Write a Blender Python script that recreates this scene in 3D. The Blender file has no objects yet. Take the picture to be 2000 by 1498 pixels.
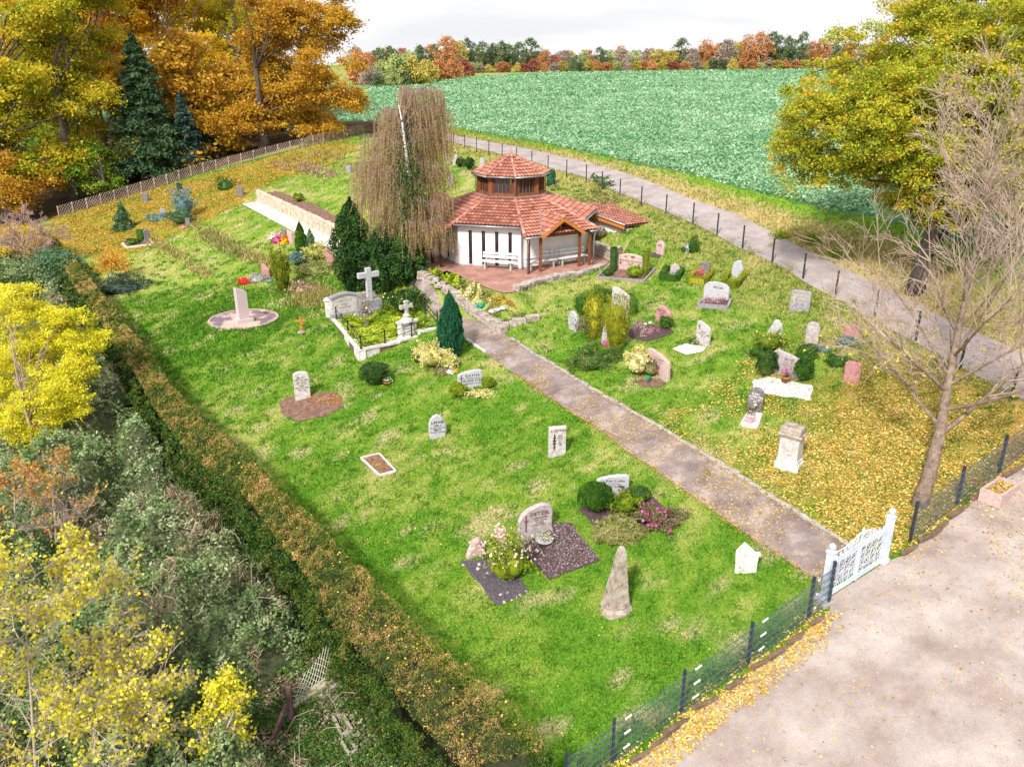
import bpy, math, random
import numpy as np
from mathutils import Vector, Matrix

# ------------------------------------------------------------------ camera, sky, sun, exposure
SC = bpy.context.scene
COL = SC.collection
R = math.radians
F = 1618.0                      # focal length in pixels of a 2000 px wide frame
PITCH = R(21.4)
CAMH = 13.5
SP, CP = math.sin(PITCH), math.cos(PITCH)
cam_d = bpy.data.cameras.new('camera')
cam_d.sensor_width = 36.0
cam_d.lens = F / 2000.0 * 36.0
cam_d.clip_start = 0.5
cam_d.clip_end = 6000
cam = bpy.data.objects.new('camera', cam_d)
COL.objects.link(cam)
cam.location = (0, 0, CAMH)
cam.rotation_euler = (math.pi / 2 - PITCH, 0, 0)
SC.camera = cam

SUN_EL, SUN_AZ = 42.0, 205.0    # sun stands to the left, behind the camera
W = bpy.data.worlds.new("World")
SC.world = W
W.use_nodes = True
nt = W.node_tree
nt.nodes.clear()
wo = nt.nodes.new('ShaderNodeOutputWorld')
bg = nt.nodes.new('ShaderNodeBackground')
sky = nt.nodes.new('ShaderNodeTexSky')
sky.sky_type = 'NISHITA'
sky.sun_disc = False
sky.sun_elevation = R(SUN_EL)
sky.sun_rotation = R(SUN_AZ)
sky.dust_density = 3.0
mixw = nt.nodes.new('ShaderNodeMixRGB')
mixw.inputs[0].default_value = 0.86
tcw = nt.nodes.new('ShaderNodeTexCoord')
mpw = nt.nodes.new('ShaderNodeMapping')
mpw.inputs['Scale'].default_value = (1.2, 1.2, 9.0)
nzw = nt.nodes.new('ShaderNodeTexNoise')
nzw.inputs['Scale'].default_value = 2.2
nzw.inputs['Detail'].default_value = 5.0
rmw = nt.nodes.new('ShaderNodeValToRGB')
rmw.color_ramp.elements[0].position = 0.38
rmw.color_ramp.elements[0].color = (9.6, 9.7, 10.1, 1)
rmw.color_ramp.elements[1].position = 0.55
rmw.color_ramp.elements[1].color = (11.6, 11.5, 11.6, 1)
nt.links.new(tcw.outputs['Generated'], mpw.inputs[0])
nt.links.new(mpw.outputs[0], nzw.inputs['Vector'])
nt.links.new(nzw.outputs['Fac'], rmw.inputs[0])
nt.links.new(sky.outputs[0], mixw.inputs[1])
nt.links.new(rmw.outputs[0], mixw.inputs[2])
nt.links.new(mixw.outputs[0], bg.inputs['Color'])
bg.inputs['Strength'].default_value = 0.092
nt.links.new(bg.outputs[0], wo.inputs['Surface'])

sun_d = bpy.data.lights.new('sun', 'SUN')
sun_d.energy = 4.6
sun_d.angle = R(7)
sun_d.color = (1.0, 0.95, 0.88)
sun = bpy.data.objects.new('sun', sun_d)
COL.objects.link(sun)
_d = Vector((math.sin(R(SUN_AZ)) * math.cos(R(SUN_EL)), math.cos(R(SUN_AZ)) * math.cos(R(SUN_EL)), math.sin(R(SUN_EL))))
sun.rotation_euler = _d.to_track_quat('Z', 'Y').to_euler()

SC.view_settings.view_transform = 'Standard'
SC.view_settings.look = 'None'
SC.view_settings.gamma = 1.0
SC.view_settings.use_curve_mapping = False
SC.view_settings.exposure = 0.2
SC.render.engine = 'CYCLES'
SC.cycles.max_bounces = 5
SC.cycles.diffuse_bounces = 3
SC.cycles.transmission_bounces = 3
SC.cycles.transparent_max_bounces = 6

rng = np.random.default_rng(7)

# ------------------------------------------------------------------ smooth random fields
class Field:
    """smooth value noise, several octaves, about unit variance"""
    def __init__(s, seed, scale, octs=4, dim=3):
        g = np.random.default_rng(seed)
        s.dim = dim; s.sc = scale; s.o = octs
        s.T = g.normal(size=(256,)); s.p = g.permutation(256)
        s.off = g.uniform(0, 100, (octs, dim))
        s.n = math.sqrt(sum(.55 ** (2 * o) for o in range(octs))) * (.62 if dim == 2 else .5)
    def one(s, Q):
        I = np.floor(Q).astype(int); f = Q - I; f = f * f * (3 - 2 * f)
        r = 0
        for c in range(1 << s.dim):
            h = 0; w = 1
            for k in range(s.dim):
                b = (c >> k) & 1
                h = s.p[(h + I[..., k] + b) & 255]
                w = w * (f[..., k] if b else 1 - f[..., k])
            r = r + w * s.T[h]
        return r
    def __call__(s, P):
        P = np.asarray(P, float)[..., :s.dim]
        r = 0
        for o in range(s.o):
            r = r + s.one(P * (2 ** o) * 1.9 / s.sc + s.off[o]) * .55 ** o
        return r / s.n

bump_f = Field(3, 9.0, 3, 2)

def sstep(a, b, x):
    t = np.clip((x - a) / (b - a), 0, 1)
    return t * t * (3 - 2 * t)

LEVEL = []
TERR = None   # (cx, cy, r, z): levelled ground round the chapel
def plane0(x, y):
    P = .165 * x + .148 * y - 4.45
    yy = np.maximum(y - 80, 0)
    yy = np.minimum(yy, 175)
    C = 6.0 + .011 * np.clip(x, -150, 150) + 3.5 * (yy / 170.0) ** 2
    C = C - .03 * np.maximum(y - 262, 0) * (1 - np.exp(-np.maximum(y - 262, 0) / 30))
    C = np.maximum(C, -12)
    k = 1.2
    h = np.clip(.5 + .5 * (C - P) / k, 0, 1)
    z = C * (1 - h) + P * h - k * h * (1 - h)
    return z

def poly_dist(x, y, poly):
    """distance outside a polygon, 0 inside"""
    sh = x.shape; x = x.ravel(); y = y.ravel()
    best = np.full(len(x), 1e9); ins = np.zeros(len(x), bool); n = len(poly)
    for i in range(n):
        ax_, ay_ = poly[i]; bx, by = poly[(i + 1) % n]
        dx, dy = bx - ax_, by - ay_
        t = np.clip(((x - ax_) * dx + (y - ay_) * dy) / (dx * dx + dy * dy + 1e-9), 0, 1)
        best = np.minimum(best, np.hypot(x - ax_ - t * dx, y - ay_ - t * dy))
        if abs(dy) > 1e-9:
            ins ^= ((ay_ > y) != (by > y)) & (x < dx * (y - ay_) / dy + ax_)
    best[ins] = 0
    return best.reshape(sh)

def hgt(x, y):
    x = np.asarray(x, float); y = np.asarray(y, float)
    z = plane0(x, y)
    if TERR is not None:
        zc, poly = TERR
        d = poly_dist(x, y, poly)
        w = 1 - sstep(.25, 1.5, d)
        z = z * (1 - w) + zc * w
    for (cx, cy, r, zc) in LEVEL:
        w = 1 - sstep(r, r + 1.6, np.hypot(x - cx, y - cy))
        z = z * (1 - w) + zc * w
    return z

def ray(px, py):
    u = (px - 1000) / F; v = (py - 749) / F
    return u, CP - v * SP, -(SP + v * CP)

def G(px, py, dz=0.0):
    """world point on the ground (plus dz) seen at pixel px,py"""
    dx, dy, dd = ray(px, py)
    T = 6.0 * 1.02 ** np.arange(235)
    for _ in range(4):
        below = CAMH + T * dd < hgt(T * dx, T * dy) + dz
        k = int(np.argmax(below)) if below.any() else len(T) - 1
        T = np.linspace(T[max(0, k - 1)], T[k], 40)
    b = float(T[-1])
    return Vector((b * dx, b * dy, CAMH + b * dd - dz))

def PZ(px, py, z):
    dx, dy, dd = ray(px, py)
    t = (z - CAMH) / dd
    return Vector((t * dx, t * dy, z))

def PT(px, py, t):
    dx, dy, dd = ray(px, py)
    return Vector((t * dx, t * dy, CAMH + t * dd))

def zat(P, py):
    """height z of the point above P that shows at row py"""
    v = (py - 749) / F
    t = P.y / (CP - v * SP)
    return CAMH - t * (SP + v * CP)

def depth(P):
    return P.y * CP - (P.z - CAMH) * SP

def px2m(n, P):
    return n * depth(P) / F

# chapel ground
_nv = G(1018, 527)
CH = Vector((_nv.x - .59, _nv.y + 4.81, _nv.z + .02))
zt_ = CH.z + .005
def pz(l): return [tuple(PZ(x, y, zt_))[:2] for x, y in l]
TER = pz([(840, 540), (873, 530), (905, 543), (930, 555), (962, 567), (985, 573), (1004, 572), (1012, 562), (1040, 555), (1085, 547), (1125, 539), (1150, 530), (1180, 523), (1192, 508)]) + [(CH.x + 5.6, CH.y - 2.0), (CH.x + 3, CH.y + 4), (CH.x - 3, CH.y + 4), (CH.x - 6, CH.y + 2), (CH.x - 7.2, CH.y - 1.2)]
TERR = (CH.z - .02, TER)
_m = G(476, 624); LEVEL.append((_m.x, _m.y, 1.9, _m.z))   # level ground under the memorial

# ------------------------------------------------------------------ objects, tags
def tag(o, label=None, cat=None, group=None, kind=None):
    if label: o['label'] = label
    if cat: o['category'] = cat
    if group: o['group'] = group
    if kind: o['kind'] = kind
    return o

def empty(name, loc, rz=0, label=None, cat=None, group=None):
    o = bpy.data.objects.new(name, None)
    COL.objects.link(o)
    o.empty_display_size = .3
    o.location = loc
    o.rotation_euler = (0, 0, rz)
    return tag(o, label, cat, group)

def link(name, me, parent=None, loc=None, rz=None):
    o = bpy.data.objects.new(name, me)
    COL.objects.link(o)
    if parent: o.parent = parent
    if loc is not None: o.location = loc
    if rz is not None: o.rotation_euler = (0, 0, rz)
    return o

def children(o):
    return [c for c in COL.objects if c.parent == o]

def copy_tree(o, parent=None, kids=None):
    c = o.copy()
    COL.objects.link(c)
    c.parent = parent
    for ch in (kids if kids is not None else children(o)):
        copy_tree(ch, c)
    return c

def np_mesh(name, V, Fc, mats, rnd=None, smooth=False, mi=None):
    V = np.asarray(V, np.float32); Fc = np.asarray(Fc, np.int32)
    me = bpy.data.meshes.new(name)
    n, k = Fc.shape
    me.vertices.add(len(V)); me.vertices.foreach_set('co', V.ravel())
    me.loops.add(n * k); me.loops.foreach_set('vertex_index', Fc.ravel())
    me.polygons.add(n)
    me.polygons.foreach_set('loop_start', np.arange(0, n * k, k, dtype=np.int32))
    if mi is not None: me.polygons.foreach_set('material_index', np.asarray(mi, np.int32))
    me.polygons.foreach_set('use_smooth', np.full(n, smooth))
    for m in (mats if isinstance(mats, (list, tuple)) else [mats]): me.materials.append(m)
    me.update(calc_edges=True)
    if rnd is not None:
        a = me.attributes.new('rnd', 'FLOAT', 'FACE')
        a.data.foreach_set('value', np.asarray(rnd, np.float32))
    return me

class MB:
    """collects solid pieces and links them as one mesh"""
    def __init__(s):
        s.v = []; s.f = []; s.r = []
    def add(s, vs, fs, r=None):
        b = len(s.v)
        s.v += [tuple(v) for v in vs]
        s.f += [tuple(i + b for i in f) for f in fs]
        s.r += [random.random() if r is None else r] * len(fs)
    def box(s, c, sz, rz=0, tilt=None, r=None):
        hx, hy, hz = sz[0] / 2, sz[1] / 2, sz[2] / 2
        M = Matrix.Rotation(rz, 3, 'Z')
        if tilt is not None: M = M @ tilt
        vs = [Vector(c) + M @ Vector((x * hx, y * hy, z * hz)) for x in (-1, 1) for y in (-1, 1) for z in (-1, 1)]
        s.add(vs, [(0, 1, 3, 2), (4, 6, 7, 5), (0, 4, 5, 1), (2, 3, 7, 6), (0, 2, 6, 4), (1, 5, 7, 3)], r)
    def bar(s, a, b, w, h=None, up=Vector((0, 0, 1)), r=None):
        a = Vector(a); b = Vector(b); h = h or w
        d = (b - a).normalized()
        if abs(d.dot(up)) > .99: up = Vector((1, 0, 0))
        sx = d.cross(up).normalized() * w / 2
        sy = sx.cross(d).normalized() * h / 2
        vs = [a - sx - sy, a + sx - sy, a + sx + sy, a - sx + sy, b - sx - sy, b + sx - sy, b + sx + sy, b - sx + sy]
        s.add(vs, [(0, 3, 2, 1), (4, 5, 6, 7), (0, 1, 5, 4), (1, 2, 6, 5), (2, 3, 7, 6), (3, 0, 4, 7)], r)
    def tube(s, pts, rad, n=6, cap=True, r=None):
        pts = [Vector(p) for p in pts]
        if not isinstance(rad, (list, tuple)): rad = [rad] * len(pts)
        vs = []; fs = []
        prev = None
        for i, p in enumerate(pts):
            d = (pts[min(i + 1, len(pts) - 1)] - pts[max(i - 1, 0)])
            if d.length < 1e-6: d = Vector((0, 0, 1))
            d.normalize()
            if prev is None:
                a = d.cross(Vector((0.13, 0.2, 1)) if abs(d.z) < .95 else Vector((1, .1, 0))).normalized()
            else:
                a = (prev - d * prev.dot(d))
                a = a.normalized() if a.length > 1e-5 else d.orthogonal().normalized()
            prev = a
            b = d.cross(a)
            for k in range(n):
                t = 2 * math.pi * k / n
                vs.append(p + (a * math.cos(t) + b * math.sin(t)) * rad[i])
        for i in range(len(pts) - 1):
            for k in range(n):
                k2 = (k + 1) % n
                fs.append((i * n + k, i * n + k2, (i + 1) * n + k2, (i + 1) * n + k))
        if cap:
            fs.append(tuple(range(n - 1, -1, -1)))
            fs.append(tuple((len(pts) - 1) * n + k for k in range(n)))
        s.add(vs, fs, r)
    def lathe(s, c, prof, n=12, r=None):
        c = Vector(c); vs = []; fs = []
        for rr, z in prof:
            for k in range(n):
                t = 2 * math.pi * k / n
                vs.append(c + Vector((rr * math.cos(t), rr * math.sin(t), z)))
        m = len(prof)
        for i in range(m - 1):
            for k in range(n):
                k2 = (k + 1) % n
                fs.append((i * n + k, i * n + k2, (i + 1) * n + k2, (i + 1) * n + k))
        fs.append(tuple(range(n - 1, -1, -1))); fs.append(tuple((m - 1) * n + k for k in range(n)))
        s.add(vs, fs, r)
    def prism(s, poly, z0, z1, r=None):
        n = len(poly)
        a = sum(poly[i][0] * poly[(i + 1) % n][1] - poly[(i + 1) % n][0] * poly[i][1] for i in range(n))
        if a < 0: poly = poly[::-1]
        z0 = [z0] * n if not isinstance(z0, (list, tuple)) else (z0 if a >= 0 else z0[::-1])
        z1 = [z1] * n if not isinstance(z1, (list, tuple)) else (z1 if a >= 0 else z1[::-1])
        vs = [(p[0], p[1], z0[i]) for i, p in enumerate(poly)] + [(p[0], p[1], z1[i]) for i, p in enumerate(poly)]
        fs = [tuple(range(n - 1, -1, -1)), tuple(range(n, 2 * n))]
        fs += [(i, (i + 1) % n, n + (i + 1) % n, n + i) for i in range(n)]
        s.add(vs, fs, r)
    def mesh(s, name, mat, smooth=False):
        me = bpy.data.meshes.new(name)
        me.from_pydata(s.v, [], s.f)
        for m in (mat if isinstance(mat, (list, tuple)) else [mat]): me.materials.append(m)
        if smooth: me.polygons.foreach_set('use_smooth', [True] * len(me.polygons))
        a = me.attributes.new('rnd', 'FLOAT', 'FACE')
        a.data.foreach_set('value', s.r)
        me.update()
        return me
    def build(s, name, mat, parent=None, smooth=False, loc=None, rz=None):
        return link(name, s.mesh(name, mat, smooth), parent, loc, rz)

# ------------------------------------------------------------------ materials
MATS = {}
def new_mat(name):
    m = bpy.data.materials.new(name); m.use_nodes = True
    m.node_tree.nodes.clear()
    MATS[name] = m
    return m, m.node_tree

def ramp(nt, cols, pos=None, interp='LINEAR'):
    r = nt.nodes.new('ShaderNodeValToRGB')
    cr = r.color_ramp
    cr.interpolation = interp
    n = len(cols)
    pos = pos or [i / max(1, n - 1) for i in range(n)]
    while len(cr.elements) < n: cr.elements.new(.5)
    for i in range(n):
        cr.elements[i].position = pos[i]
        cr.elements[i].color = (*cols[i], 1)
    return r

def leaf_mat(name, cols, trans=.35, pos=None, rough=.55):
    """colours spread over the leaves by their own random number"""
    m, nt = new_mat(name)
    at = nt.nodes.new('ShaderNodeAttribute'); at.attribute_name = 'rnd'
    r = ramp(nt, cols, pos)
    nt.links.new(at.outputs['Fac'], r.inputs[0])
    d = nt.nodes.new('ShaderNodeBsdfPrincipled')
    d.inputs['Roughness'].default_value = rough
    d.inputs['Specular IOR Level'].default_value = .25
    t = nt.nodes.new('ShaderNodeBsdfTranslucent')
    mx = nt.nodes.new('ShaderNodeMixShader'); mx.inputs[0].default_value = trans
    o = nt.nodes.new('ShaderNodeOutputMaterial')
    nt.links.new(r.outputs[0], d.inputs['Base Color'])
    nt.links.new(r.outputs[0], t.inputs['Color'])
    nt.links.new(d.outputs[0], mx.inputs[1]); nt.links.new(t.outputs[0], mx.inputs[2])
    nt.links.new(mx.outputs[0], o.inputs['Surface'])
    return m

def rock_mat(name, cols, scale=6.0, bump=.4, rough=.8, pos=None, fine=40, spots=None, spot_scale=9, spot_t=.62, metal=0, spec=.3, grain=.8):
    """mottled solid: large blotches of cols, fine grain, lichen spots, bump"""
    m, nt = new_mat(name)
    tc = nt.nodes.new('ShaderNodeTexCoord')
    geo = nt.nodes.new('ShaderNodeNewGeometry')
    n1 = nt.nodes.new('ShaderNodeTexNoise'); n1.inputs['Scale'].default_value = scale; n1.inputs['Detail'].default_value = 6; n1.inputs['Roughness'].default_value = .65
    nt.links.new(geo.outputs['Position'], n1.inputs['Vector'])
    r = ramp(nt, cols, pos or [.3 + .4 * i / max(1, len(cols) - 1) for i in range(len(cols))])
    nt.links.new(n1.outputs['Fac'], r.inputs[0])
    n2 = nt.nodes.new('ShaderNodeTexNoise'); n2.inputs['Scale'].default_value = fine; n2.inputs['Detail'].default_value = 3
    nt.links.new(geo.outputs['Position'], n2.inputs['Vector'])
    r2 = ramp(nt, [(.62, .62, .62), (1.25, 1.25, 1.25)], [.3, .7])
    nt.links.new(n2.outputs['Fac'], r2.inputs[0])
    mu = nt.nodes.new('ShaderNodeMixRGB'); mu.blend_type = 'MULTIPLY'; mu.inputs[0].default_value = grain
    nt.links.new(r.outputs[0], mu.inputs[1]); nt.links.new(r2.outputs[0], mu.inputs[2])
    out = mu.outputs[0]
    if spots:
        n3 = nt.nodes.new('ShaderNodeTexNoise'); n3.inputs['Scale'].default_value = spot_scale; n3.inputs['Detail'].default_value = 5
        nt.links.new(geo.outputs['Position'], n3.inputs['Vector'])
        r3 = ramp(nt, [(0, 0, 0), (1, 1, 1)], [spot_t, spot_t + .05])
        nt.links.new(n3.outputs['Fac'], r3.inputs[0])
        mm = nt.nodes.new('ShaderNodeMixRGB')
        mm.inputs[2].default_value = (*spots, 1)
        nt.links.new(r3.outputs[0], mm.inputs[0]); nt.links.new(out, mm.inputs[1])
        out = mm.outputs[0]
    d = nt.nodes.new('ShaderNodeBsdfPrincipled')
    d.inputs['Roughness'].default_value = rough
    d.inputs['Metallic'].default_value = metal
    d.inputs['Specular IOR Level'].default_value = spec
    nt.links.new(out, d.inputs['Base Color'])
    if bump:
        b = nt.nodes.new('ShaderNodeBump'); b.inputs['Strength'].default_value = bump; b.inputs['Distance'].default_value = .02
        ad = nt.nodes.new('ShaderNodeMath'); ad.operation = 'ADD'
        nt.links.new(n1.outputs['Fac'], ad.inputs[0]); nt.links.new(n2.outputs['Fac'], ad.inputs[1])
        nt.links.new(ad.outputs[0], b.inputs['Height'])
        nt.links.new(b.outputs[0], d.inputs['Normal'])
    o = nt.nodes.new('ShaderNodeOutputMaterial')
    nt.links.new(d.outputs[0], o.inputs['Surface'])
    return m

M = {}
M['white_stone'] = rock_mat('white_stone', [(.36, .32, .30), (.56, .52, .50), (.70, .66, .64)], 7, .5, spots=(.22, .2, .18), spot_t=.64)
M['grey_stone'] = rock_mat('grey_stone', [(.18, .17, .19), (.32, .31, .34), (.44, .42, .45)], 9, .5)
M['light_granite'] = rock_mat('light_granite', [(.32, .32, .35), (.47, .47, .50), (.60, .60, .61)], 14, .3, fine=70)
M['pink_stone'] = rock_mat('pink_stone', [(.42, .27, .24), (.56, .40, .37), (.66, .52, .48)], 9, .4, fine=60)
M['rose_stone'] = rock_mat('rose_stone', [(.36, .13, .13), (.50, .24, .24), (.62, .36, .34)], 10, .4, fine=60)
M['mauve_stone'] = rock_mat('mauve_stone', [(.33, .27, .28), (.46, .39, .40), (.56, .5, .5)], 8, .5)
M['weathered'] = rock_mat('weathered_sandstone', [(.16, .13, .10), (.42, .35, .29), (.58, .5, .44)], 5, 1.0, spots=(.55, .45, .08), spot_t=.66, spot_scale=6, pos=[.28, .5, .72])
M['old_white'] = rock_mat('old_white_plaster', [(.36, .33, .30), (.62, .59, .56), (.82, .79, .77)], 3, .7, spots=(.34, .30, .24), spot_t=.63, pos=[.25, .45, .6])
M['plaster'] = rock_mat('white_plaster', [(.74, .70, .69), (.86, .83, .83)], .9, .1, fine=25, pos=[.3, .6], grain=.12)
M['monument'] = rock_mat('pink_monument_granite', [(.52, .42, .42), (.62, .52, .52)], 12, .1, fine=90)
M['black_stone'] = rock_mat('black_granite', [(.02, .02, .03), (.05, .05, .06)], 8, 0, rough=.25)
M['dark_stone'] = rock_mat('dark_grey_slate', [(.08, .07, .08), (.2, .18, .19), (.3, .27, .28)], 9, .5)
M['wood'] = rock_mat('brown_timber', [(.15, .05, .022), (.27, .10, .042)], 3, .3, fine=30)
M['wood_dark'] = rock_mat('dark_timber', [(.05, .022, .014), (.09, .04, .02)], 3, .3, fine=30)
M['orange_wood'] = rock_mat('orange_timber', [(.50, .17, .03), (.62, .23, .05)], 3, .2, fine=30)
M['zinc'] = rock_mat('zinc', [(.30, .31, .33), (.44, .45, .47)], 4, .1, rough=.4, metal=.5)
M['iron'] = rock_mat('black_iron', [(.012, .014, .02), (.03, .035, .045)], 10, .2, rough=.45)
M['fence_metal'] = rock_mat('anthracite_steel', [(.018, .026, .045), (.035, .045, .07)], 10, .1, rough=.4)
M['wire'] = rock_mat('grey_green_wire', [(.06, .09, .12), (.10, .14, .18)], 10, 0, rough=.4)
M['gate_white'] = rock_mat('white_painted_iron', [(.42, .50, .62), (.66, .71, .80)], 4, .2, rough=.4, pos=[.3, .6], fine=30, grain=.3)
M['lattice'] = rock_mat('weathered_lattice_wood', [(.22, .16, .13), (.38, .30, .25), (.48, .40, .35)], 2, .3)
M['bark'] = rock_mat('bark', [(.035, .027, .024), (.085, .065, .055), (.13, .10, .085)], 6, 1.0, fine=25)
M['bark_light'] = rock_mat('light_bark', [(.10, .07, .055), (.22, .16, .125), (.33, .27, .15)], 5, .8, fine=25)
M['bark_birch'] = rock_mat('birch_bark', [(.12, .1, .1), (.55, .5, .48), (.72, .68, .66)], 5, .5, fine=15, pos=[.3, .42, .6])
M['twig'] = rock_mat('twig_bark', [(.26, .18, .145), (.52, .40, .33)], 2, 0)
M['twig_grey'] = rock_mat('grey_twig', [(.34, .27, .22), (.50, .42, .33)], 3, 0)
M['soil'] = rock_mat('bare_soil', [(.10, .05, .035), (.20, .11, .08), (.30, .19, .14)], 5, 1.0, fine=30)
M['mulch'] = rock_mat('bark_mulch', [(.035, .02, .022), (.09, .055, .055), (.20, .14, .14)], 22, 1.0, fine=60)
M['slate_chips'] = rock_mat('slate_chips', [(.04, .035, .045), (.11, .095, .115), (.21, .18, .20)], 22, 1.0, fine=60)
M['white_gravel'] = rock_mat('white_marble_gravel', [(.5, .48, .47), (.82, .8, .8)], 18, 1.0, fine=50)
M['drywall'] = rock_mat('dry_stone', [(.20, .16, .13), (.42, .36, .31), (.60, .54, .48)], 4, 1.0, fine=20)
M['sandstone_block'] = rock_mat('sandstone_block', [(.40, .31, .22), (.58, .49, .38), (.72, .65, .55)], 3, .6, fine=20)
M['kerb'] = rock_mat('kerb_concrete', [(.22, .20, .18), (.40, .36, .33), (.52, .48, .44)], 4, .8, fine=25, spots=(.12, .14, .04), spot_t=.6)
M['kerb_brown'] = rock_mat('mossy_kerb', [(.12, .08, .05), (.24, .17, .12)], 4, .8, fine=25)
M['grave_kerb'] = rock_mat('grave_kerb', [(.2, .18, .2), (.36, .33, .35)], 6, .3, fine=40)
M['white_kerb'] = rock_mat('white_grave_kerb', [(.5, .45, .43), (.72, .68, .66)], 6, .3, fine=40)
M['bench_white'] = rock_mat('white_bench_paint', [(.66, .68, .70), (.80, .82, .82)], 3, .1, fine=30)
M['bench_leg'] = rock_mat('bench_foot', [(.35, .38, .32), (.5, .52, .46)], 6, .2)
M['glass'] = rock_mat('dark_window_glass', [(.012, .014, .018), (.03, .03, .035)], 2, 0, rough=.08, spec=.8)
M['terracotta'] = rock_mat('terracotta_pot', [(.50, .19, .09), (.62, .26, .13)], 8, .2)
M['ink'] = rock_mat('dark_lettering', [(.04, .035, .04), (.07, .06, .06)], 8, 0)
M['ink_brown'] = rock_mat('brown_lettering', [(.12, .06, .05), (.2, .1, .08)], 8, 0)
M['ink_gold'] = rock_mat('gold_lettering', [(.6, .45, .2), (.75, .6, .3)], 8, 0)
M['ink_white'] = rock_mat('white_lettering', [(.75, .72, .7), (.82, .8, .8)], 8, 0)
M['bronze'] = rock_mat('bronze', [(.18, .09, .05), (.28, .15, .08)], 8, .2, metal=.4)
M['green_plastic'] = rock_mat('green_plastic', [(.0, .30, .17), (.02, .38, .22)], 4, 0, rough=.4)
M['car_paint'] = rock_mat('car_paint', [(.7, .72, .75), (.78, .8, .82)], 4, 0, rough=.25)
M['rubber'] = rock_mat('rubber', [(.02, .02, .02), (.03, .03, .03)], 4, 0)
M['purple_post'] = rock_mat('purple_brown_post', [(.11, .06, .06), (.2, .12, .12)], 6, .5)
M['net'] = rock_mat('pale_rope', [(.45, .42, .33), (.6, .57, .47)], 6, 0)
M['moss_block'] = rock_mat('mossy_block', [(.30, .26, .22), (.45, .4, .34)], 4, .8, spots=(.16, .20, .03), spot_t=.52)

# foliage
L = {}
L['oakgold'] = leaf_mat('yellow_green_leaf', [(.17, .23, .015), (.36, .42, .03), (.58, .54, .04), (.72, .50, .05), (.60, .30, .03)], pos=[0, .35, .66, .88, 1])
L['forest_yellow'] = leaf_mat('forest_yellow_leaf', [(.20, .28, .015), (.42, .44, .025), (.66, .56, .04), (.80, .58, .05)], .45, pos=[0, .35, .7, 1])
L['forest_orange'] = leaf_mat('forest_orange_leaf', [(.42, .20, .015), (.70, .38, .02), (.85, .52, .035), (.80, .62, .05)], .45)
L['forest_gold'] = leaf_mat('forest_gold_leaf', [(.46, .30, .02), (.74, .50, .025), (.88, .64, .05), (.66, .60, .05)], .45)
L['forest_bronze'] = leaf_mat('forest_bronze_leaf', [(.26, .12, .02), (.50, .27, .03), (.70, .42, .045), (.72, .56, .06)], .45)
L['forest_green'] = leaf_mat('forest_green_leaf', [(.07, .19, .02), (.16, .31, .03), (.30, .40, .035), (.48, .46, .05)], .4)
L['conifer_dark'] = leaf_mat('dark_conifer_needle', [(.02, .05, .045), (.05, .10, .08), (.09, .15, .12)], .15)
L['conifer_green'] = leaf_mat('spruce_needle', [(.05, .12, .05), (.11, .21, .09), (.18, .29, .14)], .2)
L['yew'] = leaf_mat('yew_needle', [(.012, .045, .012), (.03, .085, .018), (.06, .14, .022), (.12, .20, .025)], .15, pos=[0, .4, .8, 1])
L['goldyew'] = leaf_mat('golden_yew_needle', [(.07, .12, .01), (.17, .22, .012), (.36, .36, .02), (.56, .50, .04)], .2, pos=[0, .4, .8, 1])
L['thuja'] = leaf_mat('thuja_needle', [(.01, .07, .035), (.02, .13, .06), (.05, .19, .08)], .12)
L['box'] = leaf_mat('box_leaf', [(.02, .07, .008), (.05, .14, .012), (.11, .22, .018)], .15)
L['boxlime'] = leaf_mat('lime_box_leaf', [(.08, .14, .008), (.20, .29, .012), (.32, .40, .02)], .2)
L['blue'] = leaf_mat('blue_conifer_needle', [(.07, .14, .13), (.14, .25, .23), (.24, .36, .33)], .1)
L['ivy'] = leaf_mat('dark_ground_cover_leaf', [(.02, .045, .03), (.05, .09, .06), (.12, .16, .12)], .1)
L['heather'] = leaf_mat('olive_ground_cover', [(.13, .16, .03), (.28, .30, .08), (.46, .42, .18)], .2)
L['variegated'] = leaf_mat('cream_variegated_leaf', [(.20, .26, .03), (.55, .50, .12), (.80, .72, .30), (.85, .8, .5)], .3, pos=[0, .25, .6, 1])
L['orange_shrub'] = leaf_mat('orange_shrub_leaf', [(.50, .12, .02), (.68, .28, .03), (.70, .46, .05), (.6, .5, .1)], .35)
L['yellow_bush'] = leaf_mat('bright_yellow_leaf', [(.36, .42, .02), (.68, .66, .03), (.88, .80, .05), (.92, .84, .14)], .45, pos=[0, .25, .6, 1])
L['lemon'] = leaf_mat('lemon_yellow_leaf', [(.52, .55, .03), (.84, .74, .05), (.92, .82, .18)], .45)
L['bramble'] = leaf_mat('bramble_leaf', [(.09, .17, .05), (.22, .32, .11), (.38, .47, .23), (.56, .60, .40)], .3, pos=[0, .35, .75, 1])
L['cotoneaster'] = leaf_mat('cotoneaster_leaf', [(.03, .08, .015), (.08, .16, .03), (.16, .25, .05), (.42, .32, .08)], .2, pos=[0, .45, .85, 1])
L['bramble_brown'] = leaf_mat('dry_stalk', [(.20, .11, .07), (.40, .27, .18), (.60, .48, .36)], .2)
L['hedge_green'] = leaf_mat('hedge_side_needle_shaded', [(.010, .035, .006), (.03, .08, .010), (.08, .15, .014), (.20, .15, .04)], .12)  # green and brown needles, darkened so the steep side's shade is in the colour
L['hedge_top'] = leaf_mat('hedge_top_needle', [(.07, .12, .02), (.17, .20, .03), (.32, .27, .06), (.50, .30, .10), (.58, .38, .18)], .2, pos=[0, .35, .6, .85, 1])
L['grass'] = leaf_mat('grass_blade', [(.06, .18, .012), (.13, .28, .02), (.23, .35, .04), (.38, .42, .10), (.55, .50, .24)], .3, pos=[0, .25, .5, .75, 1])
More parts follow.
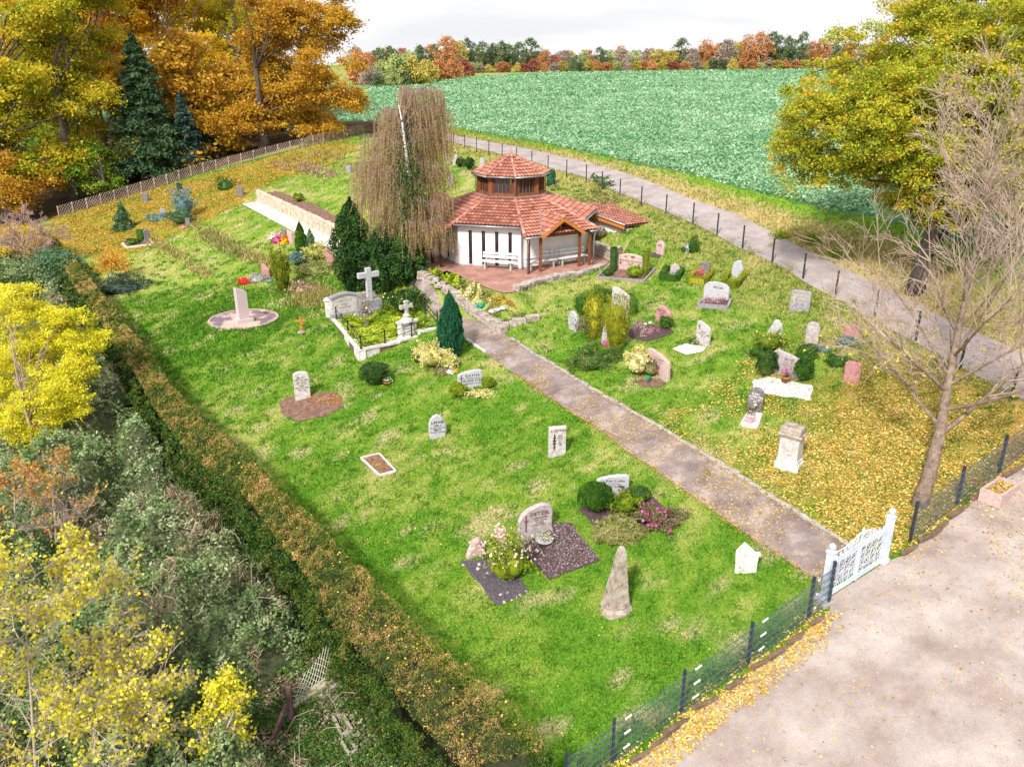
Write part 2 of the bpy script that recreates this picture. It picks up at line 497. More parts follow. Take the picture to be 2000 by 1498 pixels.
L['drygrass'] = leaf_mat('dry_grass_blade', [(.16, .22, .02), (.34, .32, .08), (.52, .42, .17), (.62, .48, .26)], .3)
L['litter'] = leaf_mat('fallen_yellow_leaf', [(.30, .16, .03), (.60, .36, .05), (.80, .56, .12), (.92, .74, .32)], .15, pos=[0, .3, .65, 1])
L['litter_brown'] = leaf_mat('fallen_orange_leaf', [(.26, .10, .02), (.46, .22, .03), (.60, .36, .05), (.66, .5, .12)], .15)
L['crop'] = leaf_mat('crop_leaf', [(.09, .25, .10), (.22, .43, .21), (.38, .58, .36), (.66, .78, .58)], .25, pos=[0, .35, .75, 1])
L['cover_lime'] = leaf_mat('lime_ground_cover_leaf', [(.14, .22, .01), (.32, .44, .015), (.48, .60, .03), (.6, .64, .10)], .25)
L['birch_leaf'] = leaf_mat('small_birch_leaf', [(.42, .32, .04), (.58, .48, .05), (.52, .52, .08)], .4)
L['birch_twig'] = leaf_mat('pinkish_weeping_twig', [(.38, .24, .19), (.56, .39, .32), (.70, .52, .44)], .3)
L['pinkflower'] = leaf_mat('pink_flower', [(.75, .42, .36), (.85, .60, .52), (.9, .75, .66)], .25)
L['magenta'] = leaf_mat('magenta_flower', [(.50, .03, .22), (.72, .06, .38), (.8, .2, .5)], .25)
L['redflower'] = leaf_mat('red_flower', [(.5, .015, .01), (.75, .03, .02), (.85, .1, .05)], .2)
L['whiteflower'] = leaf_mat('white_flower', [(.7, .68, .62), (.85, .84, .8)], .2)
L['yellowflower'] = leaf_mat('yellow_flower', [(.7, .5, .02), (.85, .72, .04)], .2)
L['heath_pink'] = leaf_mat('heath_pink', [(.32, .08, .12), (.6, .25, .32), (.8, .6, .6), (.85, .8, .75)], .2)
L['begonia'] = leaf_mat('red_pink_bedding', [(.12, .10, .02), (.5, .10, .08), (.72, .28, .25), (.8, .5, .4)], .2)
L['darkplant'] = leaf_mat('dark_red_green_leaf', [(.10, .08, .035), (.24, .16, .09), (.22, .30, .13)], .25)
L['silver'] = leaf_mat('silver_foliage', [(.22, .22, .22), (.40, .39, .40), (.55, .54, .54)], .2)
L['far_green'] = leaf_mat('far_dark_green', [(.06, .11, .045), (.13, .19, .08), (.22, .27, .12)], .15)
L['far_orange'] = leaf_mat('far_rust_orange', [(.38, .16, .06), (.58, .27, .10), (.68, .38, .15)], .2)
L['far_red'] = leaf_mat('far_dark_red', [(.26, .06, .05), (.42, .12, .09), (.52, .2, .14)], .2)
L['far_yellow'] = leaf_mat('far_olive_yellow', [(.34, .30, .06), (.56, .46, .09), (.66, .56, .15)], .2)
L['far_grey'] = leaf_mat('far_grey_brown', [(.28, .22, .18), (.42, .34, .28), (.52, .45, .37)], .2)
L['far_lime'] = leaf_mat('far_pale_green', [(.28, .36, .12), (.44, .50, .17), (.54, .58, .25)], .2)
L['tile'] = leaf_mat('clay_roof_tile', [(.13, .045, .03), (.34, .13, .09), (.50, .22, .16), (.62, .36, .29)], .0, pos=[0, .4, .72, 1], rough=.45)
L['scree'] = leaf_mat('bark_chip', [(.05, .03, .03), (.16, .10, .10), (.34, .26, .27), (.42, .36, .42)], 0)
L['tall_fir'] = leaf_mat('fir_needle', [(.03, .075, .035), (.07, .14, .06), (.13, .22, .09)], .2)
# ------------------------------------------------------------------ outlines on the ground
def GP(pts, dz=0.0):
    return np.array([tuple(G(x, y, dz))[:2] for x, y in pts])

def in_poly(P, poly):
    x, y = P[:, 0], P[:, 1]
    c = np.zeros(len(P), bool)
    n = len(poly); j = n - 1
    for i in range(n):
        xi, yi = poly[i]; xj, yj = poly[j]
        if yi != yj:
            c ^= ((yi > y) != (yj > y)) & (x < (xj - xi) * (y - yi) / (yj - yi) + xi)
        j = i
    return c

def resample(P, n):
    P = np.asarray(P, float)
    d = np.r_[0, np.cumsum(np.linalg.norm(np.diff(P, axis=0), axis=1))]
    t = np.linspace(0, d[-1], n)
    return np.stack([np.interp(t, d, P[:, k]) for k in range(P.shape[1])], 1)

def seg_dist(P, line):
    best = np.full(len(P), 1e9)
    for a, b in zip(line[:-1], line[1:]):
        ab = b - a
        t = np.clip(((P - a) @ ab) / (ab @ ab + 1e-9), 0, 1)
        best = np.minimum(best, np.linalg.norm(P - (a + t[:, None] * ab), axis=1))
    return best

ROAD_N = GP([(736, 244), (790, 254), (874, 277), (923, 289), (972, 301), (1035, 315), (1079, 331), (1141, 347), (1197, 373), (1267, 401), (1347, 435), (1384, 452), (1440, 484), (1489, 505), (1531, 525), (1576, 556), (1640, 588), (1680, 612), (1740, 645), (1850, 705), (2030, 800)])
ROAD_F = GP([(736, 239), (790, 247), (874, 263.6), (923, 272), (1000, 286), (1071, 301), (1141, 317), (1211, 336), (1281, 361), (1347, 389), (1440, 421), (1510, 456), (1563, 484), (1633, 519), (1680, 540), (1740, 570), (1850, 625), (2030, 705)])
PATH_L = GP([(770, 540), (809, 562), (835, 600), (870, 635), (904, 657), (950, 692), (977, 712), (1014, 737), (1048, 760), (1080, 782), (1120, 810), (1170, 838), (1226, 884), (1275, 915), (1300, 934), (1352, 968), (1400, 1004), (1440, 1032), (1480, 1060), (1523, 1088), (1579, 1123), (1612, 1150)])
PATH_R = GP([(800, 535), (830, 552), (860, 583), (905, 604), (938, 631), (980, 650), (1025, 683), (1100, 725), (1150, 757), (1224, 800), (1280, 832), (1375, 890), (1396, 902), (1452, 937), (1505, 975), (1552, 1001), (1592, 1028), (1648, 1063), (1700, 1098)])
FIELD_E = GP([(560, 232), (686, 236), (790, 240), (888, 250), (965, 265), (1070, 282), (1176, 305), (1246, 322), (1300, 331), (1388, 352), (1475, 378), (1545, 391), (1615, 410), (1738, 433), (1850, 470), (2050, 520)])
_ftl = GP([(715, 172), (770, 168.5)])
FIELD = np.vstack([FIELD_E, [[60, 60], [160, 160], [170, 253], [60, 253], [10, 252], [-8, 240], [-20, 215]], _ftl[::-1], [[-75, 190], [-90, 120]]])
HEDGE_R = GP([(92, 452), (140, 497), (175, 543), (210, 588), (252, 634), (287, 683), (315, 725), (368, 788), (420, 834), (490, 893), (541, 950), (596, 998), (700, 1100), (785, 1186), (875, 1272), (969, 1347), (1044, 1411), (1078, 1465)], 1.7)
HEDGE_L = GP([(80, 458), (119, 511), (150, 568), (196, 627), (224, 676), (266, 732), (294, 785), (333, 841), (382, 900), (438, 932), (494, 987), (556, 1070), (600, 1125), (651, 1220), (725, 1295), (774, 1355), (837, 1430), (905, 1500)], 1.7)
KERB = GP([(1170, 1545), (1240, 1490), (1300, 1443), (1352, 1395), (1420, 1351), (1500, 1291), (1555, 1251), (1619, 1195)])
KERB2 = GP([(1759, 1088), (1819, 1048), (1899, 980), (1960, 935), (2060, 870)])
COURT = np.vstack([KERB, GP([(1625, 1165), (1730, 1098)]), KERB2, [[22, 19], [22, 6], [0, 6]]])
LATT = GP([(116, 424), (175, 407), (245, 386), (315, 365), (386, 341), (456, 324), (526, 306), (596, 289), (673, 271), (712, 262)])
LAWN = np.vstack([HEDGE_R, KERB, GP([(1625, 1165), (1730, 1098)]), KERB2, ROAD_N[::-1], LATT[::-1]])
LIT_Y = GP([(1255, 870), (1400, 880), (1500, 850), (1570, 790), (1600, 730), (1660, 690), (1760, 680), (2030, 720), (2060, 870), (1960, 935), (1899, 980), (1760, 1085), (1660, 1065), (1560, 1005), (1450, 935)])
LIT_Y2 = GP([(1480, 900), (1560, 850), (1620, 800), (1700, 720), (2030, 760), (2060, 870), (1899, 985), (1740, 1085), (1640, 1040), (1520, 975)])
LIT_O = GP([(105, 425), (315, 366), (526, 308), (673, 273), (700, 290), (640, 325), (560, 345), (490, 375), (470, 400), (400, 430), (300, 480), (235, 500), (180, 495), (130, 500), (95, 455)])
MONU = G(476, 624)

# ------------------------------------------------------------------ ground
f_dry = Field(11, 7.0, 5, 2)
f_fine = Field(12, 1.6, 4, 2)
f_mid = Field(15, .55, 3, 2)
f_jit = [Field(13, 1.5, 3, 2), Field(14, 1.5, 3, 2)]
def lerp3(c, d, w): return c * (1 - w[:, None]) + np.array(d)[None, :] * w[:, None]
def dryness(P):
    d = .38 + .11 * f_dry(P) + .11 * f_fine(P) + .09 * f_mid(P)
    r = np.hypot(P[:, 0] - MONU.x, (P[:, 1] - MONU.y))
    d -= .5 * np.exp(-((r - 3.0) / 1.6) ** 2)
    # trodden and mossy spots
    return np.clip(d + .10 * sstep(-2, 4, P[:, 0] - np.interp(P[:, 1], PATH_R[::-1, 1], PATH_R[::-1, 0])) + .12 * sstep(40, 60, P[:, 1]) - .10 * sstep(32, 18, P[:, 1]), 0, 1)

def ground_colour(P):
    J = P + np.stack([f_jit[0](P), f_jit[1](P)], 1) * .38
    d = dryness(P)
    c = np.zeros((len(P), 3)) + np.array([.11, .24, .018])
    c = lerp3(c, (.19, .29, .035), sstep(.25, .5, d))
    c = lerp3(c, (.36, .36, .11), sstep(.5, .85, d))
    bare = sstep(1.45, 2.1, f_fine(P + 31.0) + .35 * f_dry(P * 2.0)) * .8
    c = lerp3(c, (.48, .38, .22), bare)
    inlawn = in_poly(P, LAWN)
    out = ~inlawn
    r = P[:, 1]
    # meadow and verge between road and field, all other country
    c[out] = lerp3(c, (.34, .31, .10), np.clip(.6 + .3 * f_dry(P), 0, 1))[out]
    dr = seg_dist(P, ROAD_F); de = seg_dist(P, FIELD_E)
    v = out & (P[:, 0] > -25)
    w = np.clip(sstep(2.6, 1.2, de + .5 * f_fine(P)), 0, 1)
    c[v] = lerp3(c, (.18, .34, .02), w)[v]
    w = np.clip(sstep(3.2, 1.0, dr + .7 * f_fine(P)) * .8, 0, 1) * (P[:, 1] < 75)
    c[v] = lerp3(c, (.50, .36, .18), w)[v]
    # bank on the graveyard side of the road
    dn = seg_dist(P, ROAD_N)
    w = sstep(3.4, 1.0, dn + .9 * f_fine(P)) * .55
    c[inlawn] = lerp3(c, (.42, .33, .14), w)[inlawn]
    lo = in_poly(J, LIT_O)
    c[lo] = lerp3(c, (.42, .25, .035), np.clip(.78 + .22 * f_fine(P), 0, 1))[lo]
    ly = in_poly(J, LIT_Y)
    c[ly] = lerp3(c, (.42, .30, .07), np.full(len(P), .45))[ly]
    ly = in_poly(J, LIT_Y2)
    c[ly] = lerp3(c, (.48, .31, .09), np.full(len(P), .8))[ly]
    # forest floor beyond the lattice fence and the wild strip left of the hedge
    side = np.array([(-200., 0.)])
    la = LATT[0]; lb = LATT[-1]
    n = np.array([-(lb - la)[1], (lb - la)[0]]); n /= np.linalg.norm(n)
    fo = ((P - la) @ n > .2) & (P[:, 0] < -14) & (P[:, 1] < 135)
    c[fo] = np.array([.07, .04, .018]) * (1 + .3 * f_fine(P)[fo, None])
    ha = HEDGE_R[-1]; hb = HEDGE_R[0]
    n = np.array([-(hb - ha)[1], (hb - ha)[0]]); n /= np.linalg.norm(n)
    fo2 = ((P - ha) @ n > -.8) & (P[:, 0] < 1) & (~inlawn) & (~fo)
    c[fo2] = np.array([.09, .09, .04]) * (1 + .4 * f_fine(P)[fo2, None])
    fi = in_poly(P + (J - P) * .5, FIELD)
    c[fi] = (np.array([.08, .19, .08]) * (1 + .06 * f_fine(P)[fi, None]))
    return np.clip(c, 0, 1)

def axis(parts):
    a = []
    for lo, hi, st in parts:
        a += list(np.arange(lo, hi, st))
    a.append(parts[-1][1])
    return np.array(a)
ax = axis([(-3000, -600, 400), (-600, -200, 40), (-200, -80, 6), (-80, -40, 1.5), (-40, 24, .4), (24, 60, 1.5), (60, 200, 6), (200, 600, 40), (600, 3000, 400)])
ay = axis([(-60, 4, 8), (4, 12, 1), (12, 60, .4), (60, 100, .7), (100, 280, 3), (280, 600, 20), (600, 4000, 400)])
X, Y = np.meshgrid(ax, ay)
nx, ny = len(ax), len(ay)
PP = np.stack([X.ravel(), Y.ravel()], 1)
ZZ = hgt(PP[:, 0], PP[:, 1])
uneven = (np.abs(PP[:, 0]) < 60) & (PP[:, 1] < 110)
f_lump = Field(21, 2.5, 3, 2)
def lump(P):
    """small unevenness of the turf, none under hard surfaces"""
    w = sstep(.2, 1.2, seg_dist(P, (PATH_L + 0)[::3]) ) 
    return .03 * f_lump(P) * w
idx = np.arange(nx * ny).reshape(ny, nx)
Fq = np.stack([idx[:-1, :-1].ravel(), idx[:-1, 1:].ravel(), idx[1:, 1:].ravel(), idx[1:, :-1].ravel()], 1)
GC = ground_colour(PP)

def ground_mat():
    m, nt = new_mat('turf_and_soil')
    at = nt.nodes.new('ShaderNodeAttribute'); at.attribute_name = 'gcol'
    geo = nt.nodes.new('ShaderNodeNewGeometry')
    n1 = nt.nodes.new('ShaderNodeTexNoise'); n1.inputs['Scale'].default_value = 14; n1.inputs['Detail'].default_value = 8; n1.inputs['Roughness'].default_value = .75
    n2 = nt.nodes.new('ShaderNodeTexNoise'); n2.inputs['Scale'].default_value = 1.1; n2.inputs['Detail'].default_value = 6
    for n in (n1, n2): nt.links.new(geo.outputs['Position'], n.inputs['Vector'])
    r1 = ramp(nt, [(.30, .36, .28), (.95, 1, .9), (1.8, 1.6, 1.7)], [.33, .5, .68])
    r2 = ramp(nt, [(.75, .9, .7), (1.25, 1.1, 1.3)], [.35, .65])
    nt.links.new(n1.outputs['Fac'], r1.inputs[0]); nt.links.new(n2.outputs['Fac'], r2.inputs[0])
    a = nt.nodes.new('ShaderNodeMixRGB'); a.blend_type = 'MULTIPLY'; a.inputs[0].default_value = .85
    b = nt.nodes.new('ShaderNodeMixRGB'); b.blend_type = 'MULTIPLY'; b.inputs[0].default_value = .6
    nt.links.new(at.outputs['Color'], a.inputs[1]); nt.links.new(r1.outputs[0], a.inputs[2])
    nt.links.new(a.outputs[0], b.inputs[1]); nt.links.new(r2.outputs[0], b.inputs[2])
    d = nt.nodes.new('ShaderNodeBsdfPrincipled'); d.inputs['Roughness'].default_value = .9; d.inputs['Specular IOR Level'].default_value = .1
    nt.links.new(b.outputs[0], d.inputs['Base Color'])
    bp = nt.nodes.new('ShaderNodeBump'); bp.inputs['Strength'].default_value = .8; bp.inputs['Distance'].default_value = .05
    nt.links.new(n1.outputs['Fac'], bp.inputs['Height']); nt.links.new(bp.outputs[0], d.inputs['Normal'])
    o = nt.nodes.new('ShaderNodeOutputMaterial'); nt.links.new(d.outputs[0], o.inputs['Surface'])
    return m
me = np_mesh('ground', np.column_stack([PP, ZZ]), Fq, ground_mat(), smooth=True)
a = me.attributes.new('gcol', 'FLOAT_COLOR', 'POINT')
a.data.foreach_set('color', np.column_stack([GC, np.ones(len(GC))]).astype(np.float32).ravel())
tag(link('ground', me), 'sloping turf of the graveyard and the country round it', kind='structure')

# ------------------------------------------------------------------ hard surfaces draped on the ground
def strip(name, A, B, n, m, mat, dz, label):
    A = resample(A, n); B = resample(B, n)
    V = []; Fc = []
    for i in range(n):
        for j in range(m + 1):
            p = A[i] + (B[i] - A[i]) * j / m
            V.append((p[0], p[1], float(hgt(p[0], p[1])) + dz))
    for i in range(n - 1):
        for j in range(m):
            k = i * (m + 1) + j
            Fc.append((k, k + 1, k + m + 2, k + m + 1))
    me = np_mesh(name, V, Fc, mat, smooth=True)
    return tag(link(name, me), label, kind='structure')

def hard_mat(name, cols, scale, pos, stain, stain_t, fine=60, bump=.35):
    return rock_mat(name, cols, scale, bump, .9, pos=pos, fine=fine, spots=stain, spot_scale=1.3, spot_t=stain_t, spec=.1)
M['path'] = hard_mat('worn_path', [(.16, .125, .12), (.27, .215, .205), (.44, .38, .35)], 1.1, [.3, .5, .7], (.16, .13, .05), .66)
M['road'] = hard_mat('field_road', [(.28, .23, .225), (.37, .315, .31), (.46, .41, .39)], .9, [.3, .5, .7], (.24, .21, .09), .66)
M['court'] = hard_mat('fine_gravel_court', [(.27, .205, .18), (.41, .34, .31), (.55, .48, .445)], .7, [.28, .5, .72], (.20, .16, .09), .72, 60, .9)
strip('path', PATH_L, PATH_R, 220, 12, M['path'], .03, 'grey worn path from the white gate to the chapel')
strip('road', ROAD_N, ROAD_F, 160, 5, M['road'], .04, 'narrow grey road between graveyard fence and field verge')

def sheet(name, poly, mat, dz, step, label, kind='structure', parent=None, zfun=None, rag=0.0):
    """polygon filled with a fine grid and clipped to its outline"""
    poly = np.asarray(poly, float)
    bm_v = []; bm_f = []
    x0, y0 = poly.min(0); x1, y1 = poly.max(0)
    import bmesh
    bm = bmesh.new()
    ring = []
    n = len(poly)
    for i in range(n):
        a = poly[i]; b = poly[(i + 1) % n]
        k = max(1, int(np.linalg.norm(b - a) / step)) if rag else 1
        for j in range(k):
            p = a + (b - a) * j / k
            if rag: p = p + rng.normal(size=2) * rag
            ring.append(bm.verts.new((p[0], p[1], 0)))
    f = bm.faces.new(ring)
    bmesh.ops.triangulate(bm, faces=[f])
    for ax_, lo, hi in ((0, x0, x1), (1, y0, y1)):
        c = lo + step
        while c < hi:
            co = (c, 0, 0) if ax_ == 0 else (0, c, 0)
            no = (1, 0, 0) if ax_ == 0 else (0, 1, 0)
            bmesh.ops.bisect_plane(bm, geom=bm.verts[:] + bm.edges[:] + bm.faces[:], plane_co=co, plane_no=no)
            c += step
    zf = zfun or (lambda x, y: float(hgt(x, y)))
    for v in bm.verts: v.co.z = zf(v.co.x, v.co.y) + dz
    for f in bm.faces:
        if f.normal.z < 0: f.normal_flip()
    me = bpy.data.meshes.new(name); bm.to_mesh(me); bm.free()
    me.polygons.foreach_set('use_smooth', [True] * len(me.polygons))
    me.materials.append(mat)
    o = link(name, me, parent)
    return tag(o, label, kind=kind) if kind else (tag(o, label) if label else o)
sheet('forecourt', COURT, M['court'], .025, 1.0, 'pinkish grey gravel forecourt outside the white gate')

# ------------------------------------------------------------------ leaves, blades, crowns as arrays
def quads(P, size, up=0.0, aspect=.6, dirs=None, flat=False):
    """one rhombic leaf at each point"""
    n = len(P)
    size = np.broadcast_to(np.asarray(size, float), (n,))
    if flat:
        a = rng.uniform(0, 6.283, n)
        A = np.stack([np.cos(a), np.sin(a), rng.normal(0, .25, n)], 1)
        B = np.stack([-np.sin(a), np.cos(a), rng.normal(0, .25, n)], 1)
    elif dirs is not None:
        A = dirs / (np.linalg.norm(dirs, axis=1, keepdims=True) + 1e-9)
        t = rng.normal(size=(n, 3))
        B = np.cross(A, t); B /= np.linalg.norm(B, axis=1, keepdims=True) + 1e-9
    else:
        A = rng.normal(size=(n, 3)); A[:, 2] = A[:, 2] * (1 - min(up, .8)) if up >= 0 else A[:, 2]
        A /= np.linalg.norm(A, axis=1, keepdims=True)
        t = rng.normal(size=(n, 3)); t[:, 2] *= (1 - min(up, .9))
        B = np.cross(A, np.cross(A, t)); B /= np.linalg.norm(B, axis=1, keepdims=True) + 1e-9
    A = A * size[:, None] * .5; B = B * size[:, None] * .5 * aspect
    V = np.stack([P - A, P - B, P + A, P + B], 1).reshape(-1, 3)
    return V, np.arange(4 * n, dtype=np.int32).reshape(n, 4)

def leaf_obj(name, P, size, mat, parent=None, rnd=None, **k):
    V, Fc = quads(np.asarray(P, float), size, **k)
    if rnd is None: rnd = rng.uniform(0, 1, len(P))
    return link(name, np_mesh(name, V, Fc, mat, rnd), parent)

def clump_rnd(ids, P, spread=.28, seed=0, lowf=None):
    """leaf colour number: part clump, part leaf"""
    g = np.random.default_rng(seed + 5)
    base = g.normal(.5, .2, int(ids.max()) + 1)[ids]
    return np.clip(base + rng.normal(0, spread, len(ids)), 0, 1)

def sphere_dirs(n):
    d = rng.normal(size=(n, 3)); return d / np.linalg.norm(d, axis=1, keepdims=True)

def poly_scatter(poly, n):
    """n random points inside a ground outline"""
    lo = poly.min(0); hi = poly.max(0); out = []
    got = 0
    while got < n:
        P = rng.uniform(lo, hi, (n * 2, 2)); P = P[in_poly(P, poly)]
        out.append(P); got += len(P)
        if len(P) == 0: break
    return np.vstack(out)[:n]

def wedge(n, y0, y1, p=1.0, wide=.66):
    """points in the country in front of the camera; density falls with distance^p"""
    if abs(p - 1) < 1e-3:
        y = y0 * (y1 / y0) ** rng.uniform(0, 1, n) if False else rng.uniform(0, 1, n)
        y = y0 + (y1 - y0) * y
    else:
        q = 2 - p
        u = rng.uniform(0, 1, n)
        y = (y0 ** q + u * (y1 ** q - y0 ** q)) ** (1 / q) if abs(q) > 1e-3 else y0 * (y1 / y0) ** u
    x = rng.uniform(-wide, wide, n) * y
    return np.stack([x, y], 1)

# ------------------------------------------------------------------ the chapel
chapel = empty('chapel', CH, 0, 'white eight-sided chapel with red tiled roof, glazed timber lantern and open porch', 'chapel')
A0 = -83.0
def oc(r, k, z=0.0):
    t = R(A0 + 45 * k)
    return Vector((r * math.cos(t), r * math.sin(t), z))
RW, WH = 4.85, 2.52          # wall radius, wall height
RL = 1.98                    # lantern radius
SL = .367                    # roof slope
RE = 5.25
Z_E = 2.45                   # eave height at RE
ZTOP = Z_E + SL * (RE - RL) * math.cos(R(22.5)) + .0
def roof_z(apo): return Z_E + SL * (RE * math.cos(R(22.5)) - apo)

def wall_slab(mb, a, b, z0, z1, th=.25, z1b=None):
    """upright wall from a to b, thickness inwards (to the left of a->b)"""
    a = Vector((a[0], a[1], 0)); b = Vector((b[0], b[1], 0))
    d = (b - a).normalized(); nrm = Vector((-d.y, d.x, 0)) * th
    z1b = z1 if z1b is None else z1b
    P = [a, b, b + nrm, a + nrm]
    mb.prism([(p.x, p.y) for p in P], [z0] * 4, [z1, z1b, z1b, z1])

def wall_face(k, holes=()):
    """one side of the octagon, with window holes (u0,u1,z0,z1) measured along it"""
    mb = MB()
    a = oc(RW, k); b = oc(RW, k + 1); d = (b - a); Lg = d.length; d.normalize()
    us = [0]; 
    for h in holes:
        wall_slab(mb, a + d * us[-1], a + d * h[0], -.3, WH)
        wall_slab(mb, a + d * h[0], a + d * h[1], -.3, h[2])
        wall_slab(mb, a + d * h[0], a + d * h[1], h[3], WH)
        us.append(h[1])
    wall_slab(mb, a + d * us[-1], b, -.3, WH)
    mb.build('wall', M['plaster'], chapel)
    return a, d, Lg
slits = [(.62 + i * .78, .62 + i * .78 + .21, .12, 2.05) for i in range(4)]
a0, d0, Lf = wall_face(-1, slits)
for k in (0, 1, 2, 3, 4, 5): wall_face(k)
wall_face(-2, [(1.0, 1.25, .2, 2.0), (2.2, 2.45, .2, 2.0)])
def slit_window(a, d, h):
    n = Vector((d.y, -d.x, 0))
    p = a + d * h[0] - n * .06
    w = MB()
    for (u0, u1, z0, z1) in ((0, .035, 0, h[3] - h[2]), (h[1] - h[0] - .035, h[1] - h[0], 0, h[3] - h[2]), (.035, h[1] - h[0] - .035, 0, .05), (.035, h[1] - h[0] - .035, h[3] - h[2] - .05, h[3] - h[2])):
        c = p + d * (u0 + u1) / 2; w.box((c.x, c.y, h[2] + (z0 + z1) / 2), (u1 - u0, .08, z1 - z0), math.atan2(d.y, d.x))
    f = w.build('window', M['wood_dark'], chapel)
    g = MB(); c = p + d * (h[1] - h[0]) / 2 - n * .02
    g.box((c.x, c.y, (h[2] + h[3]) / 2), (h[1] - h[0] - .07, .02, h[3] - h[2] - .1), math.atan2(d.y, d.x))
    g.build('pane', M['glass'], f)
    s = MB(); c = p + d * (h[1] - h[0]) / 2 + n * .07
    s.box((c.x, c.y, h[2] - .03), (h[1] - h[0] + .04, .12, .05), math.atan2(d.y, d.x))
    s.build('sill', M['mauve_stone'], f)
for h in slits: slit_window(a0, d0, h)
a2 = oc(RW, -2); d2 = (oc(RW, -1) - a2).normalized()
for h in [(1.0, 1.25, .2, 2.0), (2.2, 2.45, .2, 2.0)]: slit_window(a2, d2, h)

# plinth of rough stone under the walls
pm = MB()
for k in range(8):
    a = oc(RW + .05, k); b = oc(RW + .05, k + 1)
    wall_slab(pm, a, b, -.35, .1, .04)
pm.build('plinth', M['mauve_stone'], chapel)

def tile_roof(name, o, ux, dn, s0, s1, xl, xr, parent, row=.33, col=.22, mat=None, thick=.05):
    """pantiles laid in rows. o: origin; ux: unit along the eave; dn: unit down the slope;
    xl(s), xr(s): the left and right limits at slope distance s"""
    ux = Vector(ux); dn = Vector(dn); nrm = ux.cross(dn)
    if nrm.z < 0: nrm = -nrm
    V = []; Fc = []; Rn = []
    nrow = max(1, int(round((s1 - s0) / row))); row = (s1 - s0) / nrow
    sub = 4
    x_min = min(xl(s0), xl(s1)); x_max = max(xr(s0), xr(s1))
    i0 = int(math.floor(x_min / col)); i1 = int(math.ceil(x_max / col))
    prof = [0, .03, .065, .03]
    g = random.Random(5)
    for j in range(nrow):
        sa = s0 + j * row; sb = sa + row + .02
        for i in range(i0, i1):
            rr = g.gauss(.52, .13)
            for q in range(sub):
                xa = (i + q / sub) * col; xb = (i + (q + 1) / sub) * col
                ha = prof[q]; hb = prof[(q + 1) % sub]
                pts = []
                ok = False
                for s, lift in ((sa, 0.0), (sb, .06)):
                    l, r = xl(min(s, s1)), xr(min(s, s1))
                    ca = min(max(xa, l), r); cb = min(max(xb, l), r)
                    if cb - ca > 1e-3: ok = True
                    pts.append((Vector(o) + ux * ca + dn * s + nrm * (ha + lift), Vector(o) + ux * cb + dn * s + nrm * (hb + lift)))
                if not ok: continue
                b = len(V)
                V += [pts[0][0], pts[0][1], pts[1][1], pts[1][0], pts[1][0] - nrm * .05, pts[1][1] - nrm * .05]
                Fc += [(b, b + 3, b + 2, b + 1), (b + 3, b + 4, b + 5, b + 2)]
                Rn += [min(1, max(0, rr)), min(1, max(0, rr - .7))]
    # solid deck just under the tiles
    me = np_mesh(name, np.array([tuple(v) for v in V]), np.array(Fc), mat or L['tile'], Rn)
    ob = link(name, me, parent)
    dk = MB()
    q = [Vector(o) + ux * xl(s0) + dn * s0, Vector(o) + ux * xr(s0) + dn * s0, Vector(o) + ux * xr(s1) + dn * s1, Vector(o) + ux * xl(s1) + dn * s1]
    top = [p - nrm * .012 for p in q]; bot = [p - nrm * (.012 + thick) for p in q]
    dk.add(top + bot, [(0, 3, 2, 1), (4, 5, 6, 7), (0, 1, 5, 4), (1, 2, 6, 5), (2, 3, 7, 6), (3, 0, 4, 7)])
    dk.build('roof_boarding', M['wood'], ob)
    return ob

def ridge_tiles(a, b, parent, rad=.10, step=.34):
    a = Vector(a); b = Vector(b); n = max(1, int((b - a).length / step)); mb = MB()
    for i in range(n):
        p = a + (b - a) * (i / n); q = a + (b - a) * ((i + 1.12) / n)
        mb.tube([p, q], [rad * .82, rad * 1.08], 8, True, min(1, max(0, random.gauss(.62, .2))))
    return mb.build('ridge_tiles', L['tile'], parent, True)

def facet(k, r0, z0, r1, z1, name='roof', r1b=None):
    """octagon roof side between radius r0 (height z0) and r1 (height z1)"""
    c = math.cos(R(22.5)); s_ = math.sin(R(22.5))
    t = R(A0 + 45 * k + 22.5)
    out = Vector((math.cos(t), math.sin(t), 0)); ux = Vector((-math.sin(t), math.cos(t), 0))
    p0 = out * r0 * c + Vector((0, 0, z0)); p1 = out * r1 * c + Vector((0, 0, z1))
    dn = (p1 - p0); S = dn.length; dn.normalize()
    w0 = r0 * s_; w1 = r1 * s_
    return tile_roof(name, p0, ux, dn, 0, S, lambda s: -(w0 + (w1 - w0) * s / S), lambda s: w0 + (w1 - w0) * s / S, chapel)

c225 = math.cos(R(22.5))
zL = roof_z(RL * c225)
RP = 6.30
zP = roof_z(RP * c225)
for k in range(8):
    if k == 0: facet(k, RL, zL, RP, zP)
    elif k == 6: facet(k, RL, zL, RP, zP)
    else: facet(k, RL, zL, RE, Z_E)
for k in range(8):
    r1 = RP if k in (0, 1, 6, 7) else RE
    ridge_tiles(oc(RL - .02, k, zL + .04), oc(r1 + .05, k, roof_z((r1 + .05) * c225) + .05), chapel)

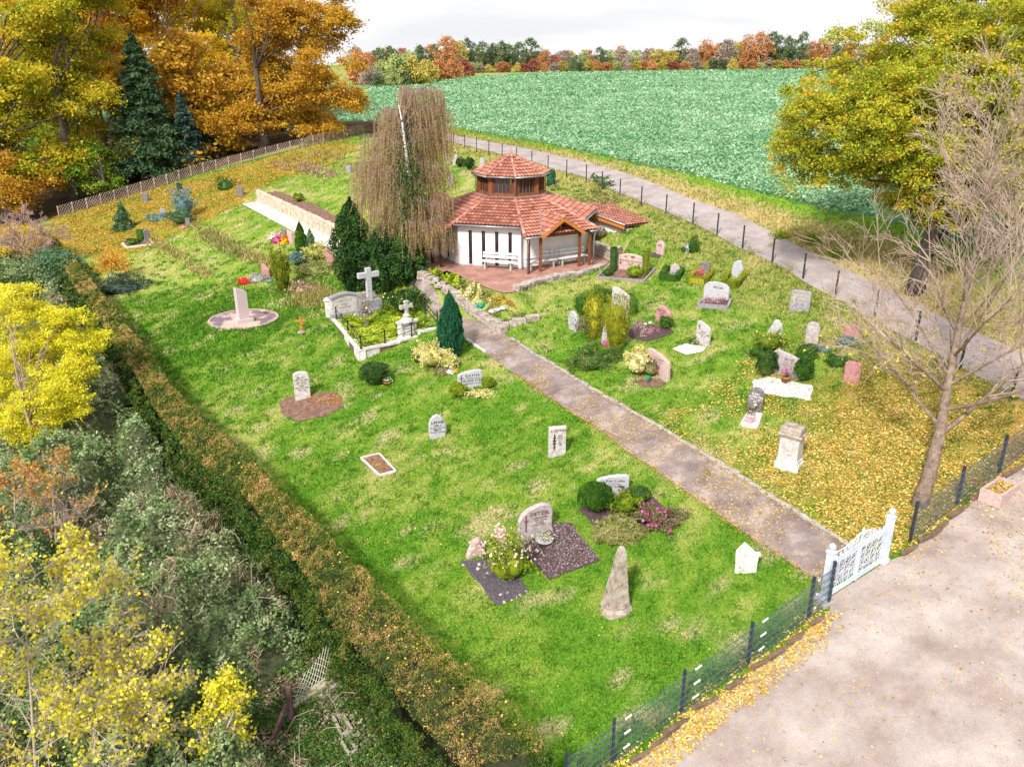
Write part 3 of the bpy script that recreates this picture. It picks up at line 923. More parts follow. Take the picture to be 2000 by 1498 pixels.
def gutter(a, b, parent, r=.06):
    mb = MB(); mb.tube([a, b], r, 8); return mb.build('gutter', M['zinc'], parent, True)
def downpipe(pts, parent, r=.04):
    mb = MB(); mb.tube(pts, r, 8); return mb.build('downpipe', M['zinc'], parent, True)
for k in range(8):
    r1 = RP if k in (0, 6) else RE
    z = (zP if k in (0, 6) else Z_E) - .06
    if k == 0:
        a, b = oc(r1 + .07, 0, z), oc(r1 + .07, 1, z)
        gutter(a, a + (b - a) * .27, chapel); gutter(a + (b - a) * .87, b, chapel)
    else:
        gutter(oc(r1 + .07, k, z), oc(r1 + .07, k + 1, z), chapel)
    # eaves board
    mb = MB(); mb.bar(oc(r1 - .12, k, z - .02), oc(r1 - .12, k + 1, z - .02), .04, .16)
    if k not in (0,): mb.build('eaves_board', M['wood'], chapel)
# soffit closing wall to eave
dp = oc(RW + .09, 0)
downpipe([oc(RE + .02, -.02, Z_E - .1), oc(RE - .1, -.02, Z_E - .3), Vector((dp.x, dp.y, Z_E - .5)), Vector((dp.x, dp.y, .35)), Vector((dp.x + .02, dp.y - .15, .12))], chapel)
dp = oc(RW + .09, 1)
downpipe([Vector((dp.x, dp.y, 2.3)), Vector((dp.x, dp.y, .1))], chapel)

# lantern
LH = 1.16
lant = MB()
for k in range(8):
    a = oc(RL, k); b = oc(RL, k + 1)
    lant.bar(oc(RL - .02, k, zL - .3), oc(RL - .02, k, zL + LH), .16, .16)
    lant.bar(oc(RL, k, zL + .10), oc(RL, k + 1, zL + .10), .10, .16)
    lant.bar(oc(RL, k, zL + LH - .06), oc(RL, k + 1, zL + LH - .06), .10, .16)
    d = (b - a).normalized(); Lg = (b - a).length
    for u in (.13, .2, Lg - .2, Lg - .13):
        p = a + d * u; lant.bar((p.x, p.y, zL + .1), (p.x, p.y, zL + LH), .05, .05)
lant.build('lantern_frame', M['wood'], chapel)
for k in range(8):
    a = oc(RL - .03, k); b = oc(RL - .03, k + 1); d = (b - a).normalized(); Lg = (b - a).length
    mb = MB(); u0, u1 = .28, Lg - .28
    for i in range(5):
        p = a + d * (u0 + (u1 - u0) * i / 4); mb.bar((p.x, p.y, zL + .18), (p.x, p.y, zL + LH - .14), .045, .045)
    for z in (zL + .2, zL + LH - .15):
        mb.bar((a + d * u0) + Vector((0, 0, z)), (a + d * u1) + Vector((0, 0, z)), .05, .05)
    w = mb.build('window', M['wood'], chapel)
    g = MB(); p = a + d * Lg / 2; n = Vector((d.y, -d.x, 0))
    g.bar(a + d * u0 - n * .03 + Vector((0, 0, zL + LH / 2 + .02)), a + d * u1 - n * .03 + Vector((0, 0, zL + LH / 2 + .02)), .012, LH - .32)
    g.build('pane', M['glass'], w)
    f = MB(); e0 = oc(RL + .02, k, zL + .05); e1 = oc(RL + .02, k + 1, zL + .05)
    t = R(A0 + 45 * k + 22.5); o = Vector((math.cos(t), math.sin(t), -SL)) * .26
    f.add([e0, e1, e1 + o + Vector((0, 0, .05)), e0 + o + Vector((0, 0, .05)), e0 + Vector((0, 0, .12)), e1 + Vector((0, 0, .12))], [(0, 3, 2, 1), (0, 1, 5, 4)])
    f.build('flashing', M['zinc'], chapel)
    fl = MB(); 
RT = 2.30
zt = zL + LH + .02
top_z = zt + 1.02
# lantern core ceiling and roof
for k in range(8): facet(k, .10, top_z, RT, zt, 'lantern_roof')
for k in range(8): ridge_tiles(oc(.12, k, top_z + .03), oc(RT + .04, k, zt + .05), chapel, .075, .27)
mb = MB(); mb.lathe((0, 0, top_z - .1), [(.26, 0), (.2, .1), (.1, .19), (.03, .24), (.02, .5), (.0, .52)], 10, .5)
mb.build('roof_cap', L['tile'], chapel, True)
for k in range(8):
    gutter(oc(RT + .05, k, zt - .03), oc(RT + .05, k + 1, zt - .03), chapel, .05)
    mb = MB(); mb.bar(oc(RT - .14, k, zt - .06), oc(RT - .14, k + 1, zt - .06), .04, .12); mb.build('eaves_board', M['wood'], chapel)
for k in (0, 2, -2):
    downpipe([oc(RT, k, zt - .05), oc(RL + .12, k, zt - .18), oc(RL + .12, k, zL + .12)], chapel, .035)

# porch on the front right side: posts, beams, little gable
t = R(A0 + 22.5); pout = Vector((math.cos(t), math.sin(t), 0)); pux = Vector((-math.sin(t), math.cos(t), 0))
ew = RP * math.sin(R(22.5))
papo = RP * c225 - .22
def pp(u, out, z): return pout * out + pux * u + Vector((0, 0, z))
beam = MB()
beam.bar(pp(-ew + .25, papo, zP - .06), pp(-1.32, papo, zP - .06), .13, .16)
beam.bar(pp(1.36, papo, zP - .06), pp(ew - .2, papo, zP - .06), .13, .16)
beam.bar(pp(-1.3, papo + .0, zP - .10), pp(1.34, papo + .0, zP - .10), .12, .14)
for u in (-ew + .3, ew - .3):
    beam.bar(pp(u, papo, zP - .02), pp(u * .8, RW * c225, zP + .35), .1, .12)
for u in (-1.25, 1.3): beam.bar(pp(u, papo, zP - .02), pp(u, RW * c225, zP - .02), .1, .12)
for i in range(9):
    u = -2.0 + i * .5
    if abs(u) > 1.4: beam.bar(pp(u, RP * c225 - .02, zP - .06), pp(u, RW * c225, roof_z(RW * c225) - .12), .06, .1)
beam.build('porch_beams', M['wood'], chapel)
for u in (-ew + .36, -1.28, 1.30, ew - .42):
    mb = MB(); p = pp(u, papo, 0); mb.bar((p.x, p.y, -.1), (p.x, p.y, zP - .12), .13, .13, Vector(pout)); mb.build('porch_post', M['wood'], chapel)
for u, o in ((-ew + .22, .17), (ew - .24, .17)):
    downpipe([pp(u, papo + .26, zP - .08), pp(u, papo + .24, zP - .22), pp(u, papo + o, zP - .4), pp(u, papo + o, .02)], chapel, .045)
# gable
gw = 1.38; gz = zP + .86; go = RP * c225 + .12
gback = RE * c225 - (gz - Z_E) / SL
for s_ in (-1, 1):
    # origin at ridge front; rows run down the side
    o = pp(0, go, gz); ux = -pout; dn = (pp(s_ * gw, go, zP - .02) - o); S = dn.length; dn.normalize()
    Lr = go - gback
    # the valley: ridge reaches back Lr, the foot reaches back only to the eave
    lim = lambda s, Lr=Lr, S=S: Lr * (1 - s / S) + .05
    tile_roof('gable_roof', o, ux, dn, 0, S, lambda s: 0.0, lim, chapel, .34, .25)
ridge_tiles(pp(0, go + .03, gz + .05), pp(0, gback, gz + .05), chapel, .09)
mb = MB()
for s_ in (-1, 1):
    mb.bar(pp(0, go + .01, gz - .10), pp(s_ * (gw + .02), go + .01, zP - .12), .05, .17)
mb.build('verge_board', M['orange_wood'], chapel)
mb = MB()
for s_ in (-1, 1): mb.bar(pp(0, papo, gz - .22), pp(s_ * (gw - .1), papo, zP - .06), .12, .14)
mb.bar(pp(0, papo, zP - .1), pp(0, papo, gz - .2), .1, .12)
mb.build('gable_truss', M['wood'], chapel)
# valley flashing
mb = MB(); mb.bar(pp(-gw - .05, RP * c225 + .1, zP + .02), pp(-.2, gback + .25, gz - .02), .10, .03); mb.build('valley_flashing', M['zinc'], chapel)

# left porch posts and wing, seen through the birch
t = R(A0 + 45 * 6 + 22.5); lout = Vector((math.cos(t), math.sin(t), 0)); lux = Vector((-math.sin(t), math.cos(t), 0))
def lp(u, out, z): return lout * out + lux * u + Vector((0, 0, z))
for u in (-1.9, -.6, .7, 1.9):
    mb = MB(); p = lp(u, papo, 0); mb.bar((p.x, p.y, -.1), (p.x, p.y, zP - .1), .14, .14, Vector(lout)); mb.build('porch_post', M['wood_dark'], chapel)
mb = MB(); mb.bar(lp(-ew + .2, papo, zP - .1), lp(ew - .2, papo, zP - .1), .13, .16); mb.build('porch_beams', M['wood'], chapel)
mb = MB(); mb.bar(lp(ew * .2, RP * c225 + .1, zP + .0), lp(ew, RP * c225 + .1, zP), .06, .2); mb.build('verge_board', M['orange_wood'], chapel)
# rear wing roof behind the left side
mb = MB(); bw = Vector((-5.6, 1.2, 0))
mb.prism([(-6.3, .6), (-4.3, .6), (-4.3, 3.8), (-6.3, 3.8)], -.3, 2.2); mb.build('wing_wall', M['plaster'], chapel)
tile_roof('wing_roof', (-4.1, .3, 2.85), (0, 1, 0), Vector((-1, 0, -.22)).normalized(), 0, 2.5, lambda s: 0, lambda s: 3.8, chapel)

# low wing on the right running into the slope
wa = G(1140, 463) - CH; wb = G(1224, 453) - CH
wd = (wb - wa); wd.z = 0; wl = wd.length; wd.normalize(); wn = Vector((-wd.y, wd.x, 0))
zwa = zat(G(1148, 462), 413) - CH.z; zwb = zat(G(1224, 453), 440) - CH.z
wa0 = wa - wd * 1.4
zs = (zwb - zwa) / wl
zw0 = zwa - zs * 1.4
mb = MB()
P4 = [wa0, wa0 + wd * (wl + 1.4), wa0 + wd * (wl + 1.4) + wn * 3.6, wa0 + wn * 3.6]
mb.prism([(p.x, p.y) for p in P4], -.5, [zw0 - .18, zwb - .22, zwb - .22, zw0 - .18]); mb.build('wing_wall', M['plaster'], chapel)
o = Vector((wa0.x, wa0.y, zw0)) - wn * .25
dn = Vector((wd.x, wd.y, zs)).normalized()
tile_roof('wing_roof', o, wn, dn, 0, wl + 1.4 + .12, lambda s: 0, lambda s: 4.2, chapel)
mb = MB()
mb.bar(o - wn * .03 + dn * 1.2 + Vector((0, 0, -.06)), o - wn * .03 + dn * (wl + 1.52) + Vector((0, 0, -.06)), .05, .22); mb.build('verge_board', M['orange_wood'], chapel)
sc = MB()
nz = 22
for i in range(nz):
    p = o - wn * .065 + dn * (1.25 + (wl + .45) * i / nz) + Vector((0, 0, -.19))
    sc.lathe(p, [(.0, -.06), (.05, -.03), (.055, .05), (.0, .055)], 6)
sc.build('scalloped_trim', M['orange_wood'], chapel)
mb = MB(); mb.bar(o + wn * .05 + dn * 1.0 + Vector((0, 0, -.26)), o + wn * .05 + dn * (wl + 1.5) + Vector((0, 0, -.26)), .06, .12); mb.build('rafter', M['wood_dark'], chapel)
mb = MB(); mb.tube([o - wn * .1 + dn * .6 + Vector((0, 0, .08)), o - wn * .1 + dn * (wl + 1.6) + Vector((0, 0, .08))], .045, 8); mb.build('gutter', M['zinc'], chapel, True)

# paved terrace and its edging
def brick_mat():
    m, nt = new_mat('brick_paving')
    geo = nt.nodes.new('ShaderNodeNewGeometry')
    mp = nt.nodes.new('ShaderNodeMapping'); mp.inputs['Rotation'].default_value = (0, 0, R(28))
    b = nt.nodes.new('ShaderNodeTexBrick'); b.inputs['Scale'].default_value = 2.4
    b.inputs['Color1'].default_value = (.36, .16, .13, 1); b.inputs['Color2'].default_value = (.50, .27, .22, 1); b.inputs['Mortar'].default_value = (.22, .14, .11, 1)
    b.inputs['Mortar Size'].default_value = .018
    n = nt.nodes.new('ShaderNodeTexNoise'); n.inputs['Scale'].default_value = 1.3; n.inputs['Detail'].default_value = 5
    r = ramp(nt, [(.7, .72, .65), (1.2, 1.15, 1.15)], [.35, .65])
    mu = nt.nodes.new('ShaderNodeMixRGB'); mu.blend_type = 'MULTIPLY'; mu.inputs[0].default_value = .8
    d = nt.nodes.new('ShaderNodeBsdfPrincipled'); d.inputs['Roughness'].default_value = .85
    o = nt.nodes.new('ShaderNodeOutputMaterial')
    nt.links.new(geo.outputs['Position'], mp.inputs[0]); nt.links.new(mp.outputs[0], b.inputs['Vector'])
    nt.links.new(geo.outputs['Position'], n.inputs['Vector']); nt.links.new(n.outputs['Fac'], r.inputs[0])
    nt.links.new(b.outputs['Color'], mu.inputs[1]); nt.links.new(r.outputs[0], mu.inputs[2])
    nt.links.new(mu.outputs[0], d.inputs['Base Color']); nt.links.new(d.outputs[0], o.inputs['Surface'])
    return m
M['brick'] = brick_mat()
sheet('pavement', np.array(TER), M['brick'], .03, .8, 'reddish brick paving round the front of the chapel', zfun=lambda x, y: zt_)

def stone_wall(name, pts, h, w, label, cat, mat=M['drywall'], stone=.35, z0=None, rag=.05, group=None, zt=None):
    """wall of uneven stones along a line of ground points"""
    mb = MB(); g = random.Random(len(pts) * 7 + int(h * 100))
    for a, b in zip(pts[:-1], pts[1:]):
        a = Vector(a); b = Vector(b); Lg = (b - a).length
        hh = h
        rows = max(1, int(round(hh / .2)))
        for rI in range(rows):
            u = -g.uniform(0, .1)
            while u < Lg:
                l = g.uniform(.6, 1.4) * stone
                c = a + (b - a) * min(1, (u + l / 2) / Lg)
                zb = (c.z if z0 is None else z0)
                top = rI == rows - 1
                ht = hh / rows * (g.uniform(.85, 1.15) if top else 1.0)
                mb.box((c.x + g.gauss(0, rag * .3), c.y + g.gauss(0, rag * .3), zb + hh / rows * rI + ht / 2 - .03), (l * .97, w * g.uniform(.9, 1.1), ht * .97), math.atan2(b.y - a.y, b.x - a.x) + g.gauss(0, .04), Matrix.Rotation(g.gauss(0, .03), 3, 'X') @ Matrix.Rotation(g.gauss(0, .03), 3, 'Y'))
                u += l
    ob = mb.build(name, mat)
    bv = ob.modifiers.new('bevel', 'BEVEL'); bv.width = .02; bv.segments = 1
    return tag(ob, label, cat, group)
def gl(l, dz=0): return [G(x, y) + Vector((0, 0, dz)) for x, y in l]
stone_wall('retaining_wall', [PZ(x, y, CH.z - .25) for x, y in [(1008, 577), (1050, 563), (1090, 553), (1118, 549)]], .55, .45, 'low rough stone wall at the front corner of the brick terrace', 'wall')
stone_wall('retaining_wall', [PZ(x, y, CH.z - .05) for x, y in [(1122, 542), (1150, 533), (1172, 525)]], .28, .4, 'short stone edging below the porch downpipe on the right', 'wall')
stone_wall('retaining_wall', [PZ(x, y, CH.z - .1) for x, y in [(1160, 500), (1176, 507), (1198, 516), (1206, 512)]], .95, .35, 'dry stone wall holding back the lawn right of the porch', 'wall')
stone_wall('retaining_wall', gl([(985, 652), (955, 634), (925, 612), (900, 590), (870, 570), (846, 553), (825, 545)]), .42, .4, 'mossy stone wall between the path and the yellow flower bed', 'wall')
stone_wall('retaining_wall', gl([(942, 622), (985, 640), (1010, 634), (1045, 625)]), .3, .35, 'low stone edging under the creeping shrub beside the path', 'wall')
stone_wall('path_kerb', gl([(1000, 662), (1040, 690), (1100, 724), (1150, 756), (1224, 799), (1280, 831), (1375, 889), (1396, 901), (1452, 935), (1505, 972), (1552, 999), (1592, 1025), (1650, 1062)]), .12, .14, 'narrow weathered kerb stones along the right edge of the path', 'kerb', M['kerb'], .9, rag=.03)
stone_wall('path_kerb', gl([(911, 664), (936, 681)]), .14, .12, 'short white kerb piece at the bend of the path', 'kerb', M['white_kerb'], .9, rag=.01)
stone_wall('court_kerb', [Vector((p[0], p[1], float(hgt(*p)))) for p in KERB], .12, .12, 'mossy kerb below the mesh fence in the foreground', 'kerb', M['kerb_brown'], 1.0, rag=.02)
stone_wall('court_kerb', [Vector((p[0], p[1], float(hgt(*p)))) for p in KERB2], .14, .14, 'brown kerb under the leaves right of the white gate', 'kerb', M['kerb_brown'], 1.0, rag=.02)

# benches
def make_bench(name):
    b = empty(name, (0, 0, 0))
    for (y, z) in ((-.20, .45), (-.06, .46), (.08, .46)):
        mb = MB(); mb.box((0, y, z), (1.95, .12, .035)); mb.build('seat_slat', M['bench_white'], b)
    for z, y in ((.66, .19), (.84, .23)):
        mb = MB(); mb.box((0, y, z), (1.95, .03, .13), 0, Matrix.Rotation(R(-12), 3, 'X')); mb.build('back_slat', M['bench_white'], b)
    for x in (-.75, .75):
        mb = MB()
        mb.bar((x, -.22, 0), (x, -.18, .43), .06, .08); mb.bar((x, .12, 0), (x, .10, .43), .06, .08)
        mb.bar((x, -.26, .42), (x, .16, .42), .05, .05); mb.bar((x, .10, .42), (x, .26, .92), .05, .05)
        mb.build('leg', M['bench_leg'], b)
    return b
bench = make_bench('bench')
def put_bench(b, k, u, off, label):
    t = R(A0 + 45 * k + 22.5); o = Vector((math.cos(t), math.sin(t), 0)); ux = Vector((-math.sin(t), math.cos(t), 0))
    p = CH + o * (RW * c225 + off) + ux * u
    b.location = (p.x, p.y, CH.z + .03); b.rotation_euler = (0, 0, t + math.pi / 2)
    return tag(b, label, 'bench', 'white slatted benches against the chapel wall')
b2 = copy_tree(bench); b3 = copy_tree(bench)
put_bench(bench, -1, .65, .42, 'white slatted bench below the slit windows')
put_bench(b2, 0, -.85, .42, 'white slatted bench under the porch, nearest the corner downpipe')
put_bench(b3, 0, 1.25, .42, 'white slatted bench under the porch by the stone wall')
for c in children(b3):
    if c.name.startswith('leg'): pass

# ------------------------------------------------------------------ gravestones
GLYPH = {}
def load_glyphs(chars):
    obs = []
    for ch in chars:
        cu = bpy.data.curves.new('lettering', 'FONT'); cu.body = ch; cu.size = 1; cu.resolution_u = 1; cu.offset = .014
        o = bpy.data.objects.new('lettering', cu); COL.objects.link(o); obs.append((ch, o, cu))
    dg = bpy.context.evaluated_depsgraph_get()
    for ch, o, cu in obs:
        me = bpy.data.meshes.new_from_object(o.evaluated_get(dg))
        xs = [v.co.x for v in me.vertices] or [0, .25]
        x0 = min(xs); GLYPH[ch] = ([(v.co.x - x0, v.co.y) for v in me.vertices], [tuple(p.vertices) for p in me.polygons], (max(xs) - x0) + .07)
        bpy.data.meshes.remove(me)
    for ch, o, cu in obs:
        bpy.data.objects.remove(o); bpy.data.curves.remove(cu)
load_glyphs(sorted(set('ABCDEFGHIJKLMNOPQRSTUVWXYZÄÖÜabcdefghijklmnopqrstuvwxyz0123456789.-*†')))
def text_mesh(lines, size, mat, w=None):
    """lettering as thin faces; lines: list of (text, x, y, size), centred on x"""
    V = []; Fc = []
    for (t, x, y, sz) in lines:
        tw = sum(GLYPH[c][2] if c in GLYPH else .28 for c in t) * sz
        cx = x - tw / 2
        for c in t:
            if c not in GLYPH: cx += .28 * sz; continue
            vs, fs, aw = GLYPH[c]; b = len(V)
            V += [(cx + a * sz, 0, y + q * sz) for a, q in vs]
            Fc += [tuple(i + b for i in f) for f in fs]
            cx += aw * sz
    return V, Fc

PROF = {
 'flat': [(-.5, 0), (-.5, 1), (.5, 1), (.5, 0)],
 'arch': [(-.5, 0), (-.5, .86)] + [(-.5 + i / 10, .86 + .14 * math.sin(math.pi * i / 10)) for i in range(1, 10)] + [(.5, .86), (.5, 0)],
 'soft': [(-.5, 0), (-.5, .9), (-.44, .965), (-.3, .99), (0, 1), (.3, .99), (.44, .965), (.5, .9), (.5, 0)],
 'round': [(-.46, 0), (-.5, .6), (-.47, .8), (-.36, .93), (-.18, .99), (0, 1), (.18, .99), (.36, .93), (.47, .8), (.5, .6), (.46, 0)],
 'shoulder': [(-.5, 0), (-.5, .88), (-.46, .94), (-.3, .985), (-.1, 1), (.1, 1), (.3, .985), (.46, .94), (.5, .88), (.5, 0)],
 'slant_r': [(-.5, 0), (-.5, .74), (-.46, .80), (-.36, .87), (-.1, .95), (.2, 1), (.42, 1), (.49, .96), (.5, .9), (.5, 0)],
 'slant_l': [(-.5, 0), (-.5, .93), (-.46, .98), (-.34, 1), (-.1, .97), (.2, .90), (.42, .82), (.49, .77), (.5, .7), (.5, 0)],
 'rough': [(-.42, 0), (-.5, .32), (-.48, .60), (-.37, .80), (-.22, .90), (-.02, 1), (.14, .97), (.30, .84), (.44, .62), (.5, .42), (.46, .2), (.40, .05)],
 'egg': [(-.34, 0), (-.46, .2), (-.5, .42), (-.46, .66), (-.34, .86), (-.14, .98), (.05, 1), (.24, .92), (.40, .72), (.5, .45), (.46, .2), (.36, 0)],
 'blunt': [(-.47, 0), (-.5, .2), (-.49, .55), (-.40, .72), (-.22, .90), (0, .97), (.30, 1), (.42, .92), (.49, .74), (.47, .4), (.5, .12), (.49, 0)],
 'cone': [(-.5, 0), (-.46, .3), (-.34, .62), (-.17, .9), (-.03, .99), (.1, 1), (.22, .9), (.36, .6), (.48, .25), (.5, 0)],
 'leaf': [(-.25, 0), (-.46, .22), (-.5, .5), (-.38, .8), (-.1, 1), (.14, .92), (.38, .68), (.5, .4), (.44, .15), (.3, 0)],
 'peak': [(-.5, 0), (-.47, .5), (-.36, .88), (-.1, 1), (.16, .94), (.38, .7), (.5, .45), (.5, 0)],
}
def slab(prof, w, h, d, rough=0.0, seed=0, soft=.03):
    """upright slab with softened edges, front face towards -y"""
    g = random.Random(seed)
    P = PROF[prof]
    pts = []
    n = len(P)
    for i in range(n):
        a = P[i]; b = P[(i + 1) % n]
        if i == n - 1: pts.append(a); break
        L_ = math.hypot((b[0] - a[0]) * w, (b[1] - a[1]) * h)
        k = max(1, int(L_ / .12)) if rough else 1
        for j in range(k): pts.append((a[0] + (b[0] - a[0]) * j / k, a[1] + (b[1] - a[1]) * j / k))
    pts = [(x * w + g.gauss(0, rough), y * h + (g.gauss(0, rough) if y > 0 else -.08)) for x, y in pts]
    cx = 0; cz = h * .45
    mb = MB(); m = len(pts)
    layers = [(-d / 2, soft), (-d / 2 + soft * .8, 0), (d / 2 - soft * .8, 0), (d / 2, soft)]
    if rough > .01: layers = [(-d / 2, soft * 1.6), (-d / 2 + soft, soft * .4), (-d * .1, 0), (d / 2 - soft, soft * .5), (d / 2, soft * 2.2)]
    vs = []
    for (y, ins) in layers:
        for (x, z) in pts:
            dx, dz = x - cx, z - cz; l = math.hypot(dx, dz) + 1e-6
            k = 1 - ins / l if z > 0 else 1
            vs.append((cx + dx * k, y + g.gauss(0, rough * .4), cz + dz * k if z > 0 else z))
    fs = [tuple(range(m - 1, -1, -1))[::-1]]
    for q in range(len(layers) - 1):
        for i in range(m):
            j = (i + 1) % m
            fs.append((q * m + i, q * m + j, (q + 1) * m + j, (q + 1) * m + i))
    fs.append(tuple((len(layers) - 1) * m + i for i in range(m))[::-1])
    mb.add(vs, fs)
    return mb

def frame_of(bl, br):
    a = G(*bl); b = G(*br); v = b - a
    return (a + b) / 2, math.hypot(v.x, v.y), math.atan2(v.y, v.x)

STONES = {}
def gravestone(key, bl, br, ytop, prof, mat, label, d=.16, rough=0.0, text=None, ink='ink', cross=None, tilt=0, ws=1.0, soft=.03, extra=None, roll=0):
    P, w, rz = frame_of(bl, br)
    w *= ws
    back = Vector((-math.sin(rz), math.cos(rz), 0)) * d / 2
    P = P + back
    h = zat(P, ytop) - P.z
    root = empty('gravestone', P, rz, label, 'gravestone', 'gravestones on the lawn')
    root.rotation_euler = (R(tilt), R(roll), rz)
    sl = slab(prof, w, h, d, rough, hash(key) % 999 if False else sum(map(ord, key)), soft)
    sl.build('slab', mat, root, smooth=False)
    V = []; Fc = []
    if text:
        L_ = []
        y = text.get('y', .78) * h
        for t, k in text['lines']:
            sz = k * h
            L_.append((t, text.get('x', 0) * w, y - sz * .7, sz)); y -= sz * text.get('lead', 1.05)
        V, Fc = text_mesh(L_, 1, None)
    if cross:
        x, yb, hh, ww = cross; x *= w; yb *= h; hh *= h; ww *= w; t = .018
        def q(x0, x1, z0, z1):
            b = len(V); V.extend([(x0, 0, z0), (x1, 0, z0), (x1, 0, z1), (x0, 0, z1)]); Fc.append((b, b + 1, b + 2, b + 3))
        q(x - t, x + t, yb, yb + hh); q(x - ww / 2, x - t - .001, yb + hh * .62, yb + hh * .62 + 2 * t); q(x + t + .001, x + ww / 2, yb + hh * .62, yb + hh * .62 + 2 * t)
    if V:
        off = -d / 2 - .006 - (rough * 1.2)
        me = bpy.data.meshes.new('inscription'); me.from_pydata([(a, off, c) for a, b, c in V], [], Fc); me.materials.append(M[ink])
        link('inscription', me, root)
    if extra: extra(root, w, h, d)
    STONES[key] = (root, P, w, h, d, rz)
    return root

def T(lines, x=0, y=.78, lead=1.05): return dict(lines=lines, x=x, y=y, lead=lead)
WS, GS = M['white_stone'], M['grey_stone']
# left of the path
gravestone('a', (577, 785), (607, 777), 726, 'shoulder', WS, 'tall narrow pale stone with eight lines of lettering behind a bare soil bed', .2,
  text=T([('ERNST', .085), ('KIRSCHSTEIN', .075), ('GEB. 5.3.1895', .06), ('GEST. 4.7.1964', .06), ('ALMA', .075), ('KIRSCHSTEIN', .075), ('1901 - 1983', .06)], y=.84))
gravestone('lange', (838, 861), (873, 851), 808, 'rough', M['light_granite'], 'rough pointed grey stone alone on the lawn, lettered LANGE', .16, .012,
  text=T([('LANGE', .15), ('WILLY', .10), ('*28.4.1907 †17.10.1983', .072), ('META', .10), ('*19.2.1909 †2.4.1985', .072)], y=.74))
gravestone('loe', (1072, 896), (1105, 887), 833, 'flat', WS, 'white square-topped stone with a dark ornament, weeds at its foot beside the path', .17,
  text=T([('LOETHERID', .115), ('', .06), ('HEINZ', .055), ('18.1.1922', .055), ('9.11.1990', .055), ('LISA', .055), ('1925', .055), ('2001', .055)], .16, .93, 1.15))
_r, _P, _w, _h, _d, _z = STONES['loe']
mb = MB()
for z, ww in ((.66, .07), (.60, .13), (.55, .06), (.50, .16), (.44, .08), (.40, .15), (.34, .06), (.28, .10), (.22, .04)):
    mb.box((-.19 * _w, -_d / 2 - .006, z * _h + .06), (ww * .8, .012, .05))
mb.box((-.19 * _w, -_d / 2 - .006, .47 * _h + .04), (.03, .014, .55 * _h)); mb.build('ornament', M['ink'], _r)
gravestone('kuehl', (895, 766), (942, 753), 723, 'slant_r', M['light_granite'], 'wide grey stone with a dark cross between two lime box balls', .16,
  text=T([('ILSE KÜHL', .17), ('*15.4.1909 †9.8.1998', .10), ('FRANZ KÜHL', .17), ('*20.2.1907 †4.1.1980', .10)], .12, .80), cross=(-.36, .25, .55, .16))
gravestone('main', (1013, 1061), (1081, 1034), 984, 'blunt', M['mauve_stone'], 'large rugged pinkish stone lettered DETZEL over a bed of dark bark mulch', .2, .012,
  text=T([('DETZEL', .16), ('HANS-DIETER', .075), ('1938 - 2004', .07), ('INGRID', .075), ('1941 - 2015', .07)], .10, .80), ink='ink_brown', cross=(-.3, .22, .52, .10))
gravestone('egg1', (913, 1094), (951, 1078), 1047, 'cone', M['pink_stone'], 'small plain pointed boulder at the head of the slate chip bed', .26, .012, soft=.09)
gravestone('schiller', (1165, 972), (1228, 962), 927, 'slant_r', M['light_granite'], 'pale slanting stone with handwritten lettering behind the big round box bush', .16,
  text=T([('Kurt Schiller', .17), ('1931 - 2008', .10), ('Ruth Schiller', .17)], .08, .8), ink='dark_ink' if 'dark_ink' in M else 'ink')
gravestone('roundback', (845, 713), (874, 708), 679, 'egg', M['mauve_stone'], 'rounded pinkish stone half hidden behind the cream variegated shrub', .2, .012)
gravestone('black', (742, 752), (757, 748), 714, 'flat', M['black_stone'], 'small polished black stone behind the dark round yew ball', .1,
  text=T([('KRAUSE', .14)], 0, .8), ink='ink_gold')
# right of the path
gravestone('wehler', (1193, 614), (1226, 622), 563, 'slant_l', WS, 'pale stone lettered WEHLER behind the two golden yew columns', .14,
  text=T([('WEHLER', .12), ('JOHANN  WALTRAUD', .06), ('1925      1930', .055), ('1997      2012', .055)], .08, .78), ink='ink_brown')
gravestone('white_oval', (1108, 641), (1128, 650), 607, 'leaf', M['light_granite'], 'small leaf-shaped white stone left of the dying rose bush', .14, .01)
gravestone('between', (1176, 671), (1190, 674), 634, 'peak', M['mauve_stone'], 'narrow grey stone squeezed between the two golden yew columns', .12, ws=1.3,
  text=T([('HORN', .14)], .2, .6), ink='ink_white')
gravestone('rose', (1278, 626), (1308, 636), 597, 'peak', M['rose_stone'], 'dark red rough stone behind the pink heather bed', .18, .014,
  text=T([('BERTHOLD', .12), ('1929 - 2003', .09), ('ELSE', .10)], -.05, .78))
gravestone('worne', (1358, 669), (1382, 679), 629, 'slant_l', WS, 'small white stone with a thin cross above a white pebble triangle', .14,
  text=T([('ERNA', .10), ('WORNSDORFF', .09), ('1915 - 1995', .07)], .10, .62), cross=(-.26, .62, .24, .2))
gravestone('schuch', (1262, 722), (1302, 748), 688, 'slant_l', M['pink_stone'], 'wide pinkish stone beside the big cream variegated bush near the path', .16,
  text=T([('SCHUCHARDT', .10), ('EMMI   MARTHA', .08), ('1904     1910', .06), ('1988     1999', .06)], .06, .78), ink='ink_brown')
gravestone('rangler', (1207, 527), (1255, 532), 496, 'arch', M['pink_stone'], 'broad arched pink stone between two clipped box pillars by the porch', .14,
  text=T([('MARGARETE RANGLER', .13), ('1920 - 2011', .10)], 0, .62), ink='ink_brown')
_r, _P, _w, _h, _d, _z = STONES['rangler']
mb = MB()
mb.box((-.20 * _w, -_d / 2 - .012, .82 * _h), (.10, .02, .07)); mb.box((.08 * _w, -_d / 2 - .012, .84 * _h), (.24, .02, .08)); mb.box((-.40 * _w, -_d / 2 - .012, .42 * _h), (.09, .02, .12))
mb.build('plaque', M['bronze'], _r)
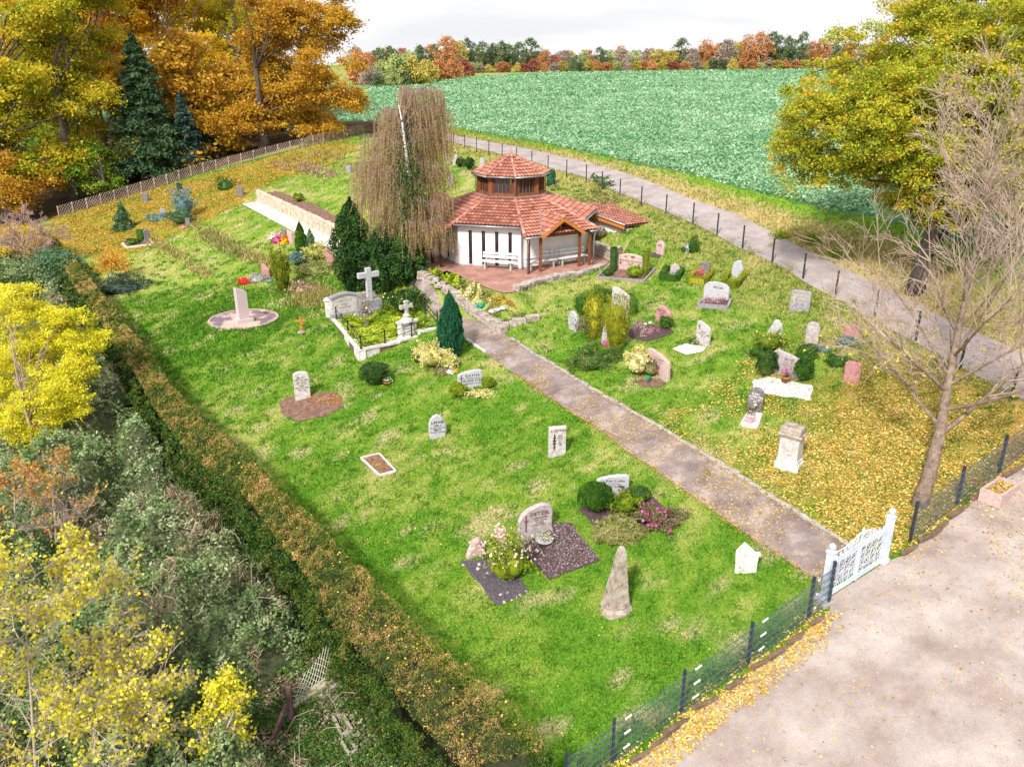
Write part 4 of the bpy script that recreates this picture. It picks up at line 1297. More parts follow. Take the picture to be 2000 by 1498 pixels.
gravestone('s1280', (1280, 496), (1295, 500), 471, 'round', M['pink_stone'], 'small pinkish stone on a dark soil patch right of the arched stone', .16, .008,
  text=T([('LINDE', .16)], 0, .75), ink='ink_brown')
gravestone('s1340', (1336, 494), (1345, 495), 474, 'leaf', M['light_granite'], 'tiny white stone between a small ball and a taller bush near the road', .12, .01, ws=1.2)
gravestone('s1316', (1306, 539), (1326, 542), 515, 'peak', M['mauve_stone'], 'low pinkish stone inside the leftmost little box hedge', .2, .014)
gravestone('s1376', (1366, 539), (1385, 540), 512, 'round', M['dark_stone'], 'small dark round stone above red and pink bedding in a box hedge', .14)
gravestone('s1438', (1427, 542), (1450, 544), 508, 'egg', M['light_granite'], 'tall pale lilac boulder stone in the rightmost little box hedge', .2, .012)
gravestone('grey_big', (1372, 588), (1422, 593), 551, 'round', M['light_granite'], 'wide light grey stone with white heather in a low stone trough', .16,
  text=T([('MÜLLER', .14)], .08, .8))
gravestone('s1562', (1541, 607), (1580, 610), 567, 'soft', M['grey_stone'], 'grey stone with a gold cross and gold letters closest to the road', .16,
  text=T([('LUDWIG', .14), ('ARNDT', .14)], .14, .82), ink='ink_gold', cross=(-.32, .35, .45, .2))
gravestone('s1513', (1496, 662), (1530, 664), 624, 'cone', M['light_granite'], 'white pointed boulder behind the bushy yellow-green shrub', .24, .012, soft=.07)
gravestone('s1585', (1570, 673), (1596, 678), 629, 'round', M['mauve_stone'], 'brownish rounded stone above a clipped green cushion', .14,
  text=T([('SEIFERT', .11), ('1921 - 1999', .09)], 0, .82), ink='ink_white')
gravestone('s1660', (1645, 673), (1676, 674), 636, 'soft', M['rose_stone'], 'reddish round-topped stone behind the pale blue conifer twigs', .14)
gravestone('s1662', (1645, 746), (1677, 750), 706, 'shoulder', M['rose_stone'], 'plain reddish stone standing alone under the bare tree twigs', .14, .008)
gravestone('beyer', (1507, 727), (1562, 744), 689, 'slant_l', M['mauve_stone'], 'large grey-pink stone lettered BEYER between two clipped dark bushes', .16,
  text=T([('BEYER', .16), ('1908 - 1979', .10), ('HILDEGARD', .10), ('1912 - 2004', .10)], .08, .78), ink='ink_brown')
gravestone('s1473', (1458, 803), (1488, 807), 757, 'round', M['dark_stone'], 'small dark grey stone with pale letters above white and pink flowers', .14,
  text=T([('KARL', .12), ('HOFFMANN', .10), ('1930 - 2016', .09), ('RIP', .1)], 0, .8), ink='ink_white')
# far left
gravestone('f1', (279, 393), (288, 395), 377, 'soft', M['dark_stone'], 'small dark stone nearest the left part of the lattice fence', .14, ws=1.1)
gravestone('f2', (347, 372), (353, 372), 357, 'soft', M['black_stone'], 'tiny black stone right against the lattice fence', .14, ws=1.4)
gravestone('f3', (360, 380), (367, 381), 366, 'soft', M['dark_stone'], 'small dark stone just above the blue-green juniper', .14, ws=1.3)
gravestone('f4', (463, 383), (474, 384), 364, 'soft', M['dark_stone'], 'small dark stone right of the low dark bush near the lattice fence', .14)
gravestone('f5', (314, 421), (323, 423), 407, 'slant_l', M['grey_stone'], 'small leaning grey stone behind a blue ground-hugging conifer', .12, ws=1.1, roll=-10)
gravestone('f6', (363, 441), (370, 442), 426, 'soft', M['dark_stone'], 'small dark stone above the pink flower cushion', .12, ws=1.2)
gravestone('f7', (285, 473), (294, 470), 449, 'soft', M['dark_stone'], 'dark upright stone at the corner of the leftmost kerbed bed', .16, ws=1.3)
gravestone('f8', (511, 535), (524, 545), 518, 'slant_l', M['rose_stone'], 'small brick-red stone beside red and silver bedding plants', .14, text=T([('HAASE', .2)], 0, .8), ink='ink_white')
gravestone('f9', (635, 508), (649, 520), 489, 'flat', M['rose_stone'], 'red-brown stone with pale letters right of the yellowish shrub', .14, text=T([('VOGEL', .18), ('1940', .14)], 0, .8), ink='ink_white')
gravestone('f10', (549, 464), (557, 466), 446, 'arch', M['dark_stone'], 'small grey stone amid the heaped flowers by the paved strip', .14, ws=1.1)
gravestone('f11', (562, 474), (571, 477), 453, 'flat', M['pink_stone'], 'short pink square pillar right of the heaped flowers', .2, ws=1.0)
gravestone('g1', (870, 322), (877, 323), 301, 'soft', M['pink_stone'], 'narrow pale stone at the birch edge, furthest left behind the chapel', .2)
gravestone('g2', (885, 323), (893, 323), 302, 'soft', WS, 'narrow pale stone left of the two dark bushes behind the chapel', .2)
gravestone('g3', (937, 333), (946, 333), 309, 'soft', M['mauve_stone'], 'narrow pale stone rising just above the lantern roof on the left', .2)
gravestone('g4', (875, 363), (884, 363), 341, 'soft', M['grey_stone'], 'grey stone half hidden behind the birch twigs left of the lantern', .2)
gravestone('g5', (676, 339), (685, 339), 324, 'soft', M['grey_stone'], 'grey stone by the left fringe of the weeping birch', .2)

# ------------------------------------------------------------------ monuments of other kinds
P = G(1243, 1002)
# small pyramid obelisk in the foreground, slightly leaning
a, w, rz = frame_of((1178, 1196), (1234, 1206))
P = a + Vector((-.02, .3, 0)); hh = zat(P, 1068) - P.z
ob = empty('obelisk', P, R(20), 'weathered lichen-spotted obelisk with a broken stone foot in the foreground lawn', 'obelisk')
mb = MB(); g = random.Random(4)
def ngon_loft(mb, rings, n, rot=0, jit=0.0):
    vs = []; fs = []
    for (r, z, ox) in rings:
        for k in range(n):
            t = rot + 2 * math.pi * k / n
            vs.append((r * math.cos(t) + ox + g.gauss(0, jit), r * math.sin(t) + g.gauss(0, jit), z + g.gauss(0, jit * .5)))
    m = len(rings)
    for i in range(m - 1):
        for k in range(n): fs.append((i * n + k, i * n + (k + 1) % n, (i + 1) * n + (k + 1) % n, (i + 1) * n + k))
    fs.append(tuple(range(n))[::-1]); fs.append(tuple((m - 1) * n + k for k in range(n)))
    mb.add(vs, fs)
ngon_loft(mb, [(.40 - .27 * i / 8, .24 + (hh - .36) * i / 8, .10 * i / 8) for i in range(9)] + [(.09, hh - .04, .11), (.03, hh, .11)], 4, math.pi / 4, .008)
s_ = mb.build('shaft', M['weathered'], ob)
mb = MB(); ngon_loft(mb, [(.50, -.1, 0), (.49, .10, 0), (.42, .22, .01), (.38, .26, .01)], 7, .3, .025); mb.build('foot', M['weathered'], ob)

# broken three-sided stone stump
a, w, rz = frame_of((1437, 1125), (1482, 1126))
P = a + Vector((0, .32, 0)); hh = zat(P, 1066) - P.z
st = MB(); ngon_loft(st, [(.37, -.1, 0), (.38, hh * .5, 0), (.40, hh * .82, 0), (.41, hh * .88, 0)], 3, R(-155), .008)
V_ = st.v
stump = st.build('broken_stone', M['old_white'], None, loc=P, rz=0)
me_ = stump.data
for v in me_.vertices:
    if v.co.z > hh * .84: v.co.z += .14 * (v.co.y)  + (.10 if v.co.x < 0 else -.06)
bvm = stump.modifiers.new('bevel', 'BEVEL'); bvm.width = .04; bvm.segments = 2
tag(stump, 'whitish three-sided stone stump with a sloping top near the gate', 'stone stump')

# tall pedestal with cap
a, w, rz = frame_of((1510, 913), (1557, 925))
P = a + Vector((math.sin(-rz), math.cos(rz), 0)) * .3; hh = zat(P, 833) - P.z
pd = empty('pedestal', P, rz, 'tall pale stone pedestal with a heavy weathered cap among yellow leaves', 'pedestal')
mb = MB(); mb.box((0, 0, .10), (w * .98, .62, .36)); mb.box((0, 0, .33), (w * .9, .56, .10)); o_ = mb.build('base', M['weathered'] if False else M['old_white'], pd)
bb = o_.modifiers.new('bevel', 'BEVEL'); bb.width = .03
mb = MB(); mb.box((0, 0, .38 + (hh - .75) / 2), (w * .80, .48, hh - .75)); o_ = mb.build('shaft', WS, pd)
mb = MB(); mb.box((0, 0, hh - .33), (w * .9, .56, .08)); mb.box((0, 0, hh - .25), (w * 1.02, .64, .10)); mb.box((0, 0, hh - .09), (w * .84, .52, .24)); o_ = mb.build('cap', M['weathered'], pd)
bb = o_.modifiers.new('bevel', 'BEVEL'); bb.width = .04; bb.segments = 2
mb = MB()
V, Fc = text_mesh([('HIER RUHT', 0, .52 * hh, .10), ('FAMILIE', 0, .46 * hh, .10)], 1, None)
me = bpy.data.meshes.new('inscription'); me.from_pydata([(x, -.246, z) for x, y, z in V], [], Fc); me.materials.append(M['mauve_stone']); link('inscription', me, pd)

# pink memorial pillar on a round paved ring
P = G(476, 629)
ms = empty('memorial_pillar', P, R(38), 'tall slanted-top pink granite pillar on a round brick paved ring', 'memorial')
hh = zat(P, 561) - P.z
wp = px2m(16, P)
mb = MB(); q = wp * .62
mb.prism([(-q, -q * .75), (q, -q * .75), (q, q * .75), (-q, q * .75)], .2, [hh + .0, hh - .25, hh - .25, hh]); mb.build('shaft', M['monument'], ms)
mb = MB(); mb.box((0, 0, .12), (q * 3.2, q * 2.6, .22)); mb.build('base', M['monument'], ms)
rb = MB()
Rr = px2m(63, P)
c0 = G(476, 624)
def disc_mesh(name, c, r0, r1, mat, dz, parent=None, n=56, m=4):
    V = []; Fc = []
    for j in range(m + 1):
        rr = r0 + (r1 - r0) * j / m
        for i in range(n):
            x = c.x + rr * math.cos(6.2832 * i / n); y = c.y + rr * math.sin(6.2832 * i / n)
            V.append((x, y, float(hgt(x, y)) + dz))
    for j in range(m):
        for i in range(n):
            k = (i + 1) % n
            Fc.append((j * n + i, (j + 1) * n + i, (j + 1) * n + k, j * n + k))
    return link(name, np_mesh(name, V, Fc, mat), parent)
def ring_mat():
    m, nt = new_mat('radial_brick_ring')
    geo = nt.nodes.new('ShaderNodeNewGeometry')
    v = nt.nodes.new('ShaderNodeTexVoronoi'); v.inputs['Scale'].default_value = 5.5; v.feature = 'DISTANCE_TO_EDGE'
    n1 = nt.nodes.new('ShaderNodeTexNoise'); n1.inputs['Scale'].default_value = 1.1; n1.inputs['Detail'].default_value = 3
    nt.links.new(geo.outputs['Position'], v.inputs['Vector']); nt.links.new(geo.outputs['Position'], n1.inputs['Vector'])
    r1 = ramp(nt, [(.62, .45, .40), (.52, .36, .32), (.20, .15, .19), (.17, .13, .17)], [.4, .52, .56, .7]); nt.links.new(n1.outputs['Fac'], r1.inputs[0])
    r2 = ramp(nt, [(.72, .62, .55), (1, 1, 1)], [.02, .06]); nt.links.new(v.outputs['Distance'], r2.inputs[0])
    mu = nt.nodes.new('ShaderNodeMixRGB'); mu.blend_type = 'MULTIPLY'; mu.inputs[0].default_value = 1
    nt.links.new(r1.outputs[0], mu.inputs[1]); nt.links.new(r2.outputs[0], mu.inputs[2])
    d = nt.nodes.new('ShaderNodeBsdfPrincipled'); d.inputs['Roughness'].default_value = .8
    o = nt.nodes.new('ShaderNodeOutputMaterial'); nt.links.new(mu.outputs[0], d.inputs['Base Color']); nt.links.new(d.outputs[0], o.inputs['Surface'])
    return m
M['ring'] = ring_mat()
tag(disc_mesh('round_pavement', c0, 0.02, Rr * 1.0, M['ring'], .03), 'round patch of pink and violet setts under the memorial pillar', kind='structure')
mb = MB()
for i in range(60):
    t = 6.2832 * i / 60
    x = c0.x + (Rr + .05) * math.cos(t); y = c0.y + (Rr + .05) * math.sin(t)
    mb.box((x, y, float(hgt(x, y)) + .02), (.12, Rr * .098, .10), t)
tag(mb.build('edging_ring', M['pink_stone']), 'ring of upright pink bricks round the memorial paving', 'edging')

# small wooden cross
P = G(589, 650); hh = zat(P, 618) - P.z
wc = empty('wooden_cross', P, R(5), 'little brown wooden cross standing alone on the lawn', 'cross')
mb = MB(); mb.box((0, 0, hh / 2), (.09, .05, hh)); mb.box((0, -.002, hh * .74), (.5, .054, .09)); mb.box((0, -.03, .3), (.16, .02, .14)); mb.build('cross', M['orange_wood'], wc)
mb = MB(); mb.lathe((0, 0, 0), [(.22, -.02), (.22, .06), (.16, .1), (0, .11)], 10); mb.build('foot', M['grey_stone'], wc)

# ------------------------------------------------------------------ walled family plot
cB = G(700, 706); zP2 = cB.z + .62
pA = PZ(640, 611, zP2); pB = PZ(700, 683, zP2); pC = PZ(858, 652, zP2); pD = PZ(815, 590, zP2); 
pD = pA + (pC - pB) * 1.02
pl = empty('walled_plot', (pB.x, pB.y, zP2 - .6), 0, 'raised family plot with a white retaining wall, iron railing and lime ground cover', 'grave plot')
off = Vector(pl.location)
def L3(p): return Vector(p) - off
def plot_wall(a, b, z1, w=.36, low=1.2, part='retaining_wall', mat=M['old_white']):
    a = L3(a); b = L3(b); d = (b - a); d.z = 0; L_ = d.length; d.normalize(); n = Vector((-d.y, d.x, 0))
    mb = MB(); N = max(1, int(L_ / .9)); g2 = random.Random(9)
    for i in range(N):
        p = a + d * (L_ * i / N); q = a + d * (L_ * (i + 1) / N)
        e = g2.gauss(0, .008); z1_ = z1; mid_ = (p + q) / 2 + off; z1 = max(z1, float(hgt(mid_.x, mid_.y)) + .10 - off.z)
        mb.prism([(x.x, x.y) for x in (p + n * e, q - d * .004 + n * e, q - d * .004 + n * (w + e), p + n * (w + e))], z1 - low, z1 - .1)
        mb.prism([(x.x, x.y) for x in (p - n * .04, q - d * .006 - n * .04, q - d * .006 + n * (w + .03), p + n * (w + .03))], z1 - .098, z1 + g2.gauss(0, .006)); z1 = z1_
    o = mb.build(part, mat, pl); return o
plot_wall(pA, pB, .6); plot_wall(pB + (pC - pB).normalized() * .0, pC, .6)
ip = [L3(pA), L3(pB), L3(pC), L3(pD)]
mb = MB()
mb.prism([(p.x, p.y) for p in ip], -.6, .52); mb.build('soil_fill', M['soil'], pl)
PLOT = np.array([(p.x, p.y) for p in (pA, pB, pC, pD)])
# railing with posts
def rail(a, b, n, w=.15, skip=0):
    a = L3(a); b = L3(b); d = b - a; nn = Vector((-d.y, d.x, 0)).normalized() * w
    rz_ = lambda p: max(.6, float(hgt(p.x + off.x, p.y + off.y)) + .08 - off.z)
    for i in range(skip, n):
        p = a + d * (i / (n - 1)) + nn; p.z = rz_(p)
        mb = MB(); mb.lathe(p, [(.06, 0), (.06, .06), (.034, .1), (.032, .62), (.045, .64), (.045, .68), (.02, .72), (.0, .73)], 8)
        mb.build('railing_post', M['iron'], pl)
    mb = MB()
    for z in (.28, .58):
        for i in range(n - 1):
            p = a + d * (i / (n - 1)) + nn; q = a + d * ((i + 1) / (n - 1)) + nn; m_ = (p + q) / 2
            zp_, zq_ = rz_(p) + z, rz_(q) + z; mb.tube([(p.x, p.y, zp_), (m_.x, m_.y, (zp_ + zq_) / 2 - .05), (q.x, q.y, zq_)], .018, 5)
    mb.build('railing_bars', M['iron'], pl)
e = (pB - pA).normalized() * .2
rail(pA + (pB - pA) * .22, pB - e * .3, 3)
rail(pB, pC + (pC - pB) * 0.0, 4, skip=1)
rail(pC, pC + (pD - pC) * .85, 4, .1, skip=1)
# back: plastered pier, tablet, cross on steps
mb = MB(); p = L3(PZ(645, 612, zP2)); mb.box((p.x, p.y, .85), (.42, .42, 1.0)); mb.box((p.x, p.y, 1.38), (.54, .54, .1)); mb.build('corner_pier', M['old_white'], pl)
bk = L3(pA) + (L3(pD) - L3(pA)) * .02; bd = (L3(pD) - L3(pA)); bl_ = bd.length; bd.normalize(); bn = Vector((-bd.y, bd.x, 0)); ang = math.atan2(bd.y, bd.x)
mb = MB(); c = bk + bd * (bl_ * .35) + bn * .1; mb.box((c.x, c.y, .95), (bl_ * .66, .3, .9), ang); mb.build('back_wall', M['mauve_stone'], pl)
tb = L3(PZ(673, 617, zP2))
tabl = MB(); s2 = slab('arch', 1.5, 1.32, .26); s2b = s2.build('tablet', M['white_stone'], pl); s2b.location = (tb.x, tb.y, .5); s2b.rotation_euler = (0, 0, ang)
mb = MB()
for i in range(11):
    x0 = -.80 + 1.6 * i / 11; xm = x0 + .08
    mb.box((xm, 0, 1.18 + .17 * math.sin(math.pi * (xm + .8) / 1.6)), (.15, .38, .09), 0)
mb.box((0, -.02, .16), (1.56, .36, .32))
hd = mb.build('cornice', M['grey_stone'], pl); hd.location = s2b.location; hd.rotation_euler = s2b.rotation_euler
V, Fc = text_mesh([('RUHESTÄTTE', 0, .95, .13), ('FAMILIE', 0, .76, .12), ('HEINRICH', 0, .58, .12)], 1, None)
me = bpy.data.meshes.new('inscription'); me.from_pydata([(x, -.14, z) for x, y, z in V], [], Fc); me.materials.append(M['mauve_stone']); io = link('inscription', me, s2b)
# stone cross on stepped base
cp = L3(PZ(728, 614, zP2)); crx = empty('stone_cross', Vector((cp.x, cp.y, .5)) + off, ang, 'large weathered stone cross on a stepped pedestal in front of the dark yews', 'stone cross')
zc_t = zat(Vector(crx.location), 523) - crx.location.z
mb = MB(); mb.box((0, 0, .24), (1.7, .8, .48)); mb.box((-.1, .05, .72), (1.15, .6, .48)); o_ = mb.build('pedestal', M['grey_stone'], crx)
mb = MB(); ch_ = zc_t - .96
mb.box((-.1, .05, .96 + ch_ / 2), (.30, .22, ch_)); mb.box((-.1 - .38, .05, .96 + ch_ * .78), (.46, .218, .30)); mb.box((-.1 + .38, .05, .96 + ch_ * .78), (.46, .218, .30)); o_ = mb.build('cross', M['light_granite'], crx)
bb = o_.modifiers.new('bevel', 'BEVEL'); bb.width = .02
# small white monument with cross
wp_ = PZ(796, 660, zP2 - .06); wm = empty('white_monument', wp_, ang + R(8), 'small white monument with shell niche and cross standing in the lime ground cover', 'monument')
mh = zat(wp_, 590) - wp_.z
k = mh / 2.2
mb = MB(); s3 = slab('arch', .86, 1.02 * k, .42, soft=.02); s3.build('niche_block', M['old_white'], wm)
mb = MB(); mb.box((0, 0, 1.0 * k), (1.0, .5, .09)); mb.lathe((-.47, -.2, 1.02 * k), [(.07, 0), (.08, .06), (0, .12)], 8); mb.lathe((.47, -.2, 1.02 * k), [(.07, 0), (.08, .06), (0, .12)], 8)
mb.lathe((0, 0, 1.04 * k), [(.34, 0), (.30, .12), (.16, .22), (.2, .3), (.10, .40)], 10); mb.build('cornice', M['white_stone'], wm)
mb = MB(); z0 = 1.4 * k; mb.box((0, 0, (z0 + mh) / 2), (.16, .14, mh - z0)); mb.box((-.19, 0, z0 + (mh - z0) * .68), (.20, .138, .15)); mb.box((.19, 0, z0 + (mh - z0) * .68), (.20, .138, .15))
for x, z in ((-.31, z0 + (mh - z0) * .68), (.31, z0 + (mh - z0) * .68), (0, mh + .02)): mb.box((x, 0, z), (.10, .16, .2) if x else (.22, .16, .08))
mb.build('cross', M['white_stone'], wm)
mb = MB(); mb.add([(-.28, -.214, .1), (.28, -.214, .1), (.28, -.214, .72 * k), (.1, -.214, .86 * k), (-.1, -.214, .86 * k), (-.28, -.214, .72 * k)], [(0, 1, 2, 3, 4, 5)]); mb.build('inset_panel', M['plaster'], wm)

# ------------------------------------------------------------------ beds, kerbs, gravel
BEDS = []
def bed(pxs, mat, label, dz=.03, name='grave_bed', rag=.03, cat='grave bed', kind=None, group=None):
    poly = GP(pxs); BEDS.append(poly)
    c = poly.mean(0)
    o = sheet(name, poly, mat, dz, .35, None, kind=None, rag=rag)
    return tag(o, label, cat, group)
def kerbed(pxs, mat, kmat, label, h=.10, w=.09, soil_dz=.05, name='kerbed_grave'):
    poly = GP(pxs); BEDS.append(poly)
    c = poly.mean(0); z = float(hgt(*c))
    root = empty(name, (c[0], c[1], z), 0, label, 'grave bed')
    mb = MB(); n = len(poly)
    for i in range(n):
        a = poly[i]; b = poly[(i + 1) % n]
        za, zb = float(hgt(*a)) - z, float(hgt(*b)) - z
        mb.bar((a[0] - c[0], a[1] - c[1], za + h / 2 - .04), (b[0] - c[0], b[1] - c[1], zb + h / 2 - .04), w, h + .08)
    mb.build('kerb', kmat, root)
    o = sheet('soil', poly - c, mat, soil_dz - z, .4, None, kind=None, parent=root, zfun=lambda x, y: float(hgt(x + c[0], y + c[1])))
    return root, poly
bed([(545, 790), (560, 775), (600, 772), (640, 765), (672, 775), (676, 795), (640, 812), (590, 823), (555, 815)], M['soil'], 'bare brown soil bed in front of the tall narrow pale stone', rag=.06)
bed([(1003, 1064), (1040, 1052), (1090, 1020), (1118, 1023), (1128, 1045), (1150, 1072), (1173, 1094), (1075, 1133), (1040, 1100)], M['mulch'], 'dark bark mulch bed in front of the large rugged pinkish stone', rag=.025)
bed([(899, 1098), (925, 1095), (960, 1090), (1000, 1110), (1034, 1158), (975, 1184), (935, 1140)], M['slate_chips'], 'grey-violet slate chip bed under the pale pink rose bush', rag=.03)
bed([(1128, 995), (1150, 990), (1240, 985), (1275, 970), (1330, 1018), (1270, 1035), (1215, 1066), (1160, 1030)], M['mulch'], 'dark soil bed carrying box balls, heather and magenta flowers', rag=.03)
bed([(1222, 648), (1245, 638), (1275, 634), (1310, 642), (1314, 650), (1290, 662), (1262, 668), (1235, 662)], M['mulch'], 'black soil patch with pink heather in front of the dark red stone', rag=.03)
bed([(1312, 683), (1340, 672), (1380, 680), (1370, 689), (1340, 694)], M['white_gravel'], 'white pebble triangle in front of the small white stone with a cross', rag=.03)
bed([(1470, 745), (1500, 738), (1540, 745), (1586, 755), (1582, 784), (1530, 774), (1472, 768)], M['white_gravel'], 'bright white pebble bed in front of the large grey-pink stone', rag=.04)
bed([(1268, 498), (1280, 494), (1294, 497), (1290, 504), (1270, 503)], M['mulch'], 'dark soil patch in front of the small pinkish stone', rag=.02)
bed([(1240, 745), (1265, 738), (1300, 748), (1290, 758), (1250, 756)], M['soil'], 'soil around the cream bush and the wide pinkish stone', rag=.03)
kerbed([(1166, 544), (1190, 521), (1280, 527), (1258, 551)], M['soil'], M['grave_kerb'], 'brown gravel bed with grey kerb in front of the broad arched pink stone', .12)
kerbed([(1362, 601), (1374, 590), (1427, 591), (1421, 606)], M['mulch'], M['grave_kerb'], 'small grey kerbed trough in front of the wide light grey stone', .22, .1, .16)
kerbed([(705, 896), (741, 888), (773, 922), (741, 930)], M['soil'], M['white_kerb'], 'tiny white-framed bed lying in the lawn left of the middle', .08, .07)
kerbed([(239, 478), (293, 470), (299, 479), (248, 485)], M['soil'], M['white_kerb'], 'leftmost pale kerbed bed on the leaf-strewn slope', .12, .12)
kerbed([(1447, 831), (1463, 806), (1487, 812), (1478, 838)], M['white_gravel'], M['white_kerb'], 'narrow white kerbed bed in front of the small dark grey stone', .1, .07)

def pebbles(poly, n, s0, s1, mat, label, name='pebbles', dz=.03):
    P = poly_scatter(np.asarray(poly), n); mb = MB(); g = random.Random(n)
    for x, y in P:
        s = g.uniform(s0, s1); z = float(hgt(x, y)) + dz
        ngl = g.uniform(0, 6.28)
        vs = []
        for (dx, dy, dz_) in ((1, 0, 0), (0, 1, 0), (-1, 0, 0), (0, -1, 0), (0, 0, .8), (0, 0, -.6)):
            dx *= g.uniform(.7, 1.2); dy *= g.uniform(.7, 1.2)
            vs.append((x + s * (dx * math.cos(ngl) - dy * math.sin(ngl)), y + s * (dx * math.sin(ngl) + dy * math.cos(ngl)), z + s * dz_))
        mb.add(vs, [(0, 1, 4), (1, 2, 4), (2, 3, 4), (3, 0, 4), (1, 0, 5), (2, 1, 5), (3, 2, 5), (0, 3, 5)])
    return tag(mb.build(name, mat), label, kind='stuff')
pebbles(GP([(902, 1099), (925, 1097), (958, 1092), (998, 1112), (1031, 1157), (975, 1181), (937, 1139)]), 1700, .02, .05, M['slate_chips'], 'violet-grey slate chips under the pale pink rose bush', 'slate_chips')
pebbles(GP([(1470, 745), (1500, 740), (1540, 747), (1584, 757), (1580, 782), (1530, 772), (1474, 767)]), 620, .05, .11, WS, 'white marble pebbles on the bed of the large grey-pink stone')
pebbles(GP([(1314, 683), (1340, 673), (1378, 680), (1370, 688), (1340, 693)]), 260, .04, .09, WS, 'white pebbles of the triangle below the small white stone')
V, Fc = quads(np.array([(x, y, float(hgt(x, y)) + .05) for x, y in poly_scatter(GP([(1006, 1066), (1040, 1054), (1090, 1022), (1116, 1025), (1171, 1093), (1077, 1131)]), 5200)]), rng.uniform(.03, .07, 5200), aspect=.5)
tag(link('bark_chips', np_mesh('bark_chips', V, Fc, L['scree'], rng.uniform(0, 1, 5200))), 'bark chips covering the bed of the large rugged stone', kind='stuff')

# ------------------------------------------------------------------ shrubs
def shrub_pts(kind, w, h, n, lump=.12, seed=1, depth=.10, d=None):
    """points near the skin of a shrub of width w, height h, standing on z=0"""
    d = d or w
    D = sphere_dirs(n)
    F3 = Field(seed, .9, 2, 3)
    if kind in ('ball', 'mound', 'egg'):
        D[:, 2] = np.where(D[:, 2] < -.35, -D[:, 2], D[:, 2]) if kind == 'ball' else np.abs(D[:, 2])
        l = 1 + lump * F3(D * 1.3)
        r = l * (1 - depth * rng.random(n) ** 1.5)
        zc = h / 2 if kind == 'ball' else 0
        rz = h / 2 if kind == 'ball' else h
        return np.stack([D[:, 0] * w / 2 * r, D[:, 1] * d / 2 * r, np.maximum(.02, zc + D[:, 2] * rz * r)], 1)
    t = rng.uniform(0, 6.283, n); 
    if kind == 'column':   # clipped pillar, slightly wider above
        u = rng.random(n); top = rng.random(n) < .18
        r = np.where(u < .08, .82 + u * 2, 1.0) * np.where(u > .93, .93, 1)
        r = np.where(top, np.sqrt(rng.random(n)) * .93, r)
        z = np.where(top, h * (1 - .02 * rng.random(n)), u * h * .98)
    elif kind == 'flame':  # pointed conifer
        u = rng.random(n) ** .8
        r = np.sin(np.clip((u * .93 + .10), 0, 1) * math.pi) ** .6 * (1 - .35 * u)
        z = u * h
        r = r / .93
    elif kind == 'cone':
        u = 1 - np.sqrt(rng.random(n)); u = u * .98
        r = 1 - u; z = u * h + .05
    elif kind == 'vase':   # upright golden yew: narrow foot, broad jagged top
        u = rng.random(n) ** .85
        r = .55 + .5 * np.clip(u * 1.4, 0, 1) * np.where(u > .88, 1 - (u - .88) * 4, 1)
        z = u * h
    k = np.stack([np.cos(t), np.sin(t), z / max(w, .1) * 1.2], 1)
    l = 1 + lump * F3(k * 1.6)
    r = r * l * (1 - depth * rng.random(n) ** 1.5)
    if kind == 'vase': z = z * (1 + .10 * F3(np.stack([np.cos(t) * 3, np.sin(t) * 3, t * 0], 1)))
    return np.stack([r * np.cos(t) * w / 2, r * np.sin(t) * d / 2, z], 1)

def core(kind, w, h, mat, parent, d=None):
    mb = MB(); d = d or w; s = .80
    if kind in ('ball',): pr = [(math.sin(a) * w / 2 * s, h / 2 - math.cos(a) * h / 2 * s) for a in np.linspace(.2, 3.1, 9)]
    elif kind in ('mound', 'egg'): pr = [(w / 2 * s * math.cos(a), h * s * math.sin(a)) for a in np.linspace(0, 1.55, 7)]
    elif kind == 'column': pr = [(w / 2 * s, .0), (w / 2 * .86, .1), (w / 2 * .88, h * .95), (.02, h * .955)]
    elif kind == 'flame': pr = [(max(.01, math.sin(min(1, u * .93 + .1) * math.pi) ** .6 * (1 - .35 * u) * w / 2 * .8), u * h * .95) for u in np.linspace(0, .98, 9)]
    elif kind == 'cone': pr = [(w / 2 * .75 * (1 - u) + .01, u * h * .95) for u in np.linspace(0, 1, 7)]
    elif kind == 'vase': pr = [(w / 2 * .5, 0), (w / 2 * .72, h * .4), (w / 2 * .80, h * .8), (w * .2, h * .88), (.01, h * .9)]
    mb.lathe((0, 0, 0), pr, 14)
    o = mb.build('inner_growth', mat, parent, True)
    o.scale = (1, d / w, 1)
    return o

